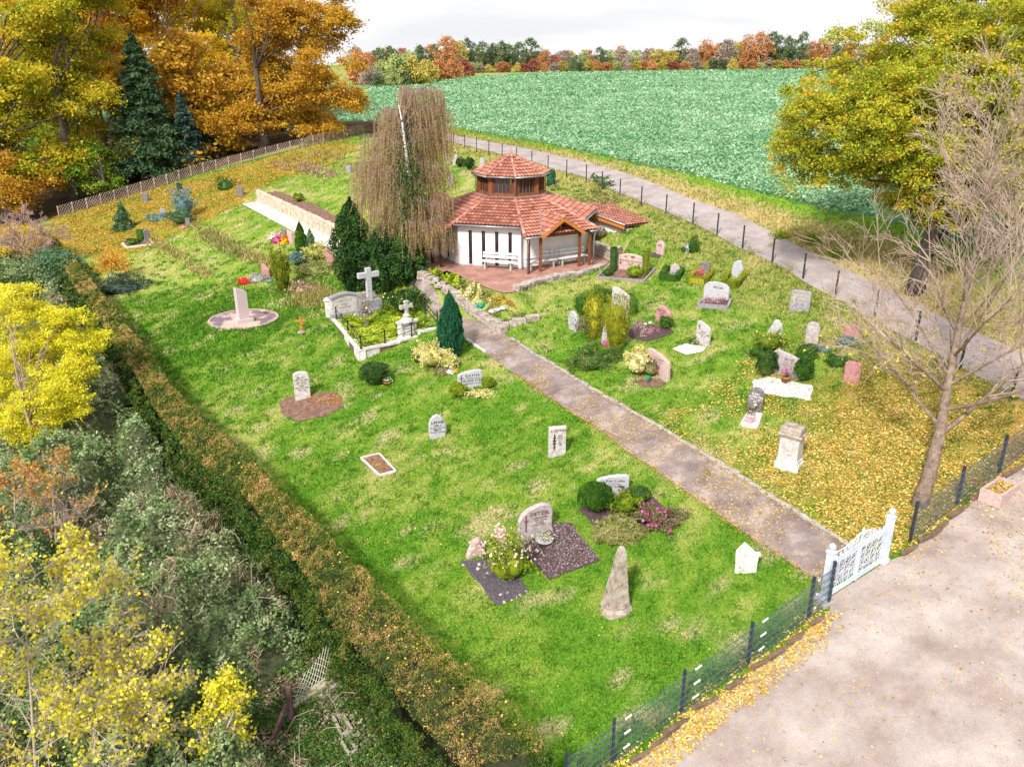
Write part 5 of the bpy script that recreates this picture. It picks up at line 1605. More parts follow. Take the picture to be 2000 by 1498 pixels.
NSH = [0]
def shrub(cx, by, wpx, ytop, kind, leaf, label, cat='shrub', n=2600, size=.06, lump=.12, depth=.12, name=None, group=None, stem=False, rz=0, dd=1.0, aspect=.55, flowers=None, base=None, up=0, hh=None, solid=True, vert=0.0, spread=.22, bias=.5, zoff=0):
    """a shrub whose foot shows at (cx, by), wpx wide, reaching row ytop"""
    P0 = G(cx, by) if base is None else Vector(base)
    w = px2m(wpx, P0)
    P = P0 + Vector((0, w * .5 * dd * .9, 0)); 
    if base is None: P.z = float(hgt(P.x, P.y)) + zoff
    else: P = Vector(base)
    h = hh or max(.1, zat(P, ytop) - P.z)
    NSH[0] += 1
    root = empty(name or 'shrub', P, rz, label, cat, group)
    pts = shrub_pts(kind, w, h, n, lump, NSH[0] * 7 + 3, depth, w * dd)
    F3 = Field(NSH[0] + 50, .5, 2, 3)
    rnd = np.clip(bias + .16 * F3(pts) + rng.normal(0, spread, n), 0, 1)
    dirs = None
    if vert:
        dirs = np.stack([pts[:, 0] * .3 / w, pts[:, 1] * .3 / w, np.full(n, vert)], 1) + rng.normal(0, .25, (n, 3))
    leaf_obj('foliage', pts, rng.uniform(size * .7, size * 1.3, n), leaf, root, rnd, aspect=aspect, dirs=dirs)
    if solid: core(kind, w, h, leaf, root, w * dd)
    if flowers:
        fm, fn, fs = flowers
        q = shrub_pts(kind, w * 1.03, h * 1.04, fn, lump, NSH[0] * 7 + 3, .03, w * dd * 1.03)
        q = q[q[:, 2] > h * .25]
        tag(leaf_obj('flowers', q, fs, fm, root, aspect=.95), kind='stuff')
    return root, P, w, h

CT = 'clipped box pillars'
def sh(*a, **k): return shrub(*a, **k)
# beside the chapel, right of the path
sh(1198, 534, 14, 483, 'column', L['yew'], 'slim dark clipped pillar left of the broad arched stone', 'topiary', 1800, .05, .04, .06, 'box_pillar')
sh(1261, 541, 15, 489, 'column', L['goldyew'], 'slim olive clipped pillar right of the broad arched stone', 'topiary', 1800, .05, .05, .06, 'box_pillar')
sh(1189, 543, 22, 526, 'ball', L['box'], 'small green ball on the kerbed gravel bed by the porch', 'shrub', 1200, .05)
sh(1241, 548, 30, 521, 'ball', L['boxlime'], 'bright lime shrub in the kerbed bed of the broad arched stone', 'shrub', 1200, .07, .25, aspect=.7)
sh(1355, 496, 25, 462, 'egg', L['box'], 'upright green bush right of the tiny white stone near the road', 'shrub', 1800, .06, .15)
sh(1335, 496, 10, 483, 'ball', L['box'], 'small dark ball left of the tiny white stone near the road', 'shrub', 500, .05)
# clipped little hedges round three graves
def box_frame(pxs, h, w, leaf, label, openback=True):
    poly = GP(pxs); c = poly.mean(0); z = float(hgt(*c))
    root = empty('box_hedge', (c[0], c[1], z), 0, label, 'hedge', 'little clipped hedges round graves')
    P = []
    n = len(poly); rngs = range(n - 1) if openback else range(n)
    mb = MB()
    for i in rngs:
        a = poly[i]; b = poly[(i + 1) % n]; L_ = np.linalg.norm(b - a); m = int(L_ * 650)
        u = rng.random((m, 1)); face = rng.integers(0, 3, m)
        d = (b - a) / L_; nn = np.array([-d[1], d[0]])
        off = np.where(face == 0, -w / 2, np.where(face == 1, w / 2, rng.uniform(-w / 2, w / 2, m)))
        zz = np.where(face == 2, h, rng.uniform(0, h, m))
        q = a + (b - a) * (u * (1 + w / L_) - w / 2 / L_) + nn * off[:, None]
        P.append(np.column_stack([q - c, zz + hgt(q[:, 0], q[:, 1]) - z + rng.normal(0, .015, m)]))
        mb.bar((a[0] - c[0], a[1] - c[1], h / 2 - .05 + float(hgt(*a)) - z), (b[0] - c[0], b[1] - c[1], h / 2 - .05 + float(hgt(*b)) - z), w * .84, h * .9 - .05)
    P = np.vstack(P)
    leaf_obj('foliage', P, rng.uniform(.035, .07, len(P)), leaf, root, np.clip(rng.normal(.5, .22, len(P)) + .25 * (P[:, 2] > h * .8), 0, 1))
    mb.build('inner_growth', leaf, root)
    return root
box_frame([(1303, 529), (1292, 546), (1322, 550), (1332, 532)], .38, .26, L['box'], 'leftmost little box hedge, around the low pinkish stone')
box_frame([(1356, 536), (1348, 553), (1376, 556), (1390, 537)], .36, .26, L['boxlime'] if False else L['goldyew'], 'middle little box hedge, around red and pink bedding')
box_frame([(1420, 541), (1412, 560), (1438, 563), (1453, 543)], .38, .26, L['goldyew'], 'rightmost little box hedge, around the pale lilac boulder stone')
sh(1303, 533, 16, 518, 'ball', L['box'], 'round knob of box at the corner of the leftmost little hedge', 'shrub', 700, .05)
sh(1370, 548, 26, 525, 'mound', L['begonia'], 'red and pink bedding flowers inside the middle little hedge', 'flowers', 900, .07, .2, dd=1.3, name='bedding_flowers', hh=.4)
sh(1432, 554, 18, 544, 'mound', L['cover_lime'], 'lime green planting inside the rightmost little hedge', 'plant', 400, .07, .2, name='ground_cover_plant', hh=.15)
for i, cx in enumerate((1378, 1390, 1402, 1413)):
    sh(cx, 599, 13, 584, 'mound', L['heath_pink'], ['leftmost', 'second from left', 'third from left', 'rightmost'][i] + ' white and dusky heather tuft in the small grey trough', 'heather', 160, .07, .3, name='heather', group='heather tufts in the trough', hh=.30, vert=1.2, aspect=.25, solid=False, zoff=.14)
# golden yew columns and neighbours
sh(1160, 668, 36, 573, 'vase', L['goldyew'], 'left of the two upright golden yew columns', 'yew', 5200, .10, .14, .25, 'golden_yew', vert=1.0, aspect=.22, spread=.26)
sh(1204, 692, 44, 588, 'vase', L['goldyew'], 'right and nearer of the two upright golden yew columns', 'yew', 6500, .10, .14, .25, 'golden_yew', vert=1.0, aspect=.22, spread=.26)
box_frame([(1140, 617), (1130, 603), (1168, 586), (1230, 598), (1234, 618)], .7, .4, L['box'], 'low dark hedge curving behind the golden yew columns')
sh(1140, 672, 48, 617, 'ball', L['darkplant'], 'thinning purplish rose bush left of the golden yews', 'rose bush', 900, .08, .35, .5, 'rose_bush', solid=False)
sh(1162, 727, 96, 668, 'mound', L['cotoneaster'], 'wide creeping cotoneaster mound below the golden yews by the path', 'shrub', 6500, .07, .2, .15, 'creeping_shrub', dd=.75, hh=.75)
sh(1182, 677, 12, 664, 'mound', L['magenta'], 'small magenta flowers between the golden yew columns', 'flowers', 120, .07, .2, name='flowers', hh=.2)
hx = [(1230, 648), (1240, 655), (1246, 644), (1242, 639), (1258, 651), (1256, 660), (1270, 655), (1252, 636), (1282, 650)]
for i, (cx, by) in enumerate(hx):
    sh(cx, by, 11, by - 11, 'mound', L['heath_pink'], ['heather tuft nearest the left tip of the black patch', 'second heather tuft from the left tip of the black patch', 'upper heather tuft near the left of the black patch', 'small heather tuft at the upper left rim of the black patch', 'heather tuft at the middle of the black patch', 'lowest heather tuft of the black patch', 'heather tuft right of the lowest one on the black patch', 'topmost heather tuft on the black patch', 'heather tuft furthest right on the black patch'][i], 'heather', 130, .08, .3, name='heather', group='pink heather tufts on the black patch', hh=.24, vert=1.2, aspect=.25, solid=False)
sh(1301, 647, 24, 619, 'ball', L['box'], 'round green bush in front of the dark red stone', 'shrub', 1300, .06, .2)
sh(1248, 744, 56, 684, 'ball', L['variegated'], 'big cream and yellow bush left of the wide pinkish stone', 'variegated bush', 3800, .085, .22, .25, 'variegated_bush', aspect=.6)
sh(1274, 742, 34, 706, 'ball', L['darkplant'], 'reddish rose bush with red blooms before the wide pinkish stone', 'rose bush', 1000, .07, .25, .3, 'rose_bush', flowers=(L['redflower'], 26, .10))
sh(1358, 674, 20, 662, 'mound', L['box'], 'bowl of plants in front of the small white cross stone', 'plant bowl', 260, .07, .25, name='planted_bowl', hh=.2, flowers=(L['heath_pink'], 60, .07))
# right hand group
sh(1498, 744, 40, 685, 'ball', L['yew'], 'clipped dark bush left of the large grey-pink stone', 'topiary', 3600, .06, .10, .1, 'clipped_bush', dd=.8)
sh(1571, 753, 36, 701, 'ball', L['box'], 'clipped green bush right of the large grey-pink stone', 'topiary', 3200, .06, .10, .1, 'clipped_bush', dd=.8)
sh(1507, 694, 62, 652, 'ball', L['boxlime'], 'loose yellow-flowering shrub below the white pointed boulder', 'shrub', 2200, .08, .3, .3, dd=.7, flowers=(L['variegated'], 160, .09))
sh(1475, 702, 22, 683, 'ball', L['box'], 'small olive bush left of the clipped dark bush', 'shrub', 700, .06, .2)
sh(1583, 694, 44, 677, 'mound', L['box'], 'flat green cushion below the brownish rounded stone', 'cushion plant', 1800, .05, .1, .08, 'cushion_plant', dd=.7, hh=.35)
sh(1580, 706, 50, 690, 'mound', L['cover_lime'] if False else L['box'], 'second green cushion just behind the clipped green bush', 'cushion plant', 1500, .05, .1, .08, 'cushion_plant', dd=.6, hh=.28)
sh(1613, 690, 28, 672, 'mound', L['blue'], 'pale green low plant right of the brownish rounded stone', 'plant', 400, .09, .2, name='low_plant', hh=.15)
sh(1660, 684, 40, 659, 'ball', L['blue'], 'pale blue conifer twigs draped before the reddish stone', 'conifer', 1300, .11, .3, .4, 'blue_conifer', dd=.6)
sh(1665, 706, 60, 690, 'mound', L['heather'], 'straggly dark growth below the pale blue conifer', 'shrub', 1200, .08, .3, .4, dd=.6, hh=.5)
sh(1640, 720, 40, 692, 'mound', L['box'], 'dark green bush left of the lone reddish stone', 'shrub', 1000, .08, .25, .3)
sh(1473, 814, 26, 794, 'mound', L['darkplant'], 'small rose plant with pink blooms before the small dark grey stone', 'rose plant', 350, .07, .3, .4, 'rose_plant', hh=.45, flowers=(L['pinkflower'], 14, .14), solid=False)
sh(1468, 829, 22, 820, 'mound', L['heath_pink'], 'pink heather in the narrow white kerbed bed', 'heather', 200, .07, .2, name='heather', hh=.22, vert=1, aspect=.3)
# foreground bed
sh(1165, 1019, 68, 944, 'ball', L['box'], 'big round clipped box bush left of the handwritten stone', 'topiary', 9000, .055, .06, .10, 'box_ball', vert=.8, aspect=.35, bias=.55)
sh(1250, 991, 46, 951, 'ball', L['yew'], 'smaller dark box ball right of the handwritten stone', 'topiary', 4200, .045, .06, .08, 'box_ball', bias=.75)
sh(1222, 1021, 48, 970, 'ball', L['boxlime'], 'bright green lumpy cypress between the two round bushes', 'dwarf cypress', 2600, .075, .3, .25, 'dwarf_cypress', aspect=.7, bias=.35)
sh(1212, 1066, 104, 1012, 'mound', L['heather'], 'flat olive juniper cushion at the front of the dark bed', 'juniper', 6500, .12, .12, .15, 'creeping_juniper', aspect=.18, dd=.62, hh=.55, bias=.62)
sh(1288, 1038, 80, 985, 'mound', L['darkplant'], 'dark leaved plants with magenta blooms in the foreground bed', 'flowering plants', 7000, .075, .3, .5, 'flowering_plants', dd=.85, hh=.5, solid=False, flowers=(L['magenta'], 170, .10))
sh(1222, 979, 24, 962, 'mound', L['darkplant'], 'reddish leafy plant at the foot of the handwritten stone', 'plant', 300, .08, .3, name='leafy_plant', hh=.3, flowers=(L['magenta'], 14, .06))
sh(990, 1156, 84, 1062, 'ball', L['boxlime'], 'rose bush with many pale pink blooms on the slate chip bed', 'rose bush', 5200, .075, .35, .45, 'rose_bush', flowers=None, dd=.8, solid=True)
rr_, PR, wR, hR = _last = (None, Vector((0, 0, 0)), 0, 0)
_rb = [o for o in COL.objects if o.get('label', '').startswith('rose bush with many')][0]
q = rng.normal(size=(420, 3)) * np.array([.42, .34, .20]) + np.array([-.06, .05, 1.12])
leaf_obj('flowers', q, rng.uniform(.07, .12, len(q)), L['pinkflower'], _rb, aspect=.95)['kind'] = 'stuff'
q = rng.normal(size=(90, 3)) * np.array([.10, .1, .16]) + np.array([-.20, .3, 1.5])
leaf_obj('flowers', q, rng.uniform(.07, .12, len(q)), L['pinkflower'], _rb, aspect=.95)['kind'] = 'stuff'
# left of the path
sh(893, 782, 34, 748, 'ball', L['boxlime'], 'lime box ball left of the stone with the dark cross', 'topiary', 2800, .05, .08, .08, 'box_ball')
sh(954, 763, 26, 737, 'ball', L['boxlime'], 'lime box ball right of the stone with the dark cross', 'topiary', 2000, .05, .08, .08, 'box_ball')
sh(945, 779, 74, 762, 'mound', L['variegated'], 'sprawling yellowing ground plant in front of the stone with the dark cross', 'ground plant', 900, .09, .3, .3, 'ground_plant', dd=.5, hh=.16, solid=False)
sh(727, 764, 56, 709, 'ball', L['yew'], 'dark round yew ball on the lawn below the walled plot', 'yew', 6500, .06, .10, .12, 'yew_ball', bias=.6)
sh(843, 730, 62, 675, 'ball', L['variegated'], 'cream variegated shrub in front of the rounded pinkish stone', 'variegated bush', 3600, .085, .25, .25, 'variegated_bush', aspect=.6)
sh(876, 728, 34, 693, 'ball', L['variegated'], 'smaller cream shrub right of the rounded pinkish stone', 'variegated bush', 1300, .085, .25, .3, 'variegated_bush', aspect=.6)
sh(815, 713, 20, 690, 'ball', L['yew'], 'small dark ball left of the cream variegated shrub', 'yew', 900, .06, .1)
sh(865, 736, 40, 722, 'mound', L['darkplant'], 'dark red plant at the foot of the cream shrubs', 'plant', 500, .08, .3, name='red_plant', hh=.3, flowers=(L['redflower'], 30, .07))
sh(863, 735, 22, 727, 'mound', L['yellowflower'], 'round cushion of yellow flowers before the cream shrub', 'flowers', 420, .05, .1, name='flower_cushion', hh=.2)
sh(879, 734, 20, 724, 'mound', L['whiteflower'], 'cushion of white flowers beside the yellow ones', 'flowers', 420, .05, .1, name='flower_cushion', hh=.22)
sh(889, 729, 12, 721, 'mound', L['yellowflower'], 'smaller yellow flower cushion right of the white flowers', 'flowers', 200, .05, .1, name='flower_cushion', hh=.16)
# emerald thuja by the path
sh(879, 708, 49, 569, 'flame', L['thuja'], 'tall pointed emerald thuja standing between walled plot and path', 'thuja', 15000, .13, .10, .2, 'thuja', vert=1.0, aspect=.22, spread=.2)
sh(893, 692, 26, 592, 'flame', L['thuja'], 'second shorter tip of emerald thuja behind the tall one', 'thuja', 4500, .13, .10, .2, 'thuja', vert=1.0, aspect=.22, spread=.2)
# behind plot
sh(790, 622, 76, 569, 'ball', L['yew'], 'spreading cherry laurel with pale flower spikes behind the white monument', 'laurel', 2600, .16, .2, .3, 'cherry_laurel', aspect=.35, vert=.7, dd=.8, flowers=(L['variegated'], 50, .10))
_pr = PZ(716, 640, zP2)
sh(716, 640, 34, 584, 'ball', L['darkplant'], 'leggy rose bush with pale pink blooms inside the walled plot', 'rose bush', 550, .08, .3, .5, 'rose_bush', base=_pr, solid=False, flowers=(L['pinkflower'], 18, .13))
mb = MB(); g = random.Random(2)
for i in range(7): mb.tube([_pr + Vector((g.gauss(0, .04), g.gauss(0, .04), 0)), _pr + Vector((g.gauss(0, .2), g.gauss(0, .2), .9))], .012, 4)
o_ = mb.build('stems', M['twig'], None); o_.parent = [o for o in COL.objects if o.get('label', '').startswith('leggy rose')][0]; o_.matrix_parent_inverse = Matrix.Translation(-_pr)
# far middle
sh(549, 574, 33, 495, 'vase', L['goldyew'], 'dark golden yew column right of the red bedding', 'yew', 4200, .13, .1, .2, 'golden_yew', vert=1.0, aspect=.25, bias=.35)
sh(588, 507, 24, 433, 'flame', L['box'], 'tall bright green pointed cypress by the paved strip', 'cypress', 3600, .12, .1, .2, 'cypress', vert=1.0, aspect=.3)
sh(606, 505, 30, 446, 'cone', L['blue'] if False else L['conifer_green'], 'dull green conifer right behind the bright pointed cypress', 'conifer', 2200, .14, .2, .2, 'conifer')
sh(576, 523, 30, 495, 'ball', L['blue'], 'blue-grey low conifer left of the yellowish shrub', 'conifer', 1500, .11, .25, .3, 'blue_conifer')
sh(612, 515, 44, 483, 'ball', L['variegated'], 'yellowish shrub beside the red-brown stone', 'variegated bush', 1700, .12, .3, .3, 'variegated_bush', bias=.3)
sh(614, 541, 76, 512, 'mound', L['heather'], 'wide dull green mound below the yellowish shrub', 'creeping shrub', 3000, .11, .2, .2, 'creeping_shrub', dd=.6, hh=.7)
sh(475, 558, 32, 543, 'mound', L['redflower'], 'bright red bedding flowers', 'flowers', 900, .08, .15, name='bedding_flowers', hh=.32)
sh(500, 554, 34, 538, 'mound', L['silver'], 'silver-grey foliage between the red flowers and the brick-red stone', 'plant', 900, .09, .2, name='silver_plant', hh=.35)
sh(527, 553, 14, 544, 'mound', L['blue'], 'small bluish plant under the brick-red stone', 'plant', 250, .08, .2, name='bluish_plant', hh=.2)
sh(593, 578, 60, 550, 'mound', L['bramble_brown'], 'withered brownish grass hummock right of the golden yew column', 'hummock', 1300, .16, .3, .4, 'grass_hummock', dd=.6, hh=.6)
# far left slope
sh(237, 453, 36, 392, 'cone', L['conifer_green'], 'young spruce standing on the orange leaves', 'spruce', 3600, .16, .3, .35, 'young_spruce')
sh(356, 432, 40, 376, 'ball', L['blue'], 'spreading blue-green juniper on the leafy slope', 'juniper', 2600, .2, .35, .4, 'blue_juniper', aspect=.25, vert=.4)
sh(346, 444, 48, 412, 'ball', L['conifer_green'], 'rounded green juniper in front of the blue-green one', 'juniper', 2200, .13, .25, .3, 'green_juniper', dd=.8)
sh(303, 434, 40, 419, 'mound', L['blue'], 'flat blue conifer cushion left of the junipers', 'conifer', 1500, .10, .2, .2, 'blue_conifer', dd=.7, hh=.5)
sh(438, 373, 32, 355, 'mound', L['yew'], 'low dark bush near the lattice fence', 'shrub', 1200, .14, .3, .3, hh=.9)
sh(256, 482, 28, 466, 'ball', L['box'], 'low green shrub in the leftmost kerbed bed', 'shrub', 800, .10, .2, bias=.3)
sh(274, 474, 14, 449, 'column', L['box'], 'small upright bush in the leftmost kerbed bed', 'shrub', 700, .10, .2, bias=.3)
sh(356, 449, 13, 443, 'mound', L['heath_pink'], 'pink flower cushion below the junipers', 'flowers', 200, .10, .1, name='flower_cushion', hh=.2)
sh(371, 445, 12, 436, 'mound', L['blue'], 'little bluish plant beside the pink flower cushion', 'plant', 150, .10, .1, name='bluish_plant', hh=.25)
sh(214, 560, 62, 496, 'ball', L['orange_shrub'], 'fiery orange and yellow shrub by the far end of the hedge', 'autumn shrub', 2600, .12, .3, .45, 'autumn_shrub', solid=False, dd=.8)
sh(232, 577, 108, 545, 'mound', L['ivy'], 'long mound of dark glossy ground cover below the fiery orange shrub', 'ground cover', 4200, .11, .2, .15, 'dark_mound', dd=.45, hh=.8)
for i, (cx, by, w_, mm, nm) in enumerate([(530, 470, 16, 'whiteflower', 'white and violet bunch at the left end of the heaped flowers'), (543, 466, 16, 'heath_pink', 'pink and white bunch in the heaped flowers'), (552, 472, 16, 'orange_shrub', 'orange bunch in the heaped flowers'), (563, 475, 14, 'redflower', 'red bunch at the right end of the heaped flowers'), (540, 476, 16, 'magenta', 'violet bunch in front of the heaped flowers'), (553, 481, 16, 'yellowflower', 'yellow bunch in front of the heaped flowers')]):
    sh(cx, by, w_, by - 12, 'mound', L[mm], nm, 'flowers', 260, .12, .3, name='flower_bunch', hh=.35, group='bunches of cut flowers by the paved strip')
sh(582, 405, 18, 383, 'ball', L['boxlime'], 'small lime bush on the soil behind the block wall', 'shrub', 600, .12, .2, base=None) if False else None
# behind the chapel
sh(898, 330, 17, 308, 'ball', L['yew'], 'left of two dark clipped bushes behind the chapel', 'topiary', 1300, .10, .1, .1, 'clipped_bush')
sh(916, 335, 20, 309, 'ball', L['yew'], 'right of two dark clipped bushes behind the chapel', 'topiary', 1300, .10, .1, .1, 'clipped_bush')
sh(1076, 365, 16, 333, 'column', L['thuja'], 'small dark column bush right of the lantern roof', 'topiary', 1500, .10, .1, .1, 'column_bush')
sh(1062, 366, 14, 356, 'mound', L['yellowflower'], 'yellow flowers left of the small dark column bush', 'flowers', 250, .10, .1, name='flower_cushion', hh=.3)
sh(1084, 373, 24, 363, 'mound', L['heather'], 'grey-green low plant before the small dark column bush', 'plant', 350, .12, .1, name='low_plant', hh=.3)
sh(1180, 470, 22, 460, 'mound', L['darkplant'], 'reddish low shrub beside the low white wing', 'shrub', 500, .09, .2, hh=.45)
sh(1205, 360, 50, 346, 'mound', L['box'], 'flat green weed patch on the road bank', 'weeds', 500, .16, .3, .5, 'weed_patch', hh=.25, solid=False) if False else None
# flower beds between path and terrace
def bedplants(pxs, n, h, leaf, label, size=.12, name='ground_cover'):
    poly = GP(pxs); P = poly_scatter(poly, n)
    z = hgt(P[:, 0], P[:, 1]); F3 = Field(int(n) % 97, .8, 2, 2)
    zz = z + h * (.5 + .35 * F3(P)) * rng.uniform(.3, 1.1, n)
    c = np.array([poly[:, 0].mean(), poly[:, 1].mean(), z.mean()])
    rnd = np.clip(.5 + .2 * F3(P * 1.7) + rng.normal(0, .2, n), 0, 1)
    o = leaf_obj(name, np.column_stack([P, zz]) - c, rng.uniform(size * .6, size * 1.3, n), leaf, None, rnd, up=.5, aspect=.7)
    o.location = c
    return tag(o, label, kind='stuff')
bedplants([(835, 545), (860, 540), (905, 552), (960, 580), (950, 598), (900, 580), (855, 560)], 2200, .3, L['heather'], 'mixed low plants along the foot of the terrace')
bedplants([(835, 542), (860, 538), (895, 550), (900, 565), (870, 560)], 900, .4, L['cover_lime'], 'yellow-green leaves of the upper flower bed', .13)
bedplants([(895, 570), (950, 572), (958, 590), (925, 603), (898, 590)], 1700, .4, L['variegated'], 'yellow hosta-like leaves of the lower flower bed', .14)
bedplants([(940, 612), (990, 605), (1048, 618), (1040, 630), (985, 640), (955, 632)], 2400, .35, L['heather'], 'creeping shrub on the low stone edging beside the path', .08)
bedplants([(955, 585), (1000, 590), (1010, 606), (960, 606)], 500, .1, L['litter_brown'], 'withered leaves on the bed by the terrace corner', .08)
bedplants([(1100, 388), (1175, 372), (1215, 395), (1180, 415), (1130, 405)], 1300, .5, L['heather'], 'rough weeds on the bank behind the chapel', .14)
bedplants([(1150, 345), (1190, 350), (1205, 365), (1170, 372)], 500, .4, L['box'], 'green weed patch on the bank by the road fence', .16)
bedplants([(590, 775), (640, 768), (668, 778), (660, 795), (610, 790)], 420, .22, L['orange_shrub'], 'orange and green seedlings on the bare soil bed', .07)
bedplants([(1068, 900), (1106, 890), (1110, 897), (1075, 906)], 260, .12, L['boxlime'], 'weeds at the foot of the white square-topped stone', .06)
bedplants([(712, 899), (740, 893), (764, 918), (744, 924)], 320, .14, L['orange_shrub'], 'small plants in the tiny white-framed bed', .06)
bedplants([(925, 1080), (960, 1075), (975, 1088), (945, 1096)], 380, .16, L['box'], 'green ground cover at the foot of the plain pointed boulder', .06)
# lime cover of the walled plot
Pn = poly_scatter(PLOT + (PLOT.mean(0) - PLOT) * .06, 22000); F2 = Field(77, 1.4, 3, 2)
hh_ = .05 + .10 * (F2(Pn) * .5 + .5)
keep = (np.hypot(Pn[:, 0] - wp_.x, Pn[:, 1] - wp_.y) > .35) & (F2(Pn * 1.3 + 9) > -1.5)
Pq = np.column_stack([Pn, np.maximum(zP2 - .08, hgt(Pn[:, 0], Pn[:, 1]) + .01) + np.clip(hh_, .02, .3) * rng.uniform(.4, 1.2, len(Pn))])[keep]
tag(leaf_obj('ground_cover', Pq, rng.uniform(.06, .12, len(Pq)), L['cover_lime'], None, np.clip(.45 + .22 * F2(Pq[:, :2] * 1.5) + rng.normal(0, .2, len(Pq)), 0, 1), up=.6, aspect=.8), 'lime green leafy cover filling the walled plot', kind='stuff')

# small movable things
def pot(px, py, r, h, mat, label, name='flower_pot', plant=None, fl=None, pm_=None):
    P = G(px, py); root = empty(name, P, 0, label, 'flower pot')
    mb = MB(); mb.lathe((0, 0, 0), [(r * .7, 0), (r, h), (r * 1.08, h), (r * 1.08, h * .86 + .001), (r * .9, h * .9)], 14); mb.build('pot', mat, root, True)
    if plant:
        q = rng.normal(size=(140, 3)) * np.array([r * .6, r * .6, h * .35]) + np.array([0, 0, h * 1.35])
        leaf_obj('plant', q, .07, plant, root)['kind'] = 'stuff'
    if fl:
        q = rng.normal(size=(60, 3)) * np.array([r * .6, r * .6, h * .25]) + np.array([0, 0, h * 1.7])
        leaf_obj('flowers', q, .06, fl, root, aspect=.9)['kind'] = 'stuff'
    return root
pot(1533, 749, .17, .28, M['terracotta'], 'terracotta pot with magenta blooms on the white pebble bed', plant=L['box'], fl=L['magenta'])
pot(1063, 1064, .27, .22, M['light_granite'], 'round pale bowl with white blooms on the mulch bed', 'planter_bowl', plant=L['heather'], fl=L['whiteflower'])
pot(756, 752, .17, .16, M['terracotta'], 'terracotta bowl of white flowers beside the dark yew ball', plant=L['box'], fl=L['whiteflower'])
P = G(1265, 748)
mb = MB(); mb.lathe((0, 0, 0), [(.05, 0), (.07, .22), (.09, .3), (.09, .31), (.0, .3)], 10); tag(mb.build('grave_vase', M['green_plastic'], None, True, P), 'green plastic grave vase beside the cream bush', 'vase')
P = G(940, 602)
mb = MB(); mb.tube([(-.25, 0, .1), (0, -.1, .14), (.25, 0, .1), (.1, .15, .16), (-.15, .12, .18), (-.2, -.05, .2), (.15, -.08, .22)], .06, 6); tag(mb.build('garden_hose', M['green_plastic'], None, True, P), 'coiled green hose on the bed beside the path', 'hose')

# ------------------------------------------------------------------ walls, fences, gate
stone_wall('block_wall', gl([(506, 393), (560, 419), (610, 443), (672, 473)]), .95, .35, 'pale sandstone block wall along the paved strip on the far slope', 'wall', M['sandstone_block'], .6, rag=.01)
M['strip_pave'] = rock_mat('pinkish_paving', [(.50, .40, .39), (.62, .52, .51), (.70, .62, .60)], 1.2, .2, fine=20)
_b = GP([(474, 400), (508, 394), (560, 420), (610, 444), (675, 475), (675, 500), (630, 480), (590, 462), (530, 430)]); BEDS.append(_b)
sheet('pavement', _b, M['strip_pave'], .035, .8, 'pink paved strip in front of the sandstone block wall')
bed([(520, 377), (540, 375), (585, 388), (620, 402), (655, 425), (680, 450), (660, 450), (610, 424), (560, 400)], M['soil'], 'long brown soil bed behind the sandstone block wall', rag=.1)
sh(582, 397, 20, 378, 'ball', L['boxlime'], 'small lime bush on the soil bed behind the block wall', 'shrub', 600, .13, .2)

def post_fence(pts, h, label, wires, vstep=None, wr=.006, pr=.035, name='mesh_fence', first=0, panel_extra=None):
    root = empty(name, pts[0], 0, label, 'fence')
    off = Vector(pts[0])
    for i, p in enumerate(pts[first:]):
        p = Vector(p) - off; mb = MB()
        mb.box((p.x, p.y, p.z + h / 2), (pr * 2, pr * 2, h + .1)); mb.box((p.x, p.y, p.z + h + .06), (pr * 2.3, pr * 2.3, .02))
        mb.build('post', M['fence_metal'], root)
    for a, b in zip(pts[:-1], pts[1:]):
        a = Vector(a) - off; b = Vector(b) - off; mb = MB()
        n = Vector((-(b - a).y, (b - a).x, 0)).normalized() * (pr + .01)
        for z in wires:
            mb.bar(a - n + Vector((0, 0, z)), b - n + Vector((0, 0, z)), wr * 1.6, wr * 1.6)
        if vstep:
            m = int((b - a).length / vstep)
            for k in range(m):
                q = a + (b - a) * ((k + .5) / m) - n
                mb.bar(q + Vector((0, 0, wires[0])), q + Vector((0, 0, wires[-1])), wr, wr)
        mb.build('mesh_panel', M['wire'], root)
    return root
FP = [G(1050, 1600), G(1195, 1490), G(1330, 1392), G(1460, 1298), G(1578, 1208)]
FP[0] = FP[1] + (FP[1] - FP[2]).normalized() * 1.35
FP[0].z = float(hgt(FP[0].x, FP[0].y))
FP.append(FP[-1] + (FP[-1] - FP[-2]) * .36); FP[-1].z = float(hgt(FP[-1].x, FP[-1].y))
wz = [.06, .09, .28, .31, .50, .53, .72, .75, .94, .97, 1.16, 1.19]
f1 = post_fence(FP, 1.25, 'anthracite mesh fence along the forecourt left of the white gate', wz, .055, .0055, .035)
for c in [c for c in children(f1) if c.name.startswith('post')]:
    pass
mb = MB()
for a, b in zip(FP[1:-1], FP[2:]):
    for z in (1.17, .73, .29):
        q = a + (b - a) * .13; q2 = a + (b - a) * .22; nn = Vector(((b - a).y, -(b - a).x, 0)).normalized() * .06
        mb.bar(q - FP[0] + nn + Vector((0, 0, z)), q2 - FP[0] + nn + Vector((0, 0, z)), .02, .05)
mb.build('reflective_strips', M['bench_white'], f1)
FR = [G(1777, 1058), G(1868, 987), G(1950, 925), G(2045, 850)]
post_fence(FR, 1.25, 'anthracite mesh fence half buried in yellow leaves right of the gate', wz, .055, .005, .035)
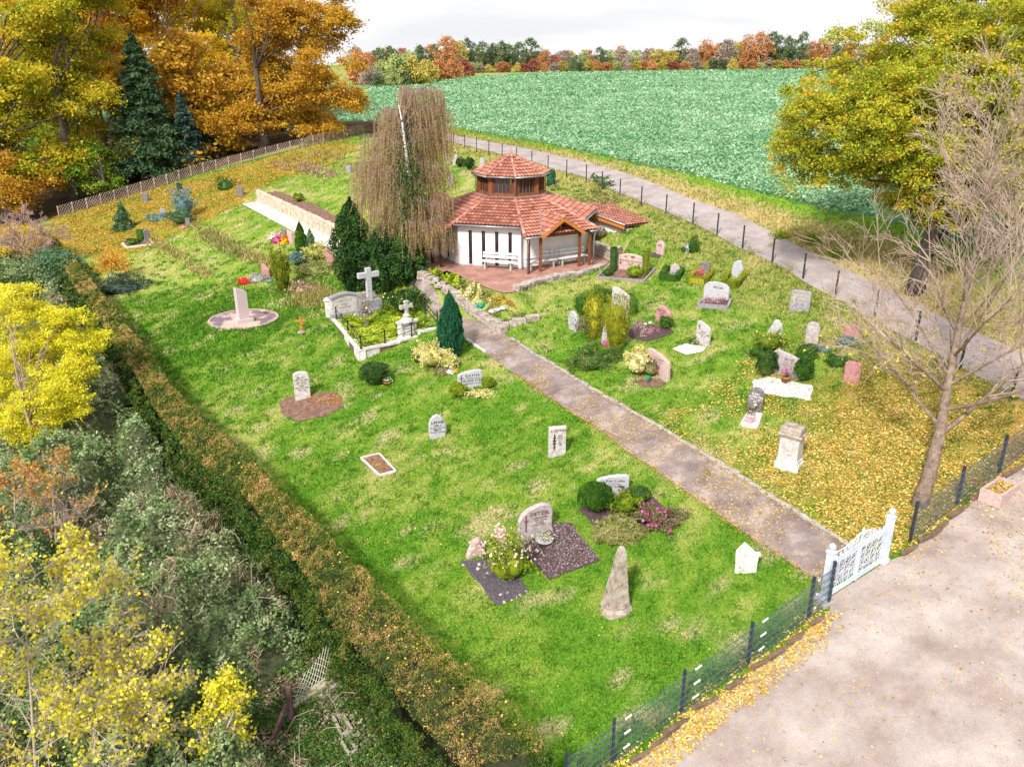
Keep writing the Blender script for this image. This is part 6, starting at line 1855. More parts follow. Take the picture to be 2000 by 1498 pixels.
# road fence: equally spaced posts along the lawn side of the road
inner = GP([(736, 252), (800, 266), (874, 283), (972, 309), (1079, 340), (1141, 356), (1197, 383), (1269, 411), (1345, 435), (1388, 455), (1437, 481), (1490, 506), (1549, 534), (1612, 573), (1683, 608), (1760, 650), (1860, 712), (1960, 775), (2080, 860)])
Lr = np.r_[0, np.cumsum(np.linalg.norm(np.diff(inner, axis=0), axis=1))][-1]
rp = resample(inner, int(Lr / 2.5) + 1)
post_fence([Vector((x, y, float(hgt(x, y)))) for x, y in rp], 1.2, 'long row of dark posts with thin wires beside the road', [.3, .75, 1.15], None, .003, .035, 'road_fence')

# lattice fence
lat = resample(LATT, 27)
lf = empty('lattice_fence', (lat[0][0], lat[0][1], float(hgt(*lat[0]))), 0, 'grey crossed-slat wooden fence at the foot of the autumn wood', 'fence')
off = Vector(lf.location)
for i in range(len(lat) - 1):
    a = Vector((*lat[i], float(hgt(*lat[i])))) - off; b = Vector((*lat[i + 1], float(hgt(*lat[i + 1])))) - off
    d = b - a; Lg = d.length; n = Vector((-d.y, d.x, 0)).normalized()
    mb = MB(); hF = .98; step = .26
    k = -int(hF / step) - 1
    while k * step < Lg:
        for s_ in (1, -1):
            x0 = k * step; x1 = x0 + hF * .75
            z0, z1 = (.05, hF) if s_ > 0 else (hF, .05)
            t0 = max(0, x0); t1 = min(Lg, x1)
            if t1 > t0 + .02:
                q0 = a + d * (t0 / Lg) + n * (.03 * s_) + Vector((0, 0, z0 + (z1 - z0) * (t0 - x0) / (x1 - x0)))
                q1 = a + d * (t1 / Lg) + n * (.03 * s_) + Vector((0, 0, z0 + (z1 - z0) * (t1 - x0) / (x1 - x0)))
                mb.bar(q0, q1, .03, .055, Vector(n))
        k += 1
    mb.build('lattice_panel', M['lattice'], lf)
    mb = MB(); mb.bar(a - Vector((0, 0, .1)), a + Vector((0, 0, 1.0)), .09, .09); mb.build('post', M['lattice'], lf)

# white gate
gL = G(1609, 1172); gR = G(1724, 1098)
gv = gR - gL; gW = math.hypot(gv.x, gv.y); gz = math.atan2(gv.y, gv.x)
gate = empty('entrance_gate', gL, gz, 'white ornamental cast-iron double gate between two square posts with ball tops', 'gate')
hL = zat(gL, 1066) - gL.z; dzr = gR.z - gL.z
hR = zat(gR, 997) - gR.z
for x, z, h in ((0, 0, hL), (gW, dzr, hR)):
    mb = MB(); w_ = .17; zt2 = z + h - .2
    mb.box((x, 0, (z - .1 + zt2) / 2), (w_, w_, zt2 - z + .1)); mb.box((x, 0, z + .06), (w_ + .06, w_ + .06, .2)); mb.box((x, 0, zt2 + .02), (w_ + .05, w_ + .05, .05))
    mb.box((x, 0, zt2 + .06), (w_ * .7, w_ * .7, .05))
    p_ = mb.build('gate_post', M['gate_white'], gate)
    mb = MB(); mb.lathe((x, 0, zt2 + .07), [(.03, 0), (.05, .03), (.085, .07), (.095, .12), (.08, .17), (.04, .20), (0, .21)], 12); mb.build('ball_finial', M['gate_white'], p_, True)
def ring_pts(cx, cz, r, turns, n, x0=0.0, dirn=1, shrink=.55):
    return [(cx + (r * (1 - shrink * i / n)) * math.cos(x0 + dirn * turns * 6.283 * i / n), 0, cz + (r * (1 - shrink * i / n)) * math.sin(x0 + dirn * turns * 6.283 * i / n)) for i in range(n + 1)]
for side in (0, 1):
    x0 = .13 if side == 0 else gW / 2 + .01; x1 = gW / 2 - .01 if side == 0 else gW - .13
    base = dzr * .5
    lw = x1 - x0; H1 = 1.12
    zb = lambda x: dzr * x / gW + .06
    leaf = empty('gate_leaf', (0, 0, 0)); leaf.parent = gate
    mb = MB()
    for x in (x0, x1): mb.bar((x, 0, zb(x)), (x, 0, zb(x) + H1), .055, .055)
    for z in (0, .10, H1 - .10, H1): mb.bar((x0, 0, zb(x0) + z), (x1, 0, zb(x1) + z), .04, .045)
    mid = x0 + lw * .5
    mb.bar((x0 + lw * .06, 0, zb(x0) + .1), (x0 + lw * .06, 0, zb(x0) + H1 - .1), .02, .02)
    mb.bar((x1 - lw * .06, 0, zb(x1) + .1), (x1 - lw * .06, 0, zb(x1) + H1 - .1), .02, .02)
    mb.build('frame', M['gate_white'], leaf)
    mb = MB()
    for i in range(4):
        for j in range(4):
            cx = x0 + lw * (.16 + .227 * i); cz = zb(cx) + .22 + .225 * j; dr = 1 if (i + j) % 2 else -1
            mb.tube(ring_pts(cx, cz, .125, 1.6, 12, (i + j) * 1.3, dr, .8), .0085, 4)
            mb.tube(ring_pts(cx + .05, cz + .09, .06, 1.0, 8, 1.0 + i, -dr, .5), .007, 4)
    for i in range(3):
        cx = x0 + lw * (.28 + .227 * i); mb.bar((cx, 0, zb(cx) + .1), (cx, 0, zb(cx) + H1 - .1), .014, .014)
    # crest rising to the middle of the gate
    inner_x = x1 if side == 0 else x0; sg = -1 if side == 0 else 1
    for i in range(6):
        f = i / 5; cx = inner_x + sg * lw * (.08 + .8 * f); rr = .12 * (1 - .55 * f)
        mb.tube(ring_pts(cx, zb(cx) + H1 + rr + .02, rr, 1.4, 12, 1.6, -sg, .75), .013, 5)
        if i < 3: mb.tube(ring_pts(cx + sg * .08, zb(cx) + H1 + .27 * (1 - f) + .06, .07, 1.3, 10, 0, sg, .7), .011, 5)
    mb.tube([(inner_x + sg * lw * .95, 0, zb(inner_x) + H1 + .03), (inner_x + sg * lw * .5, 0, zb(inner_x) + H1 + .12), (inner_x + sg * lw * .2, 0, zb(inner_x) + H1 + .30), (inner_x + sg * .03, 0, zb(inner_x) + H1 + .38)], .016, 6)
    mb.build('scrollwork', M['gate_white'], leaf)
mb = MB(); cx = gW / 2; z_ = dzr / 2 + .06
mb.bar((cx, -.03, z_), (cx, -.03, z_ + 1.45), .07, .05)
mb.lathe((cx, -.03, z_ + 1.45), [(.05, 0), (.07, .04), (.03, .08), (.055, .13), (.03, .18), (.0, .24)], 8); mb.build('centre_stile', M['gate_white'], gate)
mb = MB(); c = gL + Vector((0, 0, 0)); mb.box((0, 0, .0), (.55, .5, .12)); mb.build('footing', M['kerb'], gate)

# concrete trough with leaves
P = G(1955, 988); tr = empty('planter_trough', P + Vector((.15, .45, 0)), R(38), 'pinkish concrete planting trough half filled with leaves right of the gate', 'planter')
mb = MB(); Lt, Wt, Ht = 1.25, .62, .42
for s_ in (-1, 1):
    mb.box((0, s_ * (Wt / 2 - .04), Ht / 2), (Lt, .08, Ht)); mb.box((s_ * (Lt / 2 - .04), 0, Ht / 2), (.08, Wt - .162, Ht))
mb.box((0, 0, Ht * .35), (Lt - .162, Wt - .162, Ht * .7)); o_ = mb.build('trough', M['pink_stone'], tr)
q = np.column_stack([rng.uniform(-.52, .52, 260), rng.uniform(-.2, .2, 260), rng.uniform(Ht * .72, Ht * .95, 260)])
leaf_obj('leaf_filling', q, .09, L['litter'], tr, flat=True)['kind'] = 'stuff'

# ------------------------------------------------------------------ rubble corner below the hedge
P = G(560, 1465)
pa = G(572, 1418); 
pb = PT(563, 1342, depth(pa) - .3)
bp = empty('braced_post', pa, 0, 'dull purple angle post with a slanting brace among the weeds', 'post')
mb = MB(); mb.bar(Vector((0, 0, 0)), pb - pa, .12, .12); mb.build('post', M['purple_post'], bp)
q0 = G(530, 1452); mb = MB(); mb.bar(q0 - pa, (pb - pa) * .62 + Vector((-.06, -.05, 0)), .11, .11); mb.build('brace', M['purple_post'], bp)
lg0 = G(576, 1388); lg1 = G(664, 1335) + Vector((0, 0, .3))
mb = MB(); mb.bar(lg0 + Vector((0, 0, .12)), lg1, .26, .24); mb.bar(lg0 + Vector((.05, -.12, .02)), lg1 + Vector((.05, -.12, -.12)), .2, .16)
tag(mb.build('concrete_beam', M['moss_block']), 'fallen pale concrete beam sloping up to the hedge foot', 'beam')
mb = MB()
n0 = lg0 + Vector((-.05, .1, .15)); n1 = lg1 + Vector((-.1, .05, .1)); up_ = Vector((-.10, .25, .85))
for i in range(12):
    f = i / 11
    for s_ in (0, 1):
        pts = []
        for j in range(7):
            g_ = j / 6; x = f + (g_ * .35 if s_ else -g_ * .35)
            if x < 0 or x > 1: continue
            pts.append(n0 + (n1 - n0) * x + up_ * (g_ * (.45 + .55 * x)) + Vector((0, 0, .05 * math.sin(9 * x))))
        if len(pts) > 1: mb.tube(pts, .011, 4)
tag(mb.build('rope_net', M['net']), 'sagging pale diamond mesh hanging behind the fallen beam', 'net')
for (pts, lb) in (([(652, 1410), (672, 1408), (690, 1440), (668, 1450)], 'upper mossy hollow kerb block in the weeds'), ([(665, 1456), (680, 1450), (698, 1475), (685, 1490)], 'lower mossy hollow kerb block in the weeds')):
    po = GP(pts); c = po.mean(0); z = float(hgt(*c)); mb = MB()
    for i in range(4):
        a = po[i] - c; b = po[(i + 1) % 4] - c; mb.bar((a[0], a[1], .12), (b[0], b[1], .12), .07, .28)
    tag(mb.build('hollow_block', M['moss_block'], loc=(c[0], c[1], z)), lb, 'stone block')

# small far things: white car and rubble heap on the crest of the field
P = PT(1116, 146, 246); P.z = float(hgt(P.x, P.y))
cr = empty('parked_car', P, R(4), 'small white car parked on the crest of the field before the wood', 'car')
mb = MB(); k = 1.0
pr = [(-2.1, .35), (-2.15, .8), (-1.5, .95), (-.9, 1.42), (.7, 1.45), (1.3, .98), (2.0, .85), (2.15, .4)]
vs = [(x, -.8, z) for x, z in pr] + [(x, .8, z) for x, z in pr]; m_ = len(pr)
mb.add(vs, [tuple(range(m_))[::-1], tuple(range(m_, 2 * m_))] + [(i, (i + 1) % m_, m_ + (i + 1) % m_, m_ + i) for i in range(m_)]); mb.build('body', M['car_paint'], cr)
mb = MB(); mb.add([(-.95, -.82, 1.0), (.95, -.82, 1.0), (.6, -.82, 1.34), (-.75, -.82, 1.34)], [(0, 1, 2, 3)]); mb.build('side_window', M['glass'], cr)
for x in (-1.35, 1.35):
    for y in (-.8, .8):
        mb = MB(); mb.tube([(x, y - .1, .34), (x, y + .1, .34)], .34, 12); mb.build('wheel', M['rubber'], cr)
P = PT(1270, 139, 246); P.z = float(hgt(P.x, P.y)) - .1
mb = MB(); g = random.Random(8)
for i in range(40): mb.box((g.gauss(0, 2.4), g.gauss(0, .6), .2 + abs(g.gauss(0, .4))), (g.uniform(.4, 1.2), .6, g.uniform(.3, .7)), g.uniform(0, 3))
rbh = empty('rubble_heap', P, 0, 'heap of brushwood and rubble with pale upright posts on the field crest', 'rubble heap')
mb.build('heap', M['bark_light'], rbh)
mb = MB()
for x, h in ((-.4, 2.2), (.1, 2.6), (.7, 2.1)): mb.box((x, 0, h / 2 + .3), (.3, .3, h))
mb.build('pale_posts', M['white_stone'], rbh)

M['thicket_dark'] = rock_mat('hedge_stems', [(.02, .03, .01), (.05, .05, .02)], 3, 1.0, fine=14)
# ------------------------------------------------------------------ clipped hedge
N = 90
HL = resample(HEDGE_L, N); HR = resample(HEDGE_R, N)
hz = hgt(*((HL + HR) / 2).T)
HH = 1.7
Fh = Field(91, 1.3, 3, 2)
def hedge_pts(n, face):
    # denser towards the near end, where leaves show one by one
    s = rng.random(n) ** .55 * (N - 1.001); i = s.astype(int); f = (s - i)[:, None]
    l = HL[i] * (1 - f) + HL[i + 1] * f; r = HR[i] * (1 - f) + HR[i + 1] * f
    z0 = hgt(l[:, 0], l[:, 1]); 
    d = HL[i + 1] - HL[i]; d /= np.linalg.norm(d, axis=1, keepdims=True); nn = np.stack([-d[:, 1], d[:, 0]], 1)
    nn *= np.sign(((l - r) * nn).sum(1))[:, None]
    if face == 'top':
        t = rng.random(n)[:, None]; p = l * (1 - t) + r * t
        z = hgt(p[:, 0], p[:, 1]) + HH + .07 * Fh(p * 2) + rng.normal(0, .035, n) - .12 * (np.abs(t[:, 0] - .5) * 2) ** 8
    elif face == 'left':
        t = rng.random(n); z = z0 + HH * t
        p = l + nn * (.10 + .12 * (1 - t)[:, None] + .14 * Fh(np.stack([s * 1.1, t * 3], 1))[:, None] + rng.normal(0, .07, n)[:, None])
    else:
        t = rng.random(n); z = hgt(r[:, 0], r[:, 1]) + HH * t
        p = r - nn * (.04 + rng.normal(0, .03, n)[:, None])
    return np.column_stack([p, z]), s
hr = empty('clipped_hedge', (HL[-1][0], HL[-1][1], float(hgt(*HL[-1]))), 0, 'long clipped hedge with browned top running from the foreground to the wood', 'hedge')
off = np.array(hr.location)
def szs(s): return .045 + .11 * (1 - s / (N - 1)) ** 1.2
pt, s1 = hedge_pts(120000, 'top')
F3 = Field(92, 1.7, 4, 2); F4 = Field(93, .35, 3, 2)
rn = np.clip(.40 + .19 * F3(pt[:, :2]) + .15 * F4(pt[:, :2]) + rng.normal(0, .16, len(pt)), 0, 1)
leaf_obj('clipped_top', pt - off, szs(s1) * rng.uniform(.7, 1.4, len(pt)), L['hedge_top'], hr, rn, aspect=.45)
pl_, s2_ = hedge_pts(120000, 'left')
q_, s3_ = hedge_pts(14000, 'right')
# rounded near end of the hedge
nE = 16000; t = rng.random(nE); u = rng.random(nE); e0 = HL[-1]; e1 = HR[-1]; dE = HL[-1] - HL[-2]; dE /= np.linalg.norm(dE)
pe = e0 * (1 - t[:, None]) + e1 * t[:, None] + dE * (.35 * np.sin(math.pi * t) + rng.normal(0, .04, nE))[:, None]
pe = np.column_stack([pe, hgt(pe[:, 0], pe[:, 1]) + HH * u])
pa_ = np.vstack([pl_, q_, pe]); ss = np.r_[s2_, s3_, np.full(nE, N - 1)]
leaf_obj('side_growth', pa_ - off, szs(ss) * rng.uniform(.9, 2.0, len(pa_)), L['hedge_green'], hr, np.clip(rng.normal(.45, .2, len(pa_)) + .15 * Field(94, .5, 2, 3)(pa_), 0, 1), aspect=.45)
V = []; Fc = []
for i in range(N):
    l = HL[i]; r = HR[i]; m = (l + r) / 2
    for (p, z) in ((m + (l - m) * .5, -.3), (m + (l - m) * .6, HH - .5), (m + (r - m) * .7, HH - .5), (m + (r - m) * .8, -.3)):
        V.append((p[0], p[1], float(hgt(p[0], p[1])) + z))
for i in range(N - 1):
    for k in range(3): Fc.append((i * 4 + k, i * 4 + k + 1, (i + 1) * 4 + k + 1, (i + 1) * 4 + k))
e_ = (N - 1) * 4; Fc.append((e_, e_ + 1, e_ + 2, e_ + 3))
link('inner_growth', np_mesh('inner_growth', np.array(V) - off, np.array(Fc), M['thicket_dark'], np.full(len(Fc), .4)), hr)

# ------------------------------------------------------------------ trees
def limb(mb, a, b, r0, r1, g, n=5, wob=.06, sag=.0, sides=6):
    a = Vector(a); b = Vector(b); L_ = (b - a).length; pts = []; rs = []
    for i in range(n + 1):
        t = i / n; p = a.lerp(b, t)
        if 0 < i < n: p += Vector((g.gauss(0, 1), g.gauss(0, 1), g.gauss(0, 1))) * L_ * wob
        p.z += math.sin(math.pi * t) * L_ * sag
        pts.append(p); rs.append(r0 + (r1 - r0) * t)
    mb.tube(pts, rs, sides)
    return pts

def crown_points(blobs, nclump, nleaf, cs, seed, flat=.5, hollow=.55):
    """leaf points: clumps spread through a union of ellipsoids"""
    g = np.random.default_rng(seed)
    wts = np.array([b[3] * b[3] for b in blobs]); wts = wts / wts.sum()
    C = []
    for k in g.choice(len(blobs), nclump, p=wts):
        x, y, z, r = blobs[k][:4]; rz = blobs[k][4] if len(blobs[k]) > 4 else r * .85
        d = g.normal(size=3); d /= np.linalg.norm(d); d[2] = d[2] if d[2] > -.7 else -d[2]
        q = (hollow + (1 - hollow) * g.random() ** .6)
        C.append((x + d[0] * r * q, y + d[1] * r * q, z + d[2] * rz * q))
    C = np.array(C)
    ids = g.integers(0, nclump, nleaf)
    sc = g.uniform(.6, 1.35, nclump)[ids, None] * cs
    O = g.normal(size=(nleaf, 3)) * np.array([1, 1, flat]) * sc * .62
    O[:, 2] -= .25 * (O[:, 0] ** 2 + O[:, 1] ** 2) / np.maximum(sc[:, 0], .1) * .5
    return C, C[ids] + O, ids

def masses(blobs, r, per, seed):
    """break the big crown masses into many small rounded ones with gaps between them"""
    g = np.random.default_rng(seed + 900); out = []
    for b in blobs:
        x, y, z, R_ = b[:4]; rz = b[4] if len(b) > 4 else R_ * .85
        n = max(3, int(per * (R_ / r) ** 2))
        for _ in range(n):
            d = g.normal(size=3); d /= np.linalg.norm(d)
            q = g.uniform(.45, 1.02); rr = r * g.uniform(.65, 1.35)
            out.append((x + d[0] * (R_ - rr * .4) * q, y + d[1] * (R_ - rr * .4) * q, z + d[2] * (rz - rr * .3) * q, rr, rr * .62))
    return out

def tree(P, top, blobs, leaf, nleaf, nclump, size, cs, trunk_r, label, cat='tree', bark=None, name='tree', group=None, seed=1, flat=.5, bias=.0, spread=.17, nlimb=22, lean=(0, 0), hollow=.55, aspect=.6, top_frac=.75, fork=.3, mass=None):
    """blobs relative to the foot P"""
    P = Vector(P); g = random.Random(seed)
    root = empty(name, P, 0, label, cat, group)
    if group: nleaf = int(nleaf * 1.45); nclump = int(nclump * 1.7); cs *= .82; top_frac = min(top_frac, .5) if top_frac < .9 else top_frac
    if group and mass is None: mass = (1.5, 1.5); cs *= .7
    if mass: blobs = masses(blobs, mass[0], mass[1], seed); hollow = .6
    C, pts, ids = crown_points(blobs, nclump, nleaf, cs, seed, flat, hollow)
    rn = np.clip(clump_rnd(ids, pts, spread, seed) + bias, 0, 1)
    leaf_obj('crown', pts, rng.uniform(size * .65, size * 1.35, nleaf), leaf, root, rn, aspect=aspect, up=.25)
    mb = MB(); th = top * top_frac
    tp = [Vector((lean[0] * t * t, lean[1] * t * t, th * t - .2 * (t == 0))) + Vector((g.gauss(0, .02), g.gauss(0, .02), 0)) * th * .5 for t in (0, .12, .3, .5, .75, 1)]
    mb.tube(tp, [trunk_r * k for k in (1.25, 1, .85, .65, .4, .15)], 9)
    mb.build('trunk', bark or M['bark'], root, True)
    mb = MB()
    sel = np.argsort(-C[:, 2])[::max(1, len(C) // nlimb)]
    for k in sel:
        c = Vector(C[k]); f = min(.95, max(fork, (c.z / th) * .75 - .1)); i = f * 5
        a = tp[0].lerp(tp[-1], f); 
        limb(mb, a, c, trunk_r * .34 * (1.1 - f * .6), trunk_r * .06, g, 5, .05, .06, 5)
    mb.build('limbs', bark or M['bark'], root, True)
    return root

def ptree(bx, by, top_y, blobs_px, leaf, nleaf, nclump, size, cs, tr, label, dz=0, **k):
    """tree whose crown masses are given where the photo shows them, at the distance of its foot"""
    P = G(bx, by); return btree(P, top_y, blobs_px, leaf, nleaf, nclump, size, cs, tr, label, **k)
def btree(P, top_y, blobs_px, leaf, nleaf, nclump, size, cs, tr, label, spread_y=1.0, **k):
    t = depth(P); g = random.Random(k.get('seed', 1) + 7)
    B = []
    for b in blobs_px:
        cx, cy, rpx = b[:3]; dd_ = b[3] if len(b) > 3 else g.uniform(-.5, .5) * rpx / F * t * spread_y
        Q = PT(cx, cy, t + dd_); r = rpx / F * t
        B.append((Q.x - P.x, Q.y - P.y, Q.z - P.z, r))
    top = zat(P, top_y) - P.z
    return tree(P, top, B, leaf, nleaf, nclump, size, cs, tr, label, **k)

def gx(x, y):
    return Vector((x, y, float(hgt(x, y))))
WOOD = 'tall autumn trees of the wood behind the lattice fence'
ptree(25, 432, -160, [(20, 60, 150), (-60, 200, 140), (60, 200, 120), (10, 320, 90), (100, -60, 120)], L['forest_yellow'], 42000, 300, .30, 1.5, .5, 'yellow-green beech at the left edge of the picture', seed=11, group=WOOD, spread_y=.7)
ptree(150, 396, -120, [(140, 90, 105), (120, 230, 90), (170, 180, 70), (140, 310, 55), (150, -40, 100)], L['forest_yellow'], 36000, 260, .28, 1.4, .42, 'yellow-green beech right of the edge one, with a pale broken branch', seed=12, group=WOOD, bias=.1)
ptree(208, 386, 210, [(175, 300, 45), (195, 345, 40), (150, 335, 40)], L['forest_green'], 10000, 70, .25, 1.2, .2, 'low fresh green tree standing in front of the dark wood edge', seed=13, group=WOOD)
btree(gx(-46, 97), -140, [(225, 30, 105), (190, 120, 80), (270, 100, 80), (260, -60, 110), (230, 180, 60)], L['forest_orange'], 34000, 240, .30, 1.5, .5, 'glowing orange beech left of the dark conifer', seed=14, group=WOOD)
btree(gx(-39, 100), -120, [(345, 50, 95), (380, 130, 75), (330, -50, 100), (400, 200, 60), (370, 250, 50)], L['forest_gold'], 34000, 250, .30, 1.5, .5, 'golden beech right of the dark conifer', seed=15, group=WOOD)
btree(gx(-32, 104), -100, [(455, 60, 80), (440, 150, 75), (470, -40, 90), (430, 230, 55), (405, 20, 50)], L['forest_yellow'], 30000, 220, .30, 1.5, .45, 'yellow beech between golden and bronze neighbours', seed=16, group=WOOD, bias=.15)
ptree(517, 297, -60, [(560, 90, 105), (500, 170, 85), (620, 150, 85), (560, 215, 80), (470, 230, 60), (650, 60, 55), (680, 190, 38), (620, 235, 55), (540, 10, 95), (640, -10, 50)], L['forest_bronze'], 62000, 460, .27, 1.35, .55, 'huge bronze-orange beech at the right end of the wood', seed=17, group=WOOD, bias=.02)
ptree(5, 445, 260, [(10, 340, 60), (60, 350, 50), (-20, 300, 70), (40, 395, 35)], L['forest_bronze'], 12000, 90, .26, 1.2, .22, 'rusty low beech branches at the left end of the lattice fence', seed=18, group=WOOD)
ptree(283, 352, 100, [(265, 190, 35), (285, 240, 38), (270, 290, 36), (290, 320, 34), (250, 140, 24)], L['forest_gold'], 4200, 90, .30, .8, .16, 'slender tree with pale trunk and sparse yellow leaves before the conifer', seed=19, group=WOOD, bark=M['bark_light'], top_frac=.98, lean=(-1.2, 0))
ptree(300, 345, 150, [(310, 250, 26), (330, 300, 26), (345, 270, 24), (290, 300, 24)], L['forest_green'], 5000, 50, .25, 1.0, .15, 'green understorey tree beside the slender pale trunk', seed=20, group=WOOD)
# background rows filling the wood
for i, (x, y, mm, lb, cxs) in enumerate([(-80, 100, 'forest_orange', 'orange tree deep in the wood at the far left', (-60, 60)), (-70, 118, 'forest_gold', 'gold tree deep in the wood behind the left beeches', (60, 40)), (-56, 122, 'forest_yellow', 'yellow tree deep in the wood above the orange beech', (170, 60)), (-46, 124, 'forest_bronze', 'bronze tree deep in the wood behind the golden beech', (300, 80)), (-34, 124, 'forest_gold', 'gold tree deep in the wood between golden and yellow beech', (420, 90)), (-28, 118, 'forest_bronze', 'bronze tree deep in the wood left of the huge beech', (520, 120)), (-62, 96, 'forest_green', 'dark green tree filling the wood edge behind the fence', (130, 300)), (-40, 90, 'forest_bronze', 'brown leaved tree low in the wood behind the dark conifer', (370, 240))]):
    cx, cy = cxs
    btree(gx(x, y), -80, [(cx, cy - 90, 90), (cx, cy + 30, 95), (cx - 60, cy + 90, 70), (cx + 60, cy + 90, 70)], L[mm], 16000, 130, .42, 1.9, .4, lb, seed=30 + i, group=WOOD)

def conifer(P, w, h, leaf, label, n, size, seed, name='conifer', tiers=16, group=None, bark=None, droop=.25, wid=None):
    root = empty(name, P, 0, label, 'conifer', group); g = np.random.default_rng(seed)
    Q = []; mb = MB(); ids = []
    nb = tiers * 9; per = n // nb
    for b in range(nb):
        f = (b + .5) / nb; z = h * (.06 + .93 * f); L_ = w / 2 * (1 - f) ** .8 * g.uniform(.7, 1.15) + .15
        a = g.uniform(0, 6.283); d = np.array([math.cos(a), math.sin(a), 0])
        m = max(6, int(per * (1.7 - 1.4 * f)))
        t = g.random(m) ** .7
        q = np.outer(t * L_, d) + g.normal(size=(m, 3)) * np.array([.16, .16, .07]) * L_ * .9
        q[:, 2] += z - droop * t * L_
        Q.append(q); ids += [b] * m
        mb.tube([(0, 0, z), tuple(d * L_ * .9 + np.array([0, 0, z - droop * L_ * .8]))], [.05, .01], 4, False)
    Q = np.vstack(Q); ids = np.array(ids)
    leaf_obj('foliage', Q, size * g.uniform(.7, 1.4, len(Q)), leaf, root, clump_rnd(ids, Q, .18, seed), aspect=.35, up=.4)
    mb2 = MB(); mb2.tube([(0, 0, -.2), (0, 0, h * .5), (0, 0, h)], [h * .016 + .03, h * .01 + .02, .02], 7); mb2.build('trunk', bark or M['bark'], root, True)
    mb.build('limbs', bark or M['bark'], root)
    return root
P = G(292, 350) + Vector((0, .8, 0)); conifer(P, 7.8, zat(P, 62) - P.z, L['tall_fir'], 'tall dark green conifer standing out against the orange wood', 40000, .40, 3, 'tall_conifer', 24)
P = G(372, 330); conifer(P, 3.6, zat(P, 180) - P.z, L['conifer_dark'], 'smaller blue-black conifer right of the tall one', 12000, .34, 4, 'dark_conifer', 14)
P = G(398, 322) + Vector((0, 2, 0)); conifer(P, 3.8, zat(P, 250) - P.z, L['conifer_dark'], 'lowest blue-black conifer at the fence below the golden trees', 9000, .34, 5, 'dark_conifer', 12)
# bare trunks in the shade of the wood
for i in range(12):
    x = -58 + i * 3.1 + random.Random(i).uniform(-1, 1); y = 84 + (i % 4) * 4 + i * .6
    mb = MB(); mb.tube([(0, 0, -.2), (.2, 0, 4), (.1, .2, 9)], [.22, .17, .09], 7)
    P = gx(x, y + 3)
    tag(mb.build('shaded_trunk', M['bark'], None, True, P), 'slim bare trunk in the shade behind the lattice fence', 'tree trunk', 'slim trunks in the shade of the wood')

# the big yellow-green oak on the right beyond the road
ptree(1787, 572, -40, [(1590, 250, 88, -1.5), (1580, 330, 58, -1), (1640, 200, 80, .5), (1690, 120, 88, 1), (1745, 210, 110, -2), (1835, 100, 130, 0), (1950, 110, 130, 1), (1680, 320, 70, -.5), (1770, 330, 90, 0), (1880, 260, 120, -2.5), (1960, 340, 100, -3), (1850, 400, 60, -1), (1770, 395, 40, 0), (1900, 0, 110, 1), (2040, 210, 140, -1), (2020, 380, 90, 0), (1560, 270, 45, 0), (1780, 30, 70, 2), (1720, 260, 90, -3), (1810, 300, 85, -3.5), (1800, 190, 90, -3), (1920, 200, 100, -3), (1860, 380, 70, -2.5), (1960, 60, 100, -2.5)], L['oakgold'], 300000, 3600, .12, .30, .36, 'great yellow-green oak spreading over the road on the right', seed=41, bias=-.02, nlimb=90, lean=(1.4, -.5), hollow=.35, bark=M['bark'], name='oak_tree', flat=.6, spread_y=.8, top_frac=.5, mass=(.85, 3.6))

# weeping birch beside the chapel
P = G(806, 530); t0 = depth(P); g = random.Random(12)
wb_ = empty('weeping_birch', P, 0, 'weeping birch with long pinkish hanging twigs left of the chapel', 'birch')
topb = zat(P, 205) - P.z
mb = MB(); tr_ = [Vector((0, 0, -.2)), Vector((.05, 0, 2)), Vector((.15, .1, topb * .45)), Vector((-.05, 0, topb * .7)), Vector((-.2, 0, topb * .9)), Vector((-.35, 0, topb))]
mb.tube(tr_, [.24, .19, .14, .09, .05, .02], 9); mb.build('trunk', M['bark_birch'], wb_, True)
ends = [(735, 240, .3), (872, 200, .2), (845, 195, -.2), (885, 235, .4), (795, 192, 0), (760, 232, -.6), (812, 215, .5), (700, 330, -.3), (690, 360, .4), (725, 300, .8), (720, 350, -1.0), (870, 330, -.5), (850, 340, -1.2), (878, 390, -.2), (862, 400, -1.2), (760, 330, -1.4), (790, 300, -1.5), (830, 320, -1.6), (780, 370, -1.9), (820, 390, -2.0), (745, 390, -1.6), (868, 440, -1.2), (845, 455, -1.8), (705, 300, 1.2), (850, 260, 1.2), (775, 260, 1.0), (830, 250, -1.0), (740, 275, -1.0), (700, 345, .9), (880, 290, .6), (690, 400, 0), (705, 380, 1.0), (875, 470, .2), (855, 430, .8), (735, 345, 1.4), (840, 300, 1.6), (725, 420, -.6), (800, 440, -2.0), (885, 350, .9), (765, 250, .2), (825, 235, .2), (800, 240, -1.2), (785, 280, -1.4), (812, 300, -1.5), (790, 225, -.9), (825, 270, -1.5), (770, 330, -1.8), (800, 350, -2.0), (805, 205, -.5), (868, 260, -.9), (850, 225, -1.1)]
limbs = MB(); SV = []; SF = []; tw = MB(); LP = []
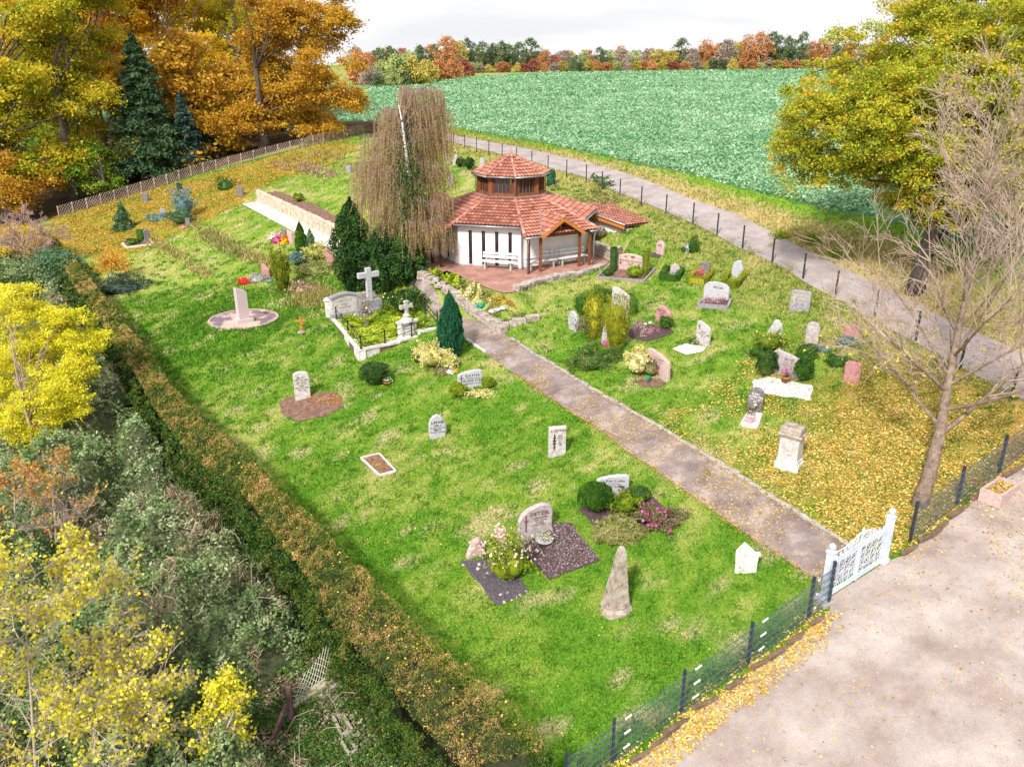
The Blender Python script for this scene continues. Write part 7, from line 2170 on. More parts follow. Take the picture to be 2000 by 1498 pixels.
for (ex, ey, dd_) in ends:
    E = PT(ex, ey, t0 + dd_) - P
    f = min(.92, max(.25, (E.z - .8) / topb * .9)); i_ = f * (len(tr_) - 1); a = tr_[int(i_)].lerp(tr_[min(len(tr_) - 1, int(i_) + 1)], i_ - int(i_))
    pts = []
    for i in range(9):
        s = i / 8; p = a.lerp(E, s); p.z += math.sin(math.pi * min(1, s * .95)) * (E - a).length * .30
        p += Vector((g.gauss(0, .04), g.gauss(0, .04), g.gauss(0, .04))); pts.append(p)
    limbs.tube(pts, [.04 * (1 - .8 * i / 8) for i in range(9)], 5)
    ll = g.uniform(.45, 1.1)
    for k in range(g.randrange(55, 110)):
        s = g.uniform(.22, 1.0); i_ = s * 8; p = pts[int(i_)].lerp(pts[min(8, int(i_) + 1)], i_ - int(i_))
        p = p + Vector((g.gauss(0, .24), g.gauss(0, .24), g.gauss(0, .05)))
        L_ = g.uniform(1.0, 3.4) * ll * (.7 + .4 * s); L_ = min(L_, max(.4, p.z - .9))
        sw = Vector((g.gauss(0, .10), g.gauss(0, .10), 0)); out = Vector((E.x - a.x, E.y - a.y, 0)) * .03
        q = [p + out * j * .6 + sw * (j / 4) ** 2 * 1.5 - Vector((0, 0, L_ * j / 4)) for j in range(5)]
        tw.tube(q, [.013, .011, .009, .008, .005], 3, False, g.random())
        for j in range(int(L_ * 10)):
            u = g.uniform(.1, 1) * 4; v_ = q[int(min(u, 3.99))].lerp(q[int(min(u, 3.99)) + 1], u % 1)
            LP.append(v_ + Vector((g.gauss(0, .04), g.gauss(0, .04), 0)))
limbs.build('limbs', M['bark_light'], wb_, True)
tw.build('hanging_twigs', L['birch_twig'], wb_)['kind'] = 'stuff'
LP = np.array([tuple(p) for p in LP])
leaf_obj('leaves', LP, rng.uniform(.045, .085, len(LP)), L['birch_leaf'], wb_)
q = rng.normal(size=(5000, 3)) * np.array([.42, .42, 1.5]) + np.array([0, 0, topb * .42])
leaf_obj('ivy_growth', q[q[:, 2] > .3], .13, L['yew'], wb_, aspect=.7)

# yews at the foot of the birch
sh(689, 580, 76, 386, 'flame', L['yew'], 'tall pointed dark yew, leftmost of the clump by the birch', 'yew', 17000, .15, .16, .22, 'yew_tree', aspect=.5)
sh(745, 582, 74, 440, 'flame', L['yew'], 'dark yew directly behind the large stone cross', 'yew', 15000, .15, .18, .22, 'yew_tree', aspect=.5)
sh(792, 582, 72, 452, 'flame', L['yew'], 'bulky dark yew right of the large stone cross', 'yew', 15000, .15, .2, .22, 'yew_tree', aspect=.5)
sh(765, 566, 70, 408, 'flame', L['yew'], 'dark yew rising into the hanging birch twigs', 'yew', 12000, .15, .2, .22, 'yew_tree', aspect=.5)

# ------------------------------------------------------------------ leafless tree on the right
def bare_tree(P, trunk_pts, r0, seed, label, nmain, lmain, twigmat, barkmat, name='bare_tree', leaves=None, levels=3, up=.35, twn=7, droopy=0.0, tw_len=.45, spread_=1.0, cat='tree', rmin=.006, wob=.13, klen=(.35, .6), rise=0.0):
    g = random.Random(seed); root = empty(name, P, 0, label, cat)
    mt = MB(); n = len(trunk_pts); rs = [r0 * max(.06, 1 - 1.25 * (i / (n - 1)) ** .8 * .8) for i in range(n)]
    mt.tube(trunk_pts, rs, 9); mt.build('trunk', barkmat, root, True)
    mbr = MB(); mtw = MB(); tips = []
    def rnddir(d, sp):
        v = Vector((g.gauss(0, 1), g.gauss(0, 1), g.gauss(0, 1))); v -= d * v.dot(d); v.normalize()
        return (d + v * sp).normalized()
    def grow(p, d, L_, r, lev):
        seg = 5 if lev < 2 else 4; pts = [p]; q = p
        for i in range(seg):
            d = (d + Vector((g.gauss(0, wob), g.gauss(0, wob), g.gauss(0, wob * .8) + up * .12 - droopy * .1))).normalized(); q = q + d * (L_ / seg); pts.append(q)
        mb = mbr if lev < 1 else mtw
        mb.tube(pts, [max(rmin, r * (1 - .75 * i / seg)) for i in range(seg + 1)], 5 if lev < 1 else 3, False)
        if lev >= levels: tips.append(q); tips.append(pts[seg // 2]); return
        nk = twn if lev > 0 else twn + 3
        for k in range(nk):
            f = g.uniform(.25, 1.0); i_ = f * seg; b = pts[int(min(i_, seg - .01))].lerp(pts[int(min(i_, seg - .01)) + 1], i_ % 1)
            grow(b, rnddir(d, g.uniform(.5, 1.1)), L_ * g.uniform(*klen), max(rmin, r * .42), lev + 1)
    for k in range(nmain):
        f = .28 + .72 * (k + g.random() * .8) / nmain; i_ = min(f, .995) * (n - 1); b = trunk_pts[int(i_)].lerp(trunk_pts[min(n - 1, int(i_) + 1)], i_ % 1)
        a = k * 2.4 + g.uniform(-.4, .4); d = Vector((math.cos(a) * spread_, math.sin(a) * spread_, g.uniform(.15, .75) * (1 - droopy) + rise * f * f)).normalized()
        grow(b, d, lmain * g.uniform(.65, 1.1) * (1.25 - .75 * f), max(.02, rs[int(i_)] * .42), 0)
    mbr.build('branches', barkmat, root, True)
    mtw.build('twigs', twigmat, root)['kind'] = 'stuff'
    if leaves:
        lm, nl, ls, zmax = leaves
        T_ = [t for t in tips if t.z < zmax] or tips
        q = np.array([tuple(g.choice(T_) + Vector((g.gauss(0, .08), g.gauss(0, .08), g.gauss(0, .08)))) for _ in range(nl)])
        leaf_obj('leaves', q, rng.uniform(ls * .8, ls * 1.2, nl), lm, root, aspect=.85)
    return root
P = G(1795, 985); t0 = depth(P)
tp = [Vector((0, 0, -.1))] + [PT(x, y, t0 + dd_) - P for x, y, dd_ in ((1815, 930, .05), (1835, 850, .2), (1850, 760, .5), (1872, 650, .9), (1893, 540, 1.3), (1925, 400, 1.6), (1960, 260, 1.9))]
bare_tree(P, tp, .27, 21, 'leafless twiggy tree leaning over the yellow leaves by the gate', 24, 4.4, M['twig'], M['bark_light'], leaves=(L['lemon'], 420, .10, 5.0), twn=5, tw_len=.4, rmin=.0065, wob=.07, klen=(.36, .66), rise=1.9)

# ------------------------------------------------------------------ wild strip left of the hedge
P = G(75, 905); t0 = depth(P)
btree(P, 560, [(60, 650, 85), (120, 640, 62), (165, 670, 40), (40, 740, 85), (110, 760, 75), (60, 830, 65), (20, 600, 60), (150, 720, 40)], L['yellow_bush'], 70000, 1700, .095, .24, .08, 'large glowing yellow bush at the left edge', cat='bush', name='yellow_bush', seed=61, nlimb=40, fork=.05, hollow=.35, mass=(.42, 2.4), aspect=.75, bark=M['twig'])
P = G(20, 1478); t0 = depth(P)
def bigleaf_tree(P, tps, seed, label, nm, lm, leaf, nl, ls, name, zmax=99, **k):
    t0 = depth(P); tp = [Vector((0, 0, -.1))] + [PT(x, y, t0 + d_) - P for x, y, d_ in tps]
    return bare_tree(P, tp, .06, seed, label, nm, lm, M['twig_grey'], M['twig_grey'], name=name, leaves=(leaf, nl, ls, zmax), **k)
bigleaf_tree(G(60, 1640), [(70, 1500, -.3), (60, 1350, -.8), (50, 1220, -1.2), (70, 1110, -1.5)], 5, 'half bare tree with big lemon yellow leaves in the lower left corner', 17, 2.5, L['lemon'], 6000, .10, 'yellow_leaved_tree', twn=5, spread_=1.2)
bigleaf_tree(G(205, 1590), [(215, 1480, -.2), (240, 1390, -.4), (250, 1320, -.6)], 6, 'second yellow-leaved sapling right of the corner tree', 12, 1.9, L['lemon'], 2800, .10, 'yellow_leaved_tree', twn=5)
bigleaf_tree(G(440, 1560), [(440, 1470, -.1), (445, 1400, -.2), (448, 1345, -.3)], 7, 'upright lime and yellow sapling at the bottom edge', 14, 1.0, L['yellow_bush'], 2600, .09, 'lime_sapling', twn=4, up=1.2)
bigleaf_tree(G(110, 1085), [(108, 1010, 0), (100, 950, .1), (95, 900, .2)], 8, 'sapling with round orange-yellow leaves below the glowing yellow bush', 9, 1.3, L['orange_shrub'], 800, .10, 'orange_sapling', twn=4)
bigleaf_tree(G(30, 1110), [(30, 1030, 0), (28, 960, .1), (30, 915, .2)], 9, 'sapling with orange leaves at the left edge under the yellow bush', 9, 1.3, L['orange_shrub'], 900, .10, 'orange_sapling', twn=4)
P = G(118, 1075)
bare_tree(G(135, 1070), [Vector((0, 0, -.1)), Vector((0, 0, .8)), Vector((.1, .1, 1.8))], .05, 10, 'bare grey-brown shrub between yellow bush and brambles', 10, 1.3, M['twig'], M['twig'], name='bare_shrub', twn=4, cat='shrub')
P = G(60, 545)
bare_tree(P, [Vector((0, 0, -.1)), Vector((0, 0, 1.8)), Vector((.1, .1, 4.0))], .10, 15, 'pinkish leafless shrub at the far end of the hedge', 12, 2.6, L['birch_twig'], M['twig'], name='bare_shrub', twn=5, cat='shrub', rmin=.012)
tree(G(25, 590), 3, [(0, 0, 1.3, 1.9), (1.5, 1, 1.2, 1.5), (-1.6, 0, 1.6, 1.7)], L['bramble'], 9000, 120, .16, .5, .06, 'dull green bush with a few orange leaves above the yellow bush', 'bush', name='green_bush', seed=66, bark=M['twig'])
tree(G(120, 560), 3, [(0, 0, 1.1, 1.6), (1.0, -1, .9, 1.2), (-1, 1.4, 1.2, 1.4)], L['conifer_green'], 9000, 120, .15, .5, .06, 'dark green bush leaning on the far stretch of hedge', 'bush', name='green_bush', seed=67, bark=M['twig'])
tree(G(40, 520), 4, [(0, 0, 1.6, 2.0), (2, 0, 1.3, 1.4)], L['forest_gold'], 5000, 90, .18, .5, .06, 'yellowing bush at the far left below the rusty beech', 'bush', name='yellowing_bush', seed=68, bark=M['twig'])

WILD = np.vstack([HEDGE_L[1:-1] + np.array([-.2, -.2]), GP([(700, 1498), (600, 1700), (-100, 1700), (-400, 900), (-200, 500), (60, 470)])])
F5 = Field(101, 3.4, 3, 2); F6 = Field(102, 1.0, 3, 2)
RUB = GP([(520, 1330), (600, 1290), (660, 1285), (760, 1400), (860, 1540), (480, 1540), (500, 1420)])
def thicket_h(P):
    e = seg_dist(P, HL)
    w = sstep(.2, 1.2, e)
    b = np.clip(1.0 + .42 * F5(P) + .20 * F6(P), .2, 3) * (.45 + .55 * w)
    rr = in_poly(P, RUB)
    return np.where(rr, .10 + .05 * F6(P), b)
xs = np.arange(-50, 3, .35); ys = np.arange(6, 72, .35)
X2, Y2 = np.meshgrid(xs, ys); PW = np.stack([X2.ravel(), Y2.ravel()], 1)
ins = in_poly(PW, WILD); hh_ = thicket_h(PW)
ZW = hgt(PW[:, 0], PW[:, 1]) + np.where(ins, hh_ - .42, -.4)
nx2 = len(xs); idx = np.arange(len(PW)).reshape(len(ys), nx2)
Fw = np.stack([idx[:-1, :-1].ravel(), idx[:-1, 1:].ravel(), idx[1:, 1:].ravel(), idx[1:, :-1].ravel()], 1)
Fw = Fw[ins[Fw].any(1)]
used = np.unique(Fw); mp = -np.ones(len(PW), int); mp[used] = np.arange(len(used))
M['thicket'] = rock_mat('tangled_stems', [(.03, .04, .018), (.07, .085, .035), (.12, .11, .06)], 3, 1.0, fine=14)
wt = tag(link('bramble_mass', np_mesh('bramble_mass', np.column_stack([PW, ZW])[used], mp[Fw], M['thicket'], smooth=True)), 'tangled inner stems of the bramble thicket left of the hedge', kind='stuff')
def wild_scatter(n, near=1.0):
    P = wedge(n * 3, 8, 66, 1.9, .98); P = P[P[:, 0] < 1]; P = P[in_poly(P, WILD)][:n]; return P
PB = wild_scatter(270000)
rub = in_poly(PB, RUB)
hb = thicket_h(PB); dist = np.hypot(PB[:, 0], PB[:, 1])
dryb = F5(PB * .8 + 40) + .5 * F6(PB)
# drier stalks towards the hedge
eh = seg_dist(PB, HL); dry_all = (dryb + sstep(3.5, 1.0, eh) * .9 > 1.15) & ~rub
dry_m = dry_all & (rng.random(len(PB)) < .55)
zz = hgt(PB[:, 0], PB[:, 1]) + hb - rng.random(len(PB)) ** 2 * .34 + .08
keep = ~dry_m & ~(rub & (rng.random(len(PB)) < .35))
Q = np.column_stack([PB, zz])
rn = np.clip(.42 + .17 * F6(PB * 1.6) + .14 * F5(PB * 2.1 + 9) + rng.normal(0, .17, len(PB)), 0, 1)
tag(leaf_obj('brambles', Q[keep], (.05 + .0021 * dist[keep]) * rng.uniform(.7, 1.5, keep.sum()), L['bramble'], None, rn[keep], up=.35, aspect=.65), 'dense grey-green brambles covering the ground left of the hedge', kind='stuff')
nd = dry_m.sum(); dirs = rng.normal(size=(nd, 3)) + np.array([.2, 0, .8])
tag(leaf_obj('dry_stalks', Q[dry_m], (.30 + .003 * dist[dry_m]) * rng.uniform(.6, 1.4, nd), L['bramble_brown'], None, dirs=dirs, aspect=.07), 'brown dead stalks between brambles and hedge', kind='stuff')
# long arching canes
mb = MB(); g = random.Random(44)
for i in range(150):
    x, y = PB[g.randrange(len(PB))]
    z = float(hgt(x, y) + thicket_h(np.array([[x, y]]))[0]); a = g.uniform(0, 6.28); L_ = g.uniform(.6, 1.5)
    mb.tube([(x, y, z - .2), (x + math.cos(a) * L_ * .4, y + math.sin(a) * L_ * .4, z + L_ * .35), (x + math.cos(a) * L_ * .8, y + math.sin(a) * L_ * .8, z + L_ * .3), (x + math.cos(a) * L_ * 1.1, y + math.sin(a) * L_ * 1.1, z)], [.012, .010, .008, .005], 3, False)
tag(mb.build('bramble_canes', M['twig_grey']), 'pale arching canes rising out of the brambles', kind='stuff')

# ------------------------------------------------------------------ distant wood and hedgerow
def far_proto(leafk, seed, shape):
    g = np.random.default_rng(seed); r = random.Random(seed)
    B = []
    if shape == 'round': B = [(0, 0, 6.2, 3.4, 3.2), (1.6, 0, 4.4, 2.6, 2.4), (-1.7, .3, 4.6, 2.6, 2.4), (.3, -.8, 8.0, 2.3, 2.0), (0, -.5, 2.8, 3.0, 2.0)]
    elif shape == 'tall': B = [(0, 0, 4.2, 2.4, 3.2), (.5, -.2, 7.2, 1.9, 2.4), (-.6, .3, 6.2, 1.9, 2.4), (0, 0, 2.2, 2.2, 1.8)]
    else: B = [(0, 0, 2.2, 2.6, 2.2), (2.2, 0, 1.8, 2.0, 1.7), (-2.2, .3, 1.6, 2.0, 1.5), (.6, .2, 3.3, 1.6, 1.2)]
    C, pts, ids = crown_points(B, 110, 3400, .75, seed, .6, .5)
    mc = np_mesh('crown', *quads(pts, g.uniform(.28, .55, len(pts)), aspect=.75, up=.2), L[leafk], clump_rnd(ids, pts, .2, seed))
    mb = MB(); mb.tube([(0, 0, -1), (0, 0, 3), (.2, 0, 8 if shape != 'bush' else 3)], [.35, .25, .1], 6)
    for k in range(5): mb.tube([(0, 0, r.uniform(2, 5)), tuple(C[r.randrange(len(C))])], [.14, .03], 4, False)
    mt = mb.mesh('trunk', M['bark'])
    return mc, mt, {'round': 10.3, 'tall': 9.8, 'bush': 4.6}[shape]
FARP = {}
NAMES = {'far_green': 'dark green', 'far_orange': 'rust-orange', 'far_red': 'dark red', 'far_yellow': 'olive-yellow', 'far_grey': 'grey-brown', 'far_lime': 'pale green'}
def far_tree(px, top, wpx, k, t, shape='round', label=None, base=None):
    key = (k, shape, len(FARP) % 2 if (k, shape, 0) in FARP else 0)
    if (k, shape, 0) not in FARP: FARP[(k, shape, 0)] = far_proto(k, len(FARP) * 3 + 1, shape); FARP[(k, shape, 1)] = far_proto(k, len(FARP) * 3 + 2, shape)
    mc, mt, hp = FARP[(k, shape, int(px) % 2)]
    u = (px - 1000) / F; y = t; x = u * t * .93 + 0
    # place by plan position, crown height from the row it reaches
    P = Vector((u * (t * CP + 2.0), t, 0)); P.z = float(hgt(P.x, P.y)) - .3
    dd_ = depth(Vector((P.x, P.y, CAMH - 3))); P.x = u * dd_
    P.z = float(hgt(P.x, P.y)) - .3
    h = zat(P, top) - P.z
    s = max(.3, h / hp); w = wpx * dd_ / F / (6.8 if shape == 'round' else 5.0 if shape == 'tall' else 7.5)
    sh_ = {'round': 'broad', 'tall': 'slim', 'bush': 'low'}[shape]
    zone = ('at its left end' if px < 800 else 'by the tallest rusty crown' if px < 870 else 'at the dark green group' if px < 1062 else 'near the white car' if px < 1185 else
            'left of the rubble heap' if px < 1265 else 'right of the rubble heap' if px < 1345 else 'above the middle field' if px < 1440 else 'by the highest rusty crown' if px < 1560 else 'left of the oak crown' if px < 1640 else 'behind the oak crown')
    row = 'front' if t < 261 else 'middle' if t < 280 else 'rear'
    gl_ = f'{sh_} {NAMES[k]} {"bush" if shape == "bush" else "tree"} of far wood, {row} row, {zone}'
    root = empty('distant_bush' if shape == 'bush' else 'distant_tree', P, random.Random(px * 7 + top).uniform(0, 6.28), label or gl_, 'tree' if shape != 'bush' else 'bush', None if label else gl_.replace('tree of', 'trees of').replace('bush of', 'bushes of'))
    root.scale = (w, w, s)
    link('crown', mc, root); link('trunk', mt, root)
    return root
K = dict(g='far_green', o='far_orange', r='far_red', y='far_yellow', x='far_grey', l='far_lime')
front = [(722, 100, 34, 'o'), (745, 92, 32, 'g'), (768, 90, 34, 'g'), (800, 96, 36, 'l'), (826, 88, 34, 'g'), (852, 86, 30, 'g'), (872, 66, 44, 'o'), (899, 76, 34, 'y'), (918, 74, 40, 'g'), (945, 80, 36, 'g'), (963, 84, 34, 'g'), (986, 80, 40, 'g'), (1012, 82, 36, 'g'), (1038, 74, 44, 'g'), (1062, 96, 26, 'o'), (1082, 104, 28, 'r'), (1104, 96, 30, 'x'), (1124, 108, 26, 'g'), (1142, 96, 26, 'l'), (1152, 110, 24, 'r'), (1172, 92, 30, 'g'), (1194, 96, 32, 'l'), (1214, 92, 30, 'x'), (1235, 98, 30, 'l'), (1262, 96, 34, 'x'), (1286, 92, 40, 'y'), (1312, 96, 30, 'y'), (1328, 74, 38, 'g'), (1350, 92, 28, 'x'), (1371, 76, 38, 'o'), (1396, 82, 34, 'o'), (1416, 74, 40, 'x'), (1440, 78, 34, 'y'), (1461, 66, 38, 'o'), (1484, 58, 40, 'o'), (1512, 62, 50, 'g'), (1540, 70, 34, 'g'), (1560, 62, 34, 'g'), (1586, 78, 34, 'o'), (1606, 72, 34, 'o'), (1630, 84, 34, 'g'), (1656, 80, 38, 'o'), (1684, 84, 34, 'x'), (1712, 78, 38, 'y'), (1745, 80, 40, 'g'), (1790, 78, 46, 'o'), (1840, 80, 46, 'g'), (1890, 78, 46, 'o'), (1940, 80, 46, 'y'), (1990, 78, 46, 'g')]
special = {872: 'tallest rust-orange crown in the distant wood, left of the dark green group', 1038: 'broad dark green crown at the right end of the dark green group', 1484: 'highest rust-orange crown in the right part of the distant wood', 1512: 'wide dark green crown right of the highest rust-orange one', 1328: 'dark green crown standing alone between olive-yellow and grey ones', 1082: 'dark red crown just left of the white car'}
for i, (px, top, w, k) in enumerate(front):
    far_tree(px, top, w, K[k], 262 + (i * 37 % 11), 'round', special.get(px))
g = random.Random(3)
low = 'oryogyxlroygoyxo'
for i in range(56):
    px = 905 + i * 17.5 + g.uniform(-5, 5)
    far_tree(px, 121 + g.uniform(-8, 6), 22, K[low[(i * 7) % 16]], 257 + g.uniform(-1, 3), 'tall' if i % 3 else 'bush')
for i in range(44):
    px = 700 + i * 30 + g.uniform(-8, 8)
    far_tree(px, 90 + g.uniform(-6, 9), 30, K['xogryx'[(i * 5) % 6]], 285 + g.uniform(0, 15), 'round')
# bushes of the hedgerow at the upper left of the field
for (px, by, top, w, k, lb) in [(722, 170, 128, 34, 'x', 'brownish bush nearest the huge bronze beech'), (748, 168, 118, 44, 'l', 'pale yellow-green bush, left in the hedgerow'), (776, 168, 106, 54, 'l', 'tall pale green bush of the hedgerow'), (806, 167, 110, 50, 'y', 'olive-yellow bush in the middle of the hedgerow'), (832, 163, 118, 44, 'y', 'olive-yellow bush right of the middle of the hedgerow'), (818, 164, 138, 28, 'y', 'bright yellow round bush at the front of the hedgerow'), (858, 158, 118, 44, 'o', 'orange-yellow bush at the right of the hedgerow'), (885, 154, 112, 34, 'o', 'orange bush at the foot of the tallest orange crown'), (738, 171, 144, 26, 'g', 'dark low bush at the left foot of the hedgerow'), (765, 170, 140, 30, 'l', 'small pale bush at the foot of the hedgerow'), (790, 168, 142, 34, 'g', 'dark green low bush in the middle foot of the hedgerow'), (908, 150, 118, 30, 'r', 'dark red bush left of the dark green group'), (700, 165, 100, 50, 'o', 'orange tree half hidden behind the huge beech')]:
    P = G(px, by); far_tree(px, top, w * 1.15, K[k], P.y, 'bush', lb)

# ------------------------------------------------------------------ crop on the field
def stuff_leaves(name, P2, h0, h1, size, mat, label, **k):
    z = hgt(P2[:, 0], P2[:, 1]) + rng.uniform(h0, h1, len(P2))
    return tag(leaf_obj(name, np.column_stack([P2, z]), size, mat, None, **k), label, kind='stuff')
n = 520000
u_ = rng.random(n); yy = 38 * (253 / 38.0) ** (u_ ** .8)
PX = np.column_stack([rng.uniform(-.36, .72, n) * yy, yy])
PX = PX[in_poly(PX, FIELD)]
# plants stand in clusters
PX = PX + rng.normal(0, .06, PX.shape)
ds = np.hypot(PX[:, 0], PX[:, 1]); fc = Field(55, 12, 3, 2); fr = Field(56, 2.0, 3, 2)
rn = np.clip((.44 + .05 * fc(PX) + .07 * fr(PX)) + rng.normal(0, .2, len(PX)), 0, 1)
gap = (np.hypot(PX[:, 0] - 22, PX[:, 1] - 44) < 4) & (rng.random(len(PX)) < .6)
z = hgt(PX[:, 0], PX[:, 1]) + rng.uniform(.05, .32, len(PX)) * sstep(0, 1, seg_dist(PX, FIELD_E) * 2 + .5)
Q = np.column_stack([PX, z])[~gap]
tag(leaf_obj('crop_plants', Q, ((.085 + .0020 * ds) * rng.uniform(.6, 1.5, len(PX)))[~gap], L['crop'], None, rn[~gap], up=.4, aspect=.6), 'dense blue-green leaf crop covering the rising field', kind='stuff')

# ------------------------------------------------------------------ turf, dry grass, fallen leaves
def on_turf(P):
    ok = in_poly(P, LAWN)
    ok &= ~in_poly(P, np.vstack([PATH_L, PATH_R[::-1]])) & ~in_poly(P, np.array(TER)) & ~in_poly(P, PLOT)
    ok &= seg_dist(P, PATH_L) > .04
    for b in BEDS: ok &= ~in_poly(P, b)
    ok &= np.hypot(P[:, 0] - MONU.x, P[:, 1] - MONU.y) > Rr + .12
    return ok
def blades(P, hgt_b, wid, rnd):
    n = len(P); z = hgt(P[:, 0], P[:, 1]) - .01
    a = rng.uniform(0, 6.283, n); B = np.stack([np.cos(a), np.sin(a), np.zeros(n)], 1) * (wid * .5)[:, None]
    ln = rng.normal(0, .5, (n, 2)) * hgt_b[:, None]
    O = np.column_stack([P, z]); T_ = O + np.column_stack([ln, hgt_b])
    V = np.stack([O - B, O + B, T_], 1).reshape(-1, 3)
    return V, np.arange(3 * n, dtype=np.int32).reshape(n, 3)
GP_ = []
for (n, y0, y1) in ((330000, 11, 30), (240000, 30, 52), (110000, 52, 92)):
    P = wedge(n, y0, y1, 1.0, .66); GP_.append(P)
P = np.vstack(GP_); P = P[on_turf(P)]
ds = np.hypot(P[:, 0], P[:, 1]); dr = dryness(P)
tall = 1 + .9 * np.exp(-(seg_dist(P, np.array([[MONU.x - .01, MONU.y], [MONU.x + .01, MONU.y]])) / 6.5) ** 2) * (dr < .3)
V, Fc = blades(P, (.030 + .0011 * ds) * rng.uniform(.5, 1.5, len(P)) * tall, .016 + .0011 * ds, None)
f_s = Field(61, .5, 2, 2); f_m = Field(62, 3.0, 3, 2)
rn = np.clip(dr * .9 - .01 + .15 * f_s(P) + .06 * f_m(P) + rng.normal(0, .17, len(P)), 0, 1)
tag(link('lawn_grass', np_mesh('lawn_grass', V, Fc, L['grass'], rn)), 'short mown grass of the graveyard lawn', kind='stuff')
# greener tufts standing out of the turf
nT = 2600; P = wedge(nT * 2, 11, 60, 1.3, .66); P = P[on_turf(P)]
P = np.repeat(P, 14, 0) + rng.normal(0, .09, (len(P) * 14, 2)); ds = np.hypot(P[:, 0], P[:, 1])
V, Fc = blades(P, (.06 + .0012 * ds) * rng.uniform(.5, 1.5, len(P)), .02 + .0011 * ds, None)
tag(link('grass_tufts', np_mesh('grass_tufts', V, Fc, L['grass'], np.clip(rng.normal(.07, .08, len(P)), 0, 1))), 'darker grass tufts dotted over the lawn', kind='stuff')
# long dry grass on the verge and the road bank
n = 190000; yy = 28 * (100 / 28.0) ** rng.random(n); P = np.column_stack([rng.uniform(-.25, .72, n) * yy, yy])
dr_ = seg_dist(P, ROAD_F); de_ = seg_dist(P, FIELD_E); dn_ = seg_dist(P, ROAD_N)
road = in_poly(P, np.vstack([ROAD_N, ROAD_F[::-1]])); fld = in_poly(P, FIELD); law = in_poly(P, LAWN)
bank = law & (dn_ < 2.6 * (.6 + rng.random(n))) & on_turf(P) & (rng.random(n) < .55)
bank2 = law & (P[:, 1] > 50) & (P[:, 0] > 0) & (dn_ < 4.5) & (rng.random(n) < .3)
ver = ~road & ~fld & ~law & (P[:, 0] > -22) & (P[:, 1] > 30)
k_ = (bank | bank2 | ver)
P = P[k_]; ds = np.hypot(P[:, 0], P[:, 1]); gr = sstep(2.6, .8, seg_dist(P, FIELD_E) + .5 * f_s(P))
V, Fc = blades(P, (.07 + .0019 * ds) * rng.uniform(.4, 1.5, len(P)) * (1 - .35 * gr), .025 + .0014 * ds, None)
half = gr + rng.normal(0, .2, len(P)) > .5
Fg = Fc[half]; Fd = Fc[~half]
def sub(V, Fc, sel): 
    vv = V.reshape(-1, 3, 3)[sel].reshape(-1, 3); return vv, np.arange(len(vv), dtype=np.int32).reshape(-1, 3)
a_, b_ = sub(V, Fc, half); tag(link('verge_grass', np_mesh('verge_grass', a_, b_, L['grass'], np.clip(rng.normal(.35, .18, half.sum()), 0, 1))), 'fresh green grass strip along the field', kind='stuff')
a_, b_ = sub(V, Fc, ~half); tag(link('dry_grass', np_mesh('dry_grass', a_, b_, L['drygrass'], np.clip(rng.normal(.5, .22, (~half).sum()) + .12 * f_m(P[~half]), 0, 1))), 'straw coloured long grass on road verge and bank', kind='stuff')
# low weeds along the road fence
Pf = resample(inner, 900) + rng.normal(0, .22, (900, 2)); Pf = Pf[(Pf[:, 1] > 26) & (Pf[:, 1] < 62)]
keepw = Field(71, 1.2, 2, 2)(Pf) > .1; Pf = np.repeat(Pf[keepw], 22, 0); Pf = Pf + rng.normal(0, .12, Pf.shape)
stuff_leaves('fence_weeds', Pf, .0, .28, .07, L['heather'], 'olive weeds at the foot of the road fence')
# yellow shrubs on the verge under the oak
for (cx, by, w_, top, lb) in ((1530, 470, 34, 448, 'low yellow bramble clump on the verge, left of the oak'), (1640, 508, 40, 486, 'low yellow bramble clump on the verge at the oak'), (1590, 478, 30, 462, 'small yellow-green clump on the verge between two others')):
    sh(cx, by, w_, top, 'mound', L['boxlime'], lb, 'bramble', 700, .10, .3, .4, 'bramble_clump', hh=.4, solid=False, bias=.7)
offp = lambda P: ~in_poly(P, np.vstack([PATH_L, PATH_R[::-1]]))
def litter(poly, n, size, mat, name, label, dz=.02, near=None, within=None, dens=None):
    P = poly_scatter(poly, n)
    if within is not None: P = P[within(P)]
    if dens is not None: P = P[rng.random(len(P)) < dens(P)]
    z = hgt(P[:, 0], P[:, 1]) + dz + rng.uniform(0, .03, len(P))
    return tag(leaf_obj(name, np.column_stack([P, z]), size * rng.uniform(.5, 1.0, len(P)) ** .7 * rng.choice([.7, 1.0, 1.3], len(P)), mat, None, flat=True, aspect=.7), label, kind='stuff')
offp = lambda P: ~in_poly(P, np.vstack([PATH_L, PATH_R[::-1]]))
noroad = lambda P: ~in_poly(P, np.vstack([ROAD_N, ROAD_F[::-1]]))
fl = Field(81, 2.5, 3, 2)
TB = np.array([12.6, 22.6])
LIT_W = GP([(1150, 790), (1300, 780), (1450, 700), (1600, 640), (1700, 620), (2060, 660), (2060, 870), (1960, 935), (1899, 980), (1760, 1085), (1660, 1065), (1560, 1005), (1450, 935)])
litter(LIT_W, 62000, .085, L['litter'], 'fallen_leaves', 'thick carpet of yellow leaves under the leafless tree', .03, dens=lambda P: np.clip(1.25 - np.hypot(P[:, 0] - TB[0], (P[:, 1] - TB[1]) * .8) / 6.2 + .22 * fl(P), .012, .95), within=lambda P: (on_turf(P) | (P[:, 1] < 24)) & offp(P))
_rp = np.vstack([ROAD_N, ROAD_F[::-1]])
litter(_rp, 16000, .09, L['litter_brown'], 'fallen_leaves', 'brown leaves strewn over the near end of the road', .06, dens=lambda P: np.clip(1.0 - (P[:, 1] - 20) / 16 + .2 * fl(P), .01, .8))
litter(LIT_Y, 3000, .07, L['litter'], 'fallen_leaves', 'scattered yellow leaves round the thick carpet', .03, within=on_turf)
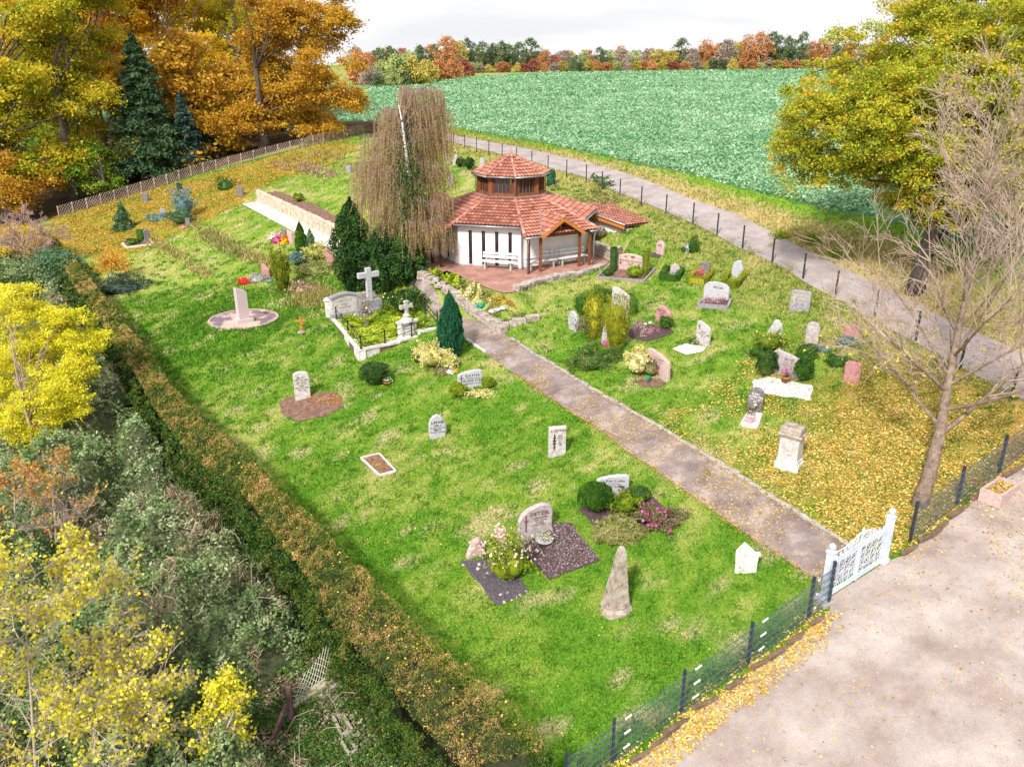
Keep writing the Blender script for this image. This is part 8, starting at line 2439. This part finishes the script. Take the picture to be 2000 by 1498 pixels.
litter(np.vstack([KERB2, [[20, 26], [24, 22], [24, 12]], GP([(1990, 1180), (1900, 1010), (1840, 1060), (1770, 1115)])]), 5200, .085, L['litter'], 'fallen_leaves', 'yellow leaves blown over the forecourt right of the gate', .035, dens=lambda P: np.clip(1.15 - seg_dist(P, KERB2) * .42 + .25 * fl(P * 2), .03, 1))
litter(LIT_O, 30000, .15, L['litter_brown'], 'fallen_leaves', 'orange-brown beech leaves on the upper slope by the wood', .03, dens=lambda P: np.clip(.7 + .3 * fl(P * .7), .1, 1))
litter(np.vstack([LIT_O, GP([(700, 300), (600, 380), (420, 470), (250, 560)])]), 5000, .12, L['litter'], 'fallen_leaves', 'bright leaves scattered on the upper slope', .04, within=on_turf)
litter(LAWN, 3800, .075, L['litter'], 'fallen_leaves', 'single pale leaves scattered over the whole lawn', .04, within=lambda P: on_turf(P) & (P[:, 1] < 48))
litter(COURT, 9500, .07, L['litter'], 'fallen_leaves', 'single pale leaves scattered over the gravel forecourt', .035, dens=lambda P: np.clip(.25 + .22 * fl(P) + .8 * np.exp(-seg_dist(P, KERB2) / 1.5), .04, 1))
kb = np.vstack([KERB + np.array([-.5, .7]) * .55, KERB[::-1] + np.array([.5, -.7]) * .8])
litter(kb, 8000, .08, L['litter'], 'fallen_leaves', 'drift of brown and yellow leaves against the kerb of the mesh fence', .04, dens=lambda P: np.clip(.9 - seg_dist(P, KERB + np.array([.12, -.17])) * 1.4 + .25 * fl(P * 2.2), .05, 1))
pth = np.vstack([PATH_L, PATH_R[::-1]])
litter(pth, 15000, .05, L['litter'], 'fallen_leaves', 'small pale leaves strewn over the path', .045, dens=lambda P: np.clip(.6 + .35 * fl(P * 1.4) - .02 * (P[:, 1] - 20), .08, 1))
for ln, nm in ((PATH_L, 'brown leaves gathered along the left edge of the path'), (PATH_R, 'brown leaves gathered along the kerb of the path')):
    pr_ = resample(ln, 1500); pr_ = pr_ + rng.normal(0, .09, pr_.shape); pr_ = pr_[(pr_[:, 1] < 34)]
    tag(leaf_obj('fallen_leaves', np.column_stack([pr_, hgt(pr_[:, 0], pr_[:, 1]) + .06]), .07, L['litter_brown'], None, flat=True, aspect=.7), nm, kind='stuff')
ht, _s = hedge_pts(420, 'top'); ht[:, 2] += .05
tag(leaf_obj('fallen_leaves', ht, .07, L['litter'], None, flat=True, aspect=.8), 'single pale leaves lying on top of the clipped hedge', kind='stuff')
# green weeds along fence foot and in the rubble corner
pw = resample(KERB + np.array([-.28, .36]), 260) ; pw = np.repeat(pw, 12, 0) + rng.normal(0, .13, (260 * 12, 2)); pw = pw[Field(72, .9, 2, 2)(pw) > 0]
stuff_leaves('fence_weeds', pw, .0, .10, .05, L['box'], 'green weeds between the mesh fence and its kerb')
Pr = poly_scatter(RUB, 17000); Pr = Pr[F6(Pr * .9 + 3) > -.3]
stuff_leaves('ground_weeds', Pr, .05, .30, .075, L['boxlime'] if False else L['box'], 'green weeds in the rubble corner below the hedge', up=.5)
Pr = poly_scatter(RUB, 3500)
stuff_leaves('ground_litter', Pr, .08, .16, .09, L['bramble_brown'], 'brown dead leaves and stalks in the rubble corner', flat=True)
# pale stones on the edges of the slate chip bed
def stones(pts, r, label, mat=M['pink_stone']):
    for i, (x, y) in enumerate(pts):
        P = G(x, y); mb = MB(); g = random.Random(i + int(x)); rr = r * g.uniform(.7, 1.2)
        ngon_loft(mb, [(rr * .7, -.03, 0), (rr, rr * .25, 0), (rr * .75, rr * .6, 0), (rr * .3, rr * .72, 0)], 7, g.random(), rr * .08)
        tag(mb.build('loose_stone', mat, None, False, P), label, 'stone', label + 's' if not label.endswith('s') else label)
stones([(938, 1112), (946, 1105), (942, 1122), (952, 1120), (958, 1128), (905, 1104), (1020, 1150), (1028, 1156), (1008, 1166), (985, 1176), (992, 1158), (978, 1162), (1000, 1172), (1016, 1162)], .06, 'pinkish fist-sized stone edging the slate chip bed')
stones([(1260, 634), (1270, 632), (1296, 633)], .14, 'pale stone at the back rim of the black soil patch', WS)
stones([(1472, 748), (1484, 744), (1497, 743), (1542, 752), (1550, 756), (1558, 760), (1570, 760)], .10, 'rounded pinkish boulder at the head of the white pebble bed')
stones([(972, 607), (982, 604), (962, 610)], .2, 'whitish stone on the withered bed by the terrace corner', WS)

# rough banks and worn hummocks on the far left slope
def rough(pxs, n, w, h, mat, label):
    c = resample(GP(pxs), n); c = c + rng.normal(0, w, c.shape); c = c[Field(n % 83, 1.8, 2, 2)(c) > -.5]
    ds = np.hypot(c[:, 0], c[:, 1]); V, Fc = blades(c, h * rng.uniform(.3, 1.4, len(c)), .03 + .0014 * ds, None)
    tag(link('rough_grass', np_mesh('rough_grass', V, Fc, mat, np.clip(rng.normal(.45, .25, len(c)), 0, 1))), label, kind='stuff')
rough([(290, 470), (350, 500), (410, 540)], 1500, .3, .24, L['drygrass'], 'straw coloured bank right of the leftmost kerbed bed')
rough([(375, 440), (430, 470), (480, 500), (540, 520)], 3000, .32, .28, L['drygrass'], 'rough dry bank stepping down the far slope')
rough([(400, 455), (470, 500)], 1500, .35, .28, L['heather'], 'olive weeds on the stepped bank of the far slope')
rough([(540, 318), (600, 330), (650, 345)], 1300, .6, .25, L['bramble_brown'], 'brown hummocks on the upper slope below the bronze beech')
rough([(610, 300), (690, 320), (700, 350)], 1500, .7, .3, L['drygrass'], 'dry hummocks left of the weeping birch')
rough([(580, 570), (640, 590)], 2400, .5, .35, L['drygrass'], 'dry tussocks above the walled plot')
pebbles(COURT, 5200, .008, .022, M['kerb'], 'loose grit lying on the forecourt', 'loose_grit', .035)
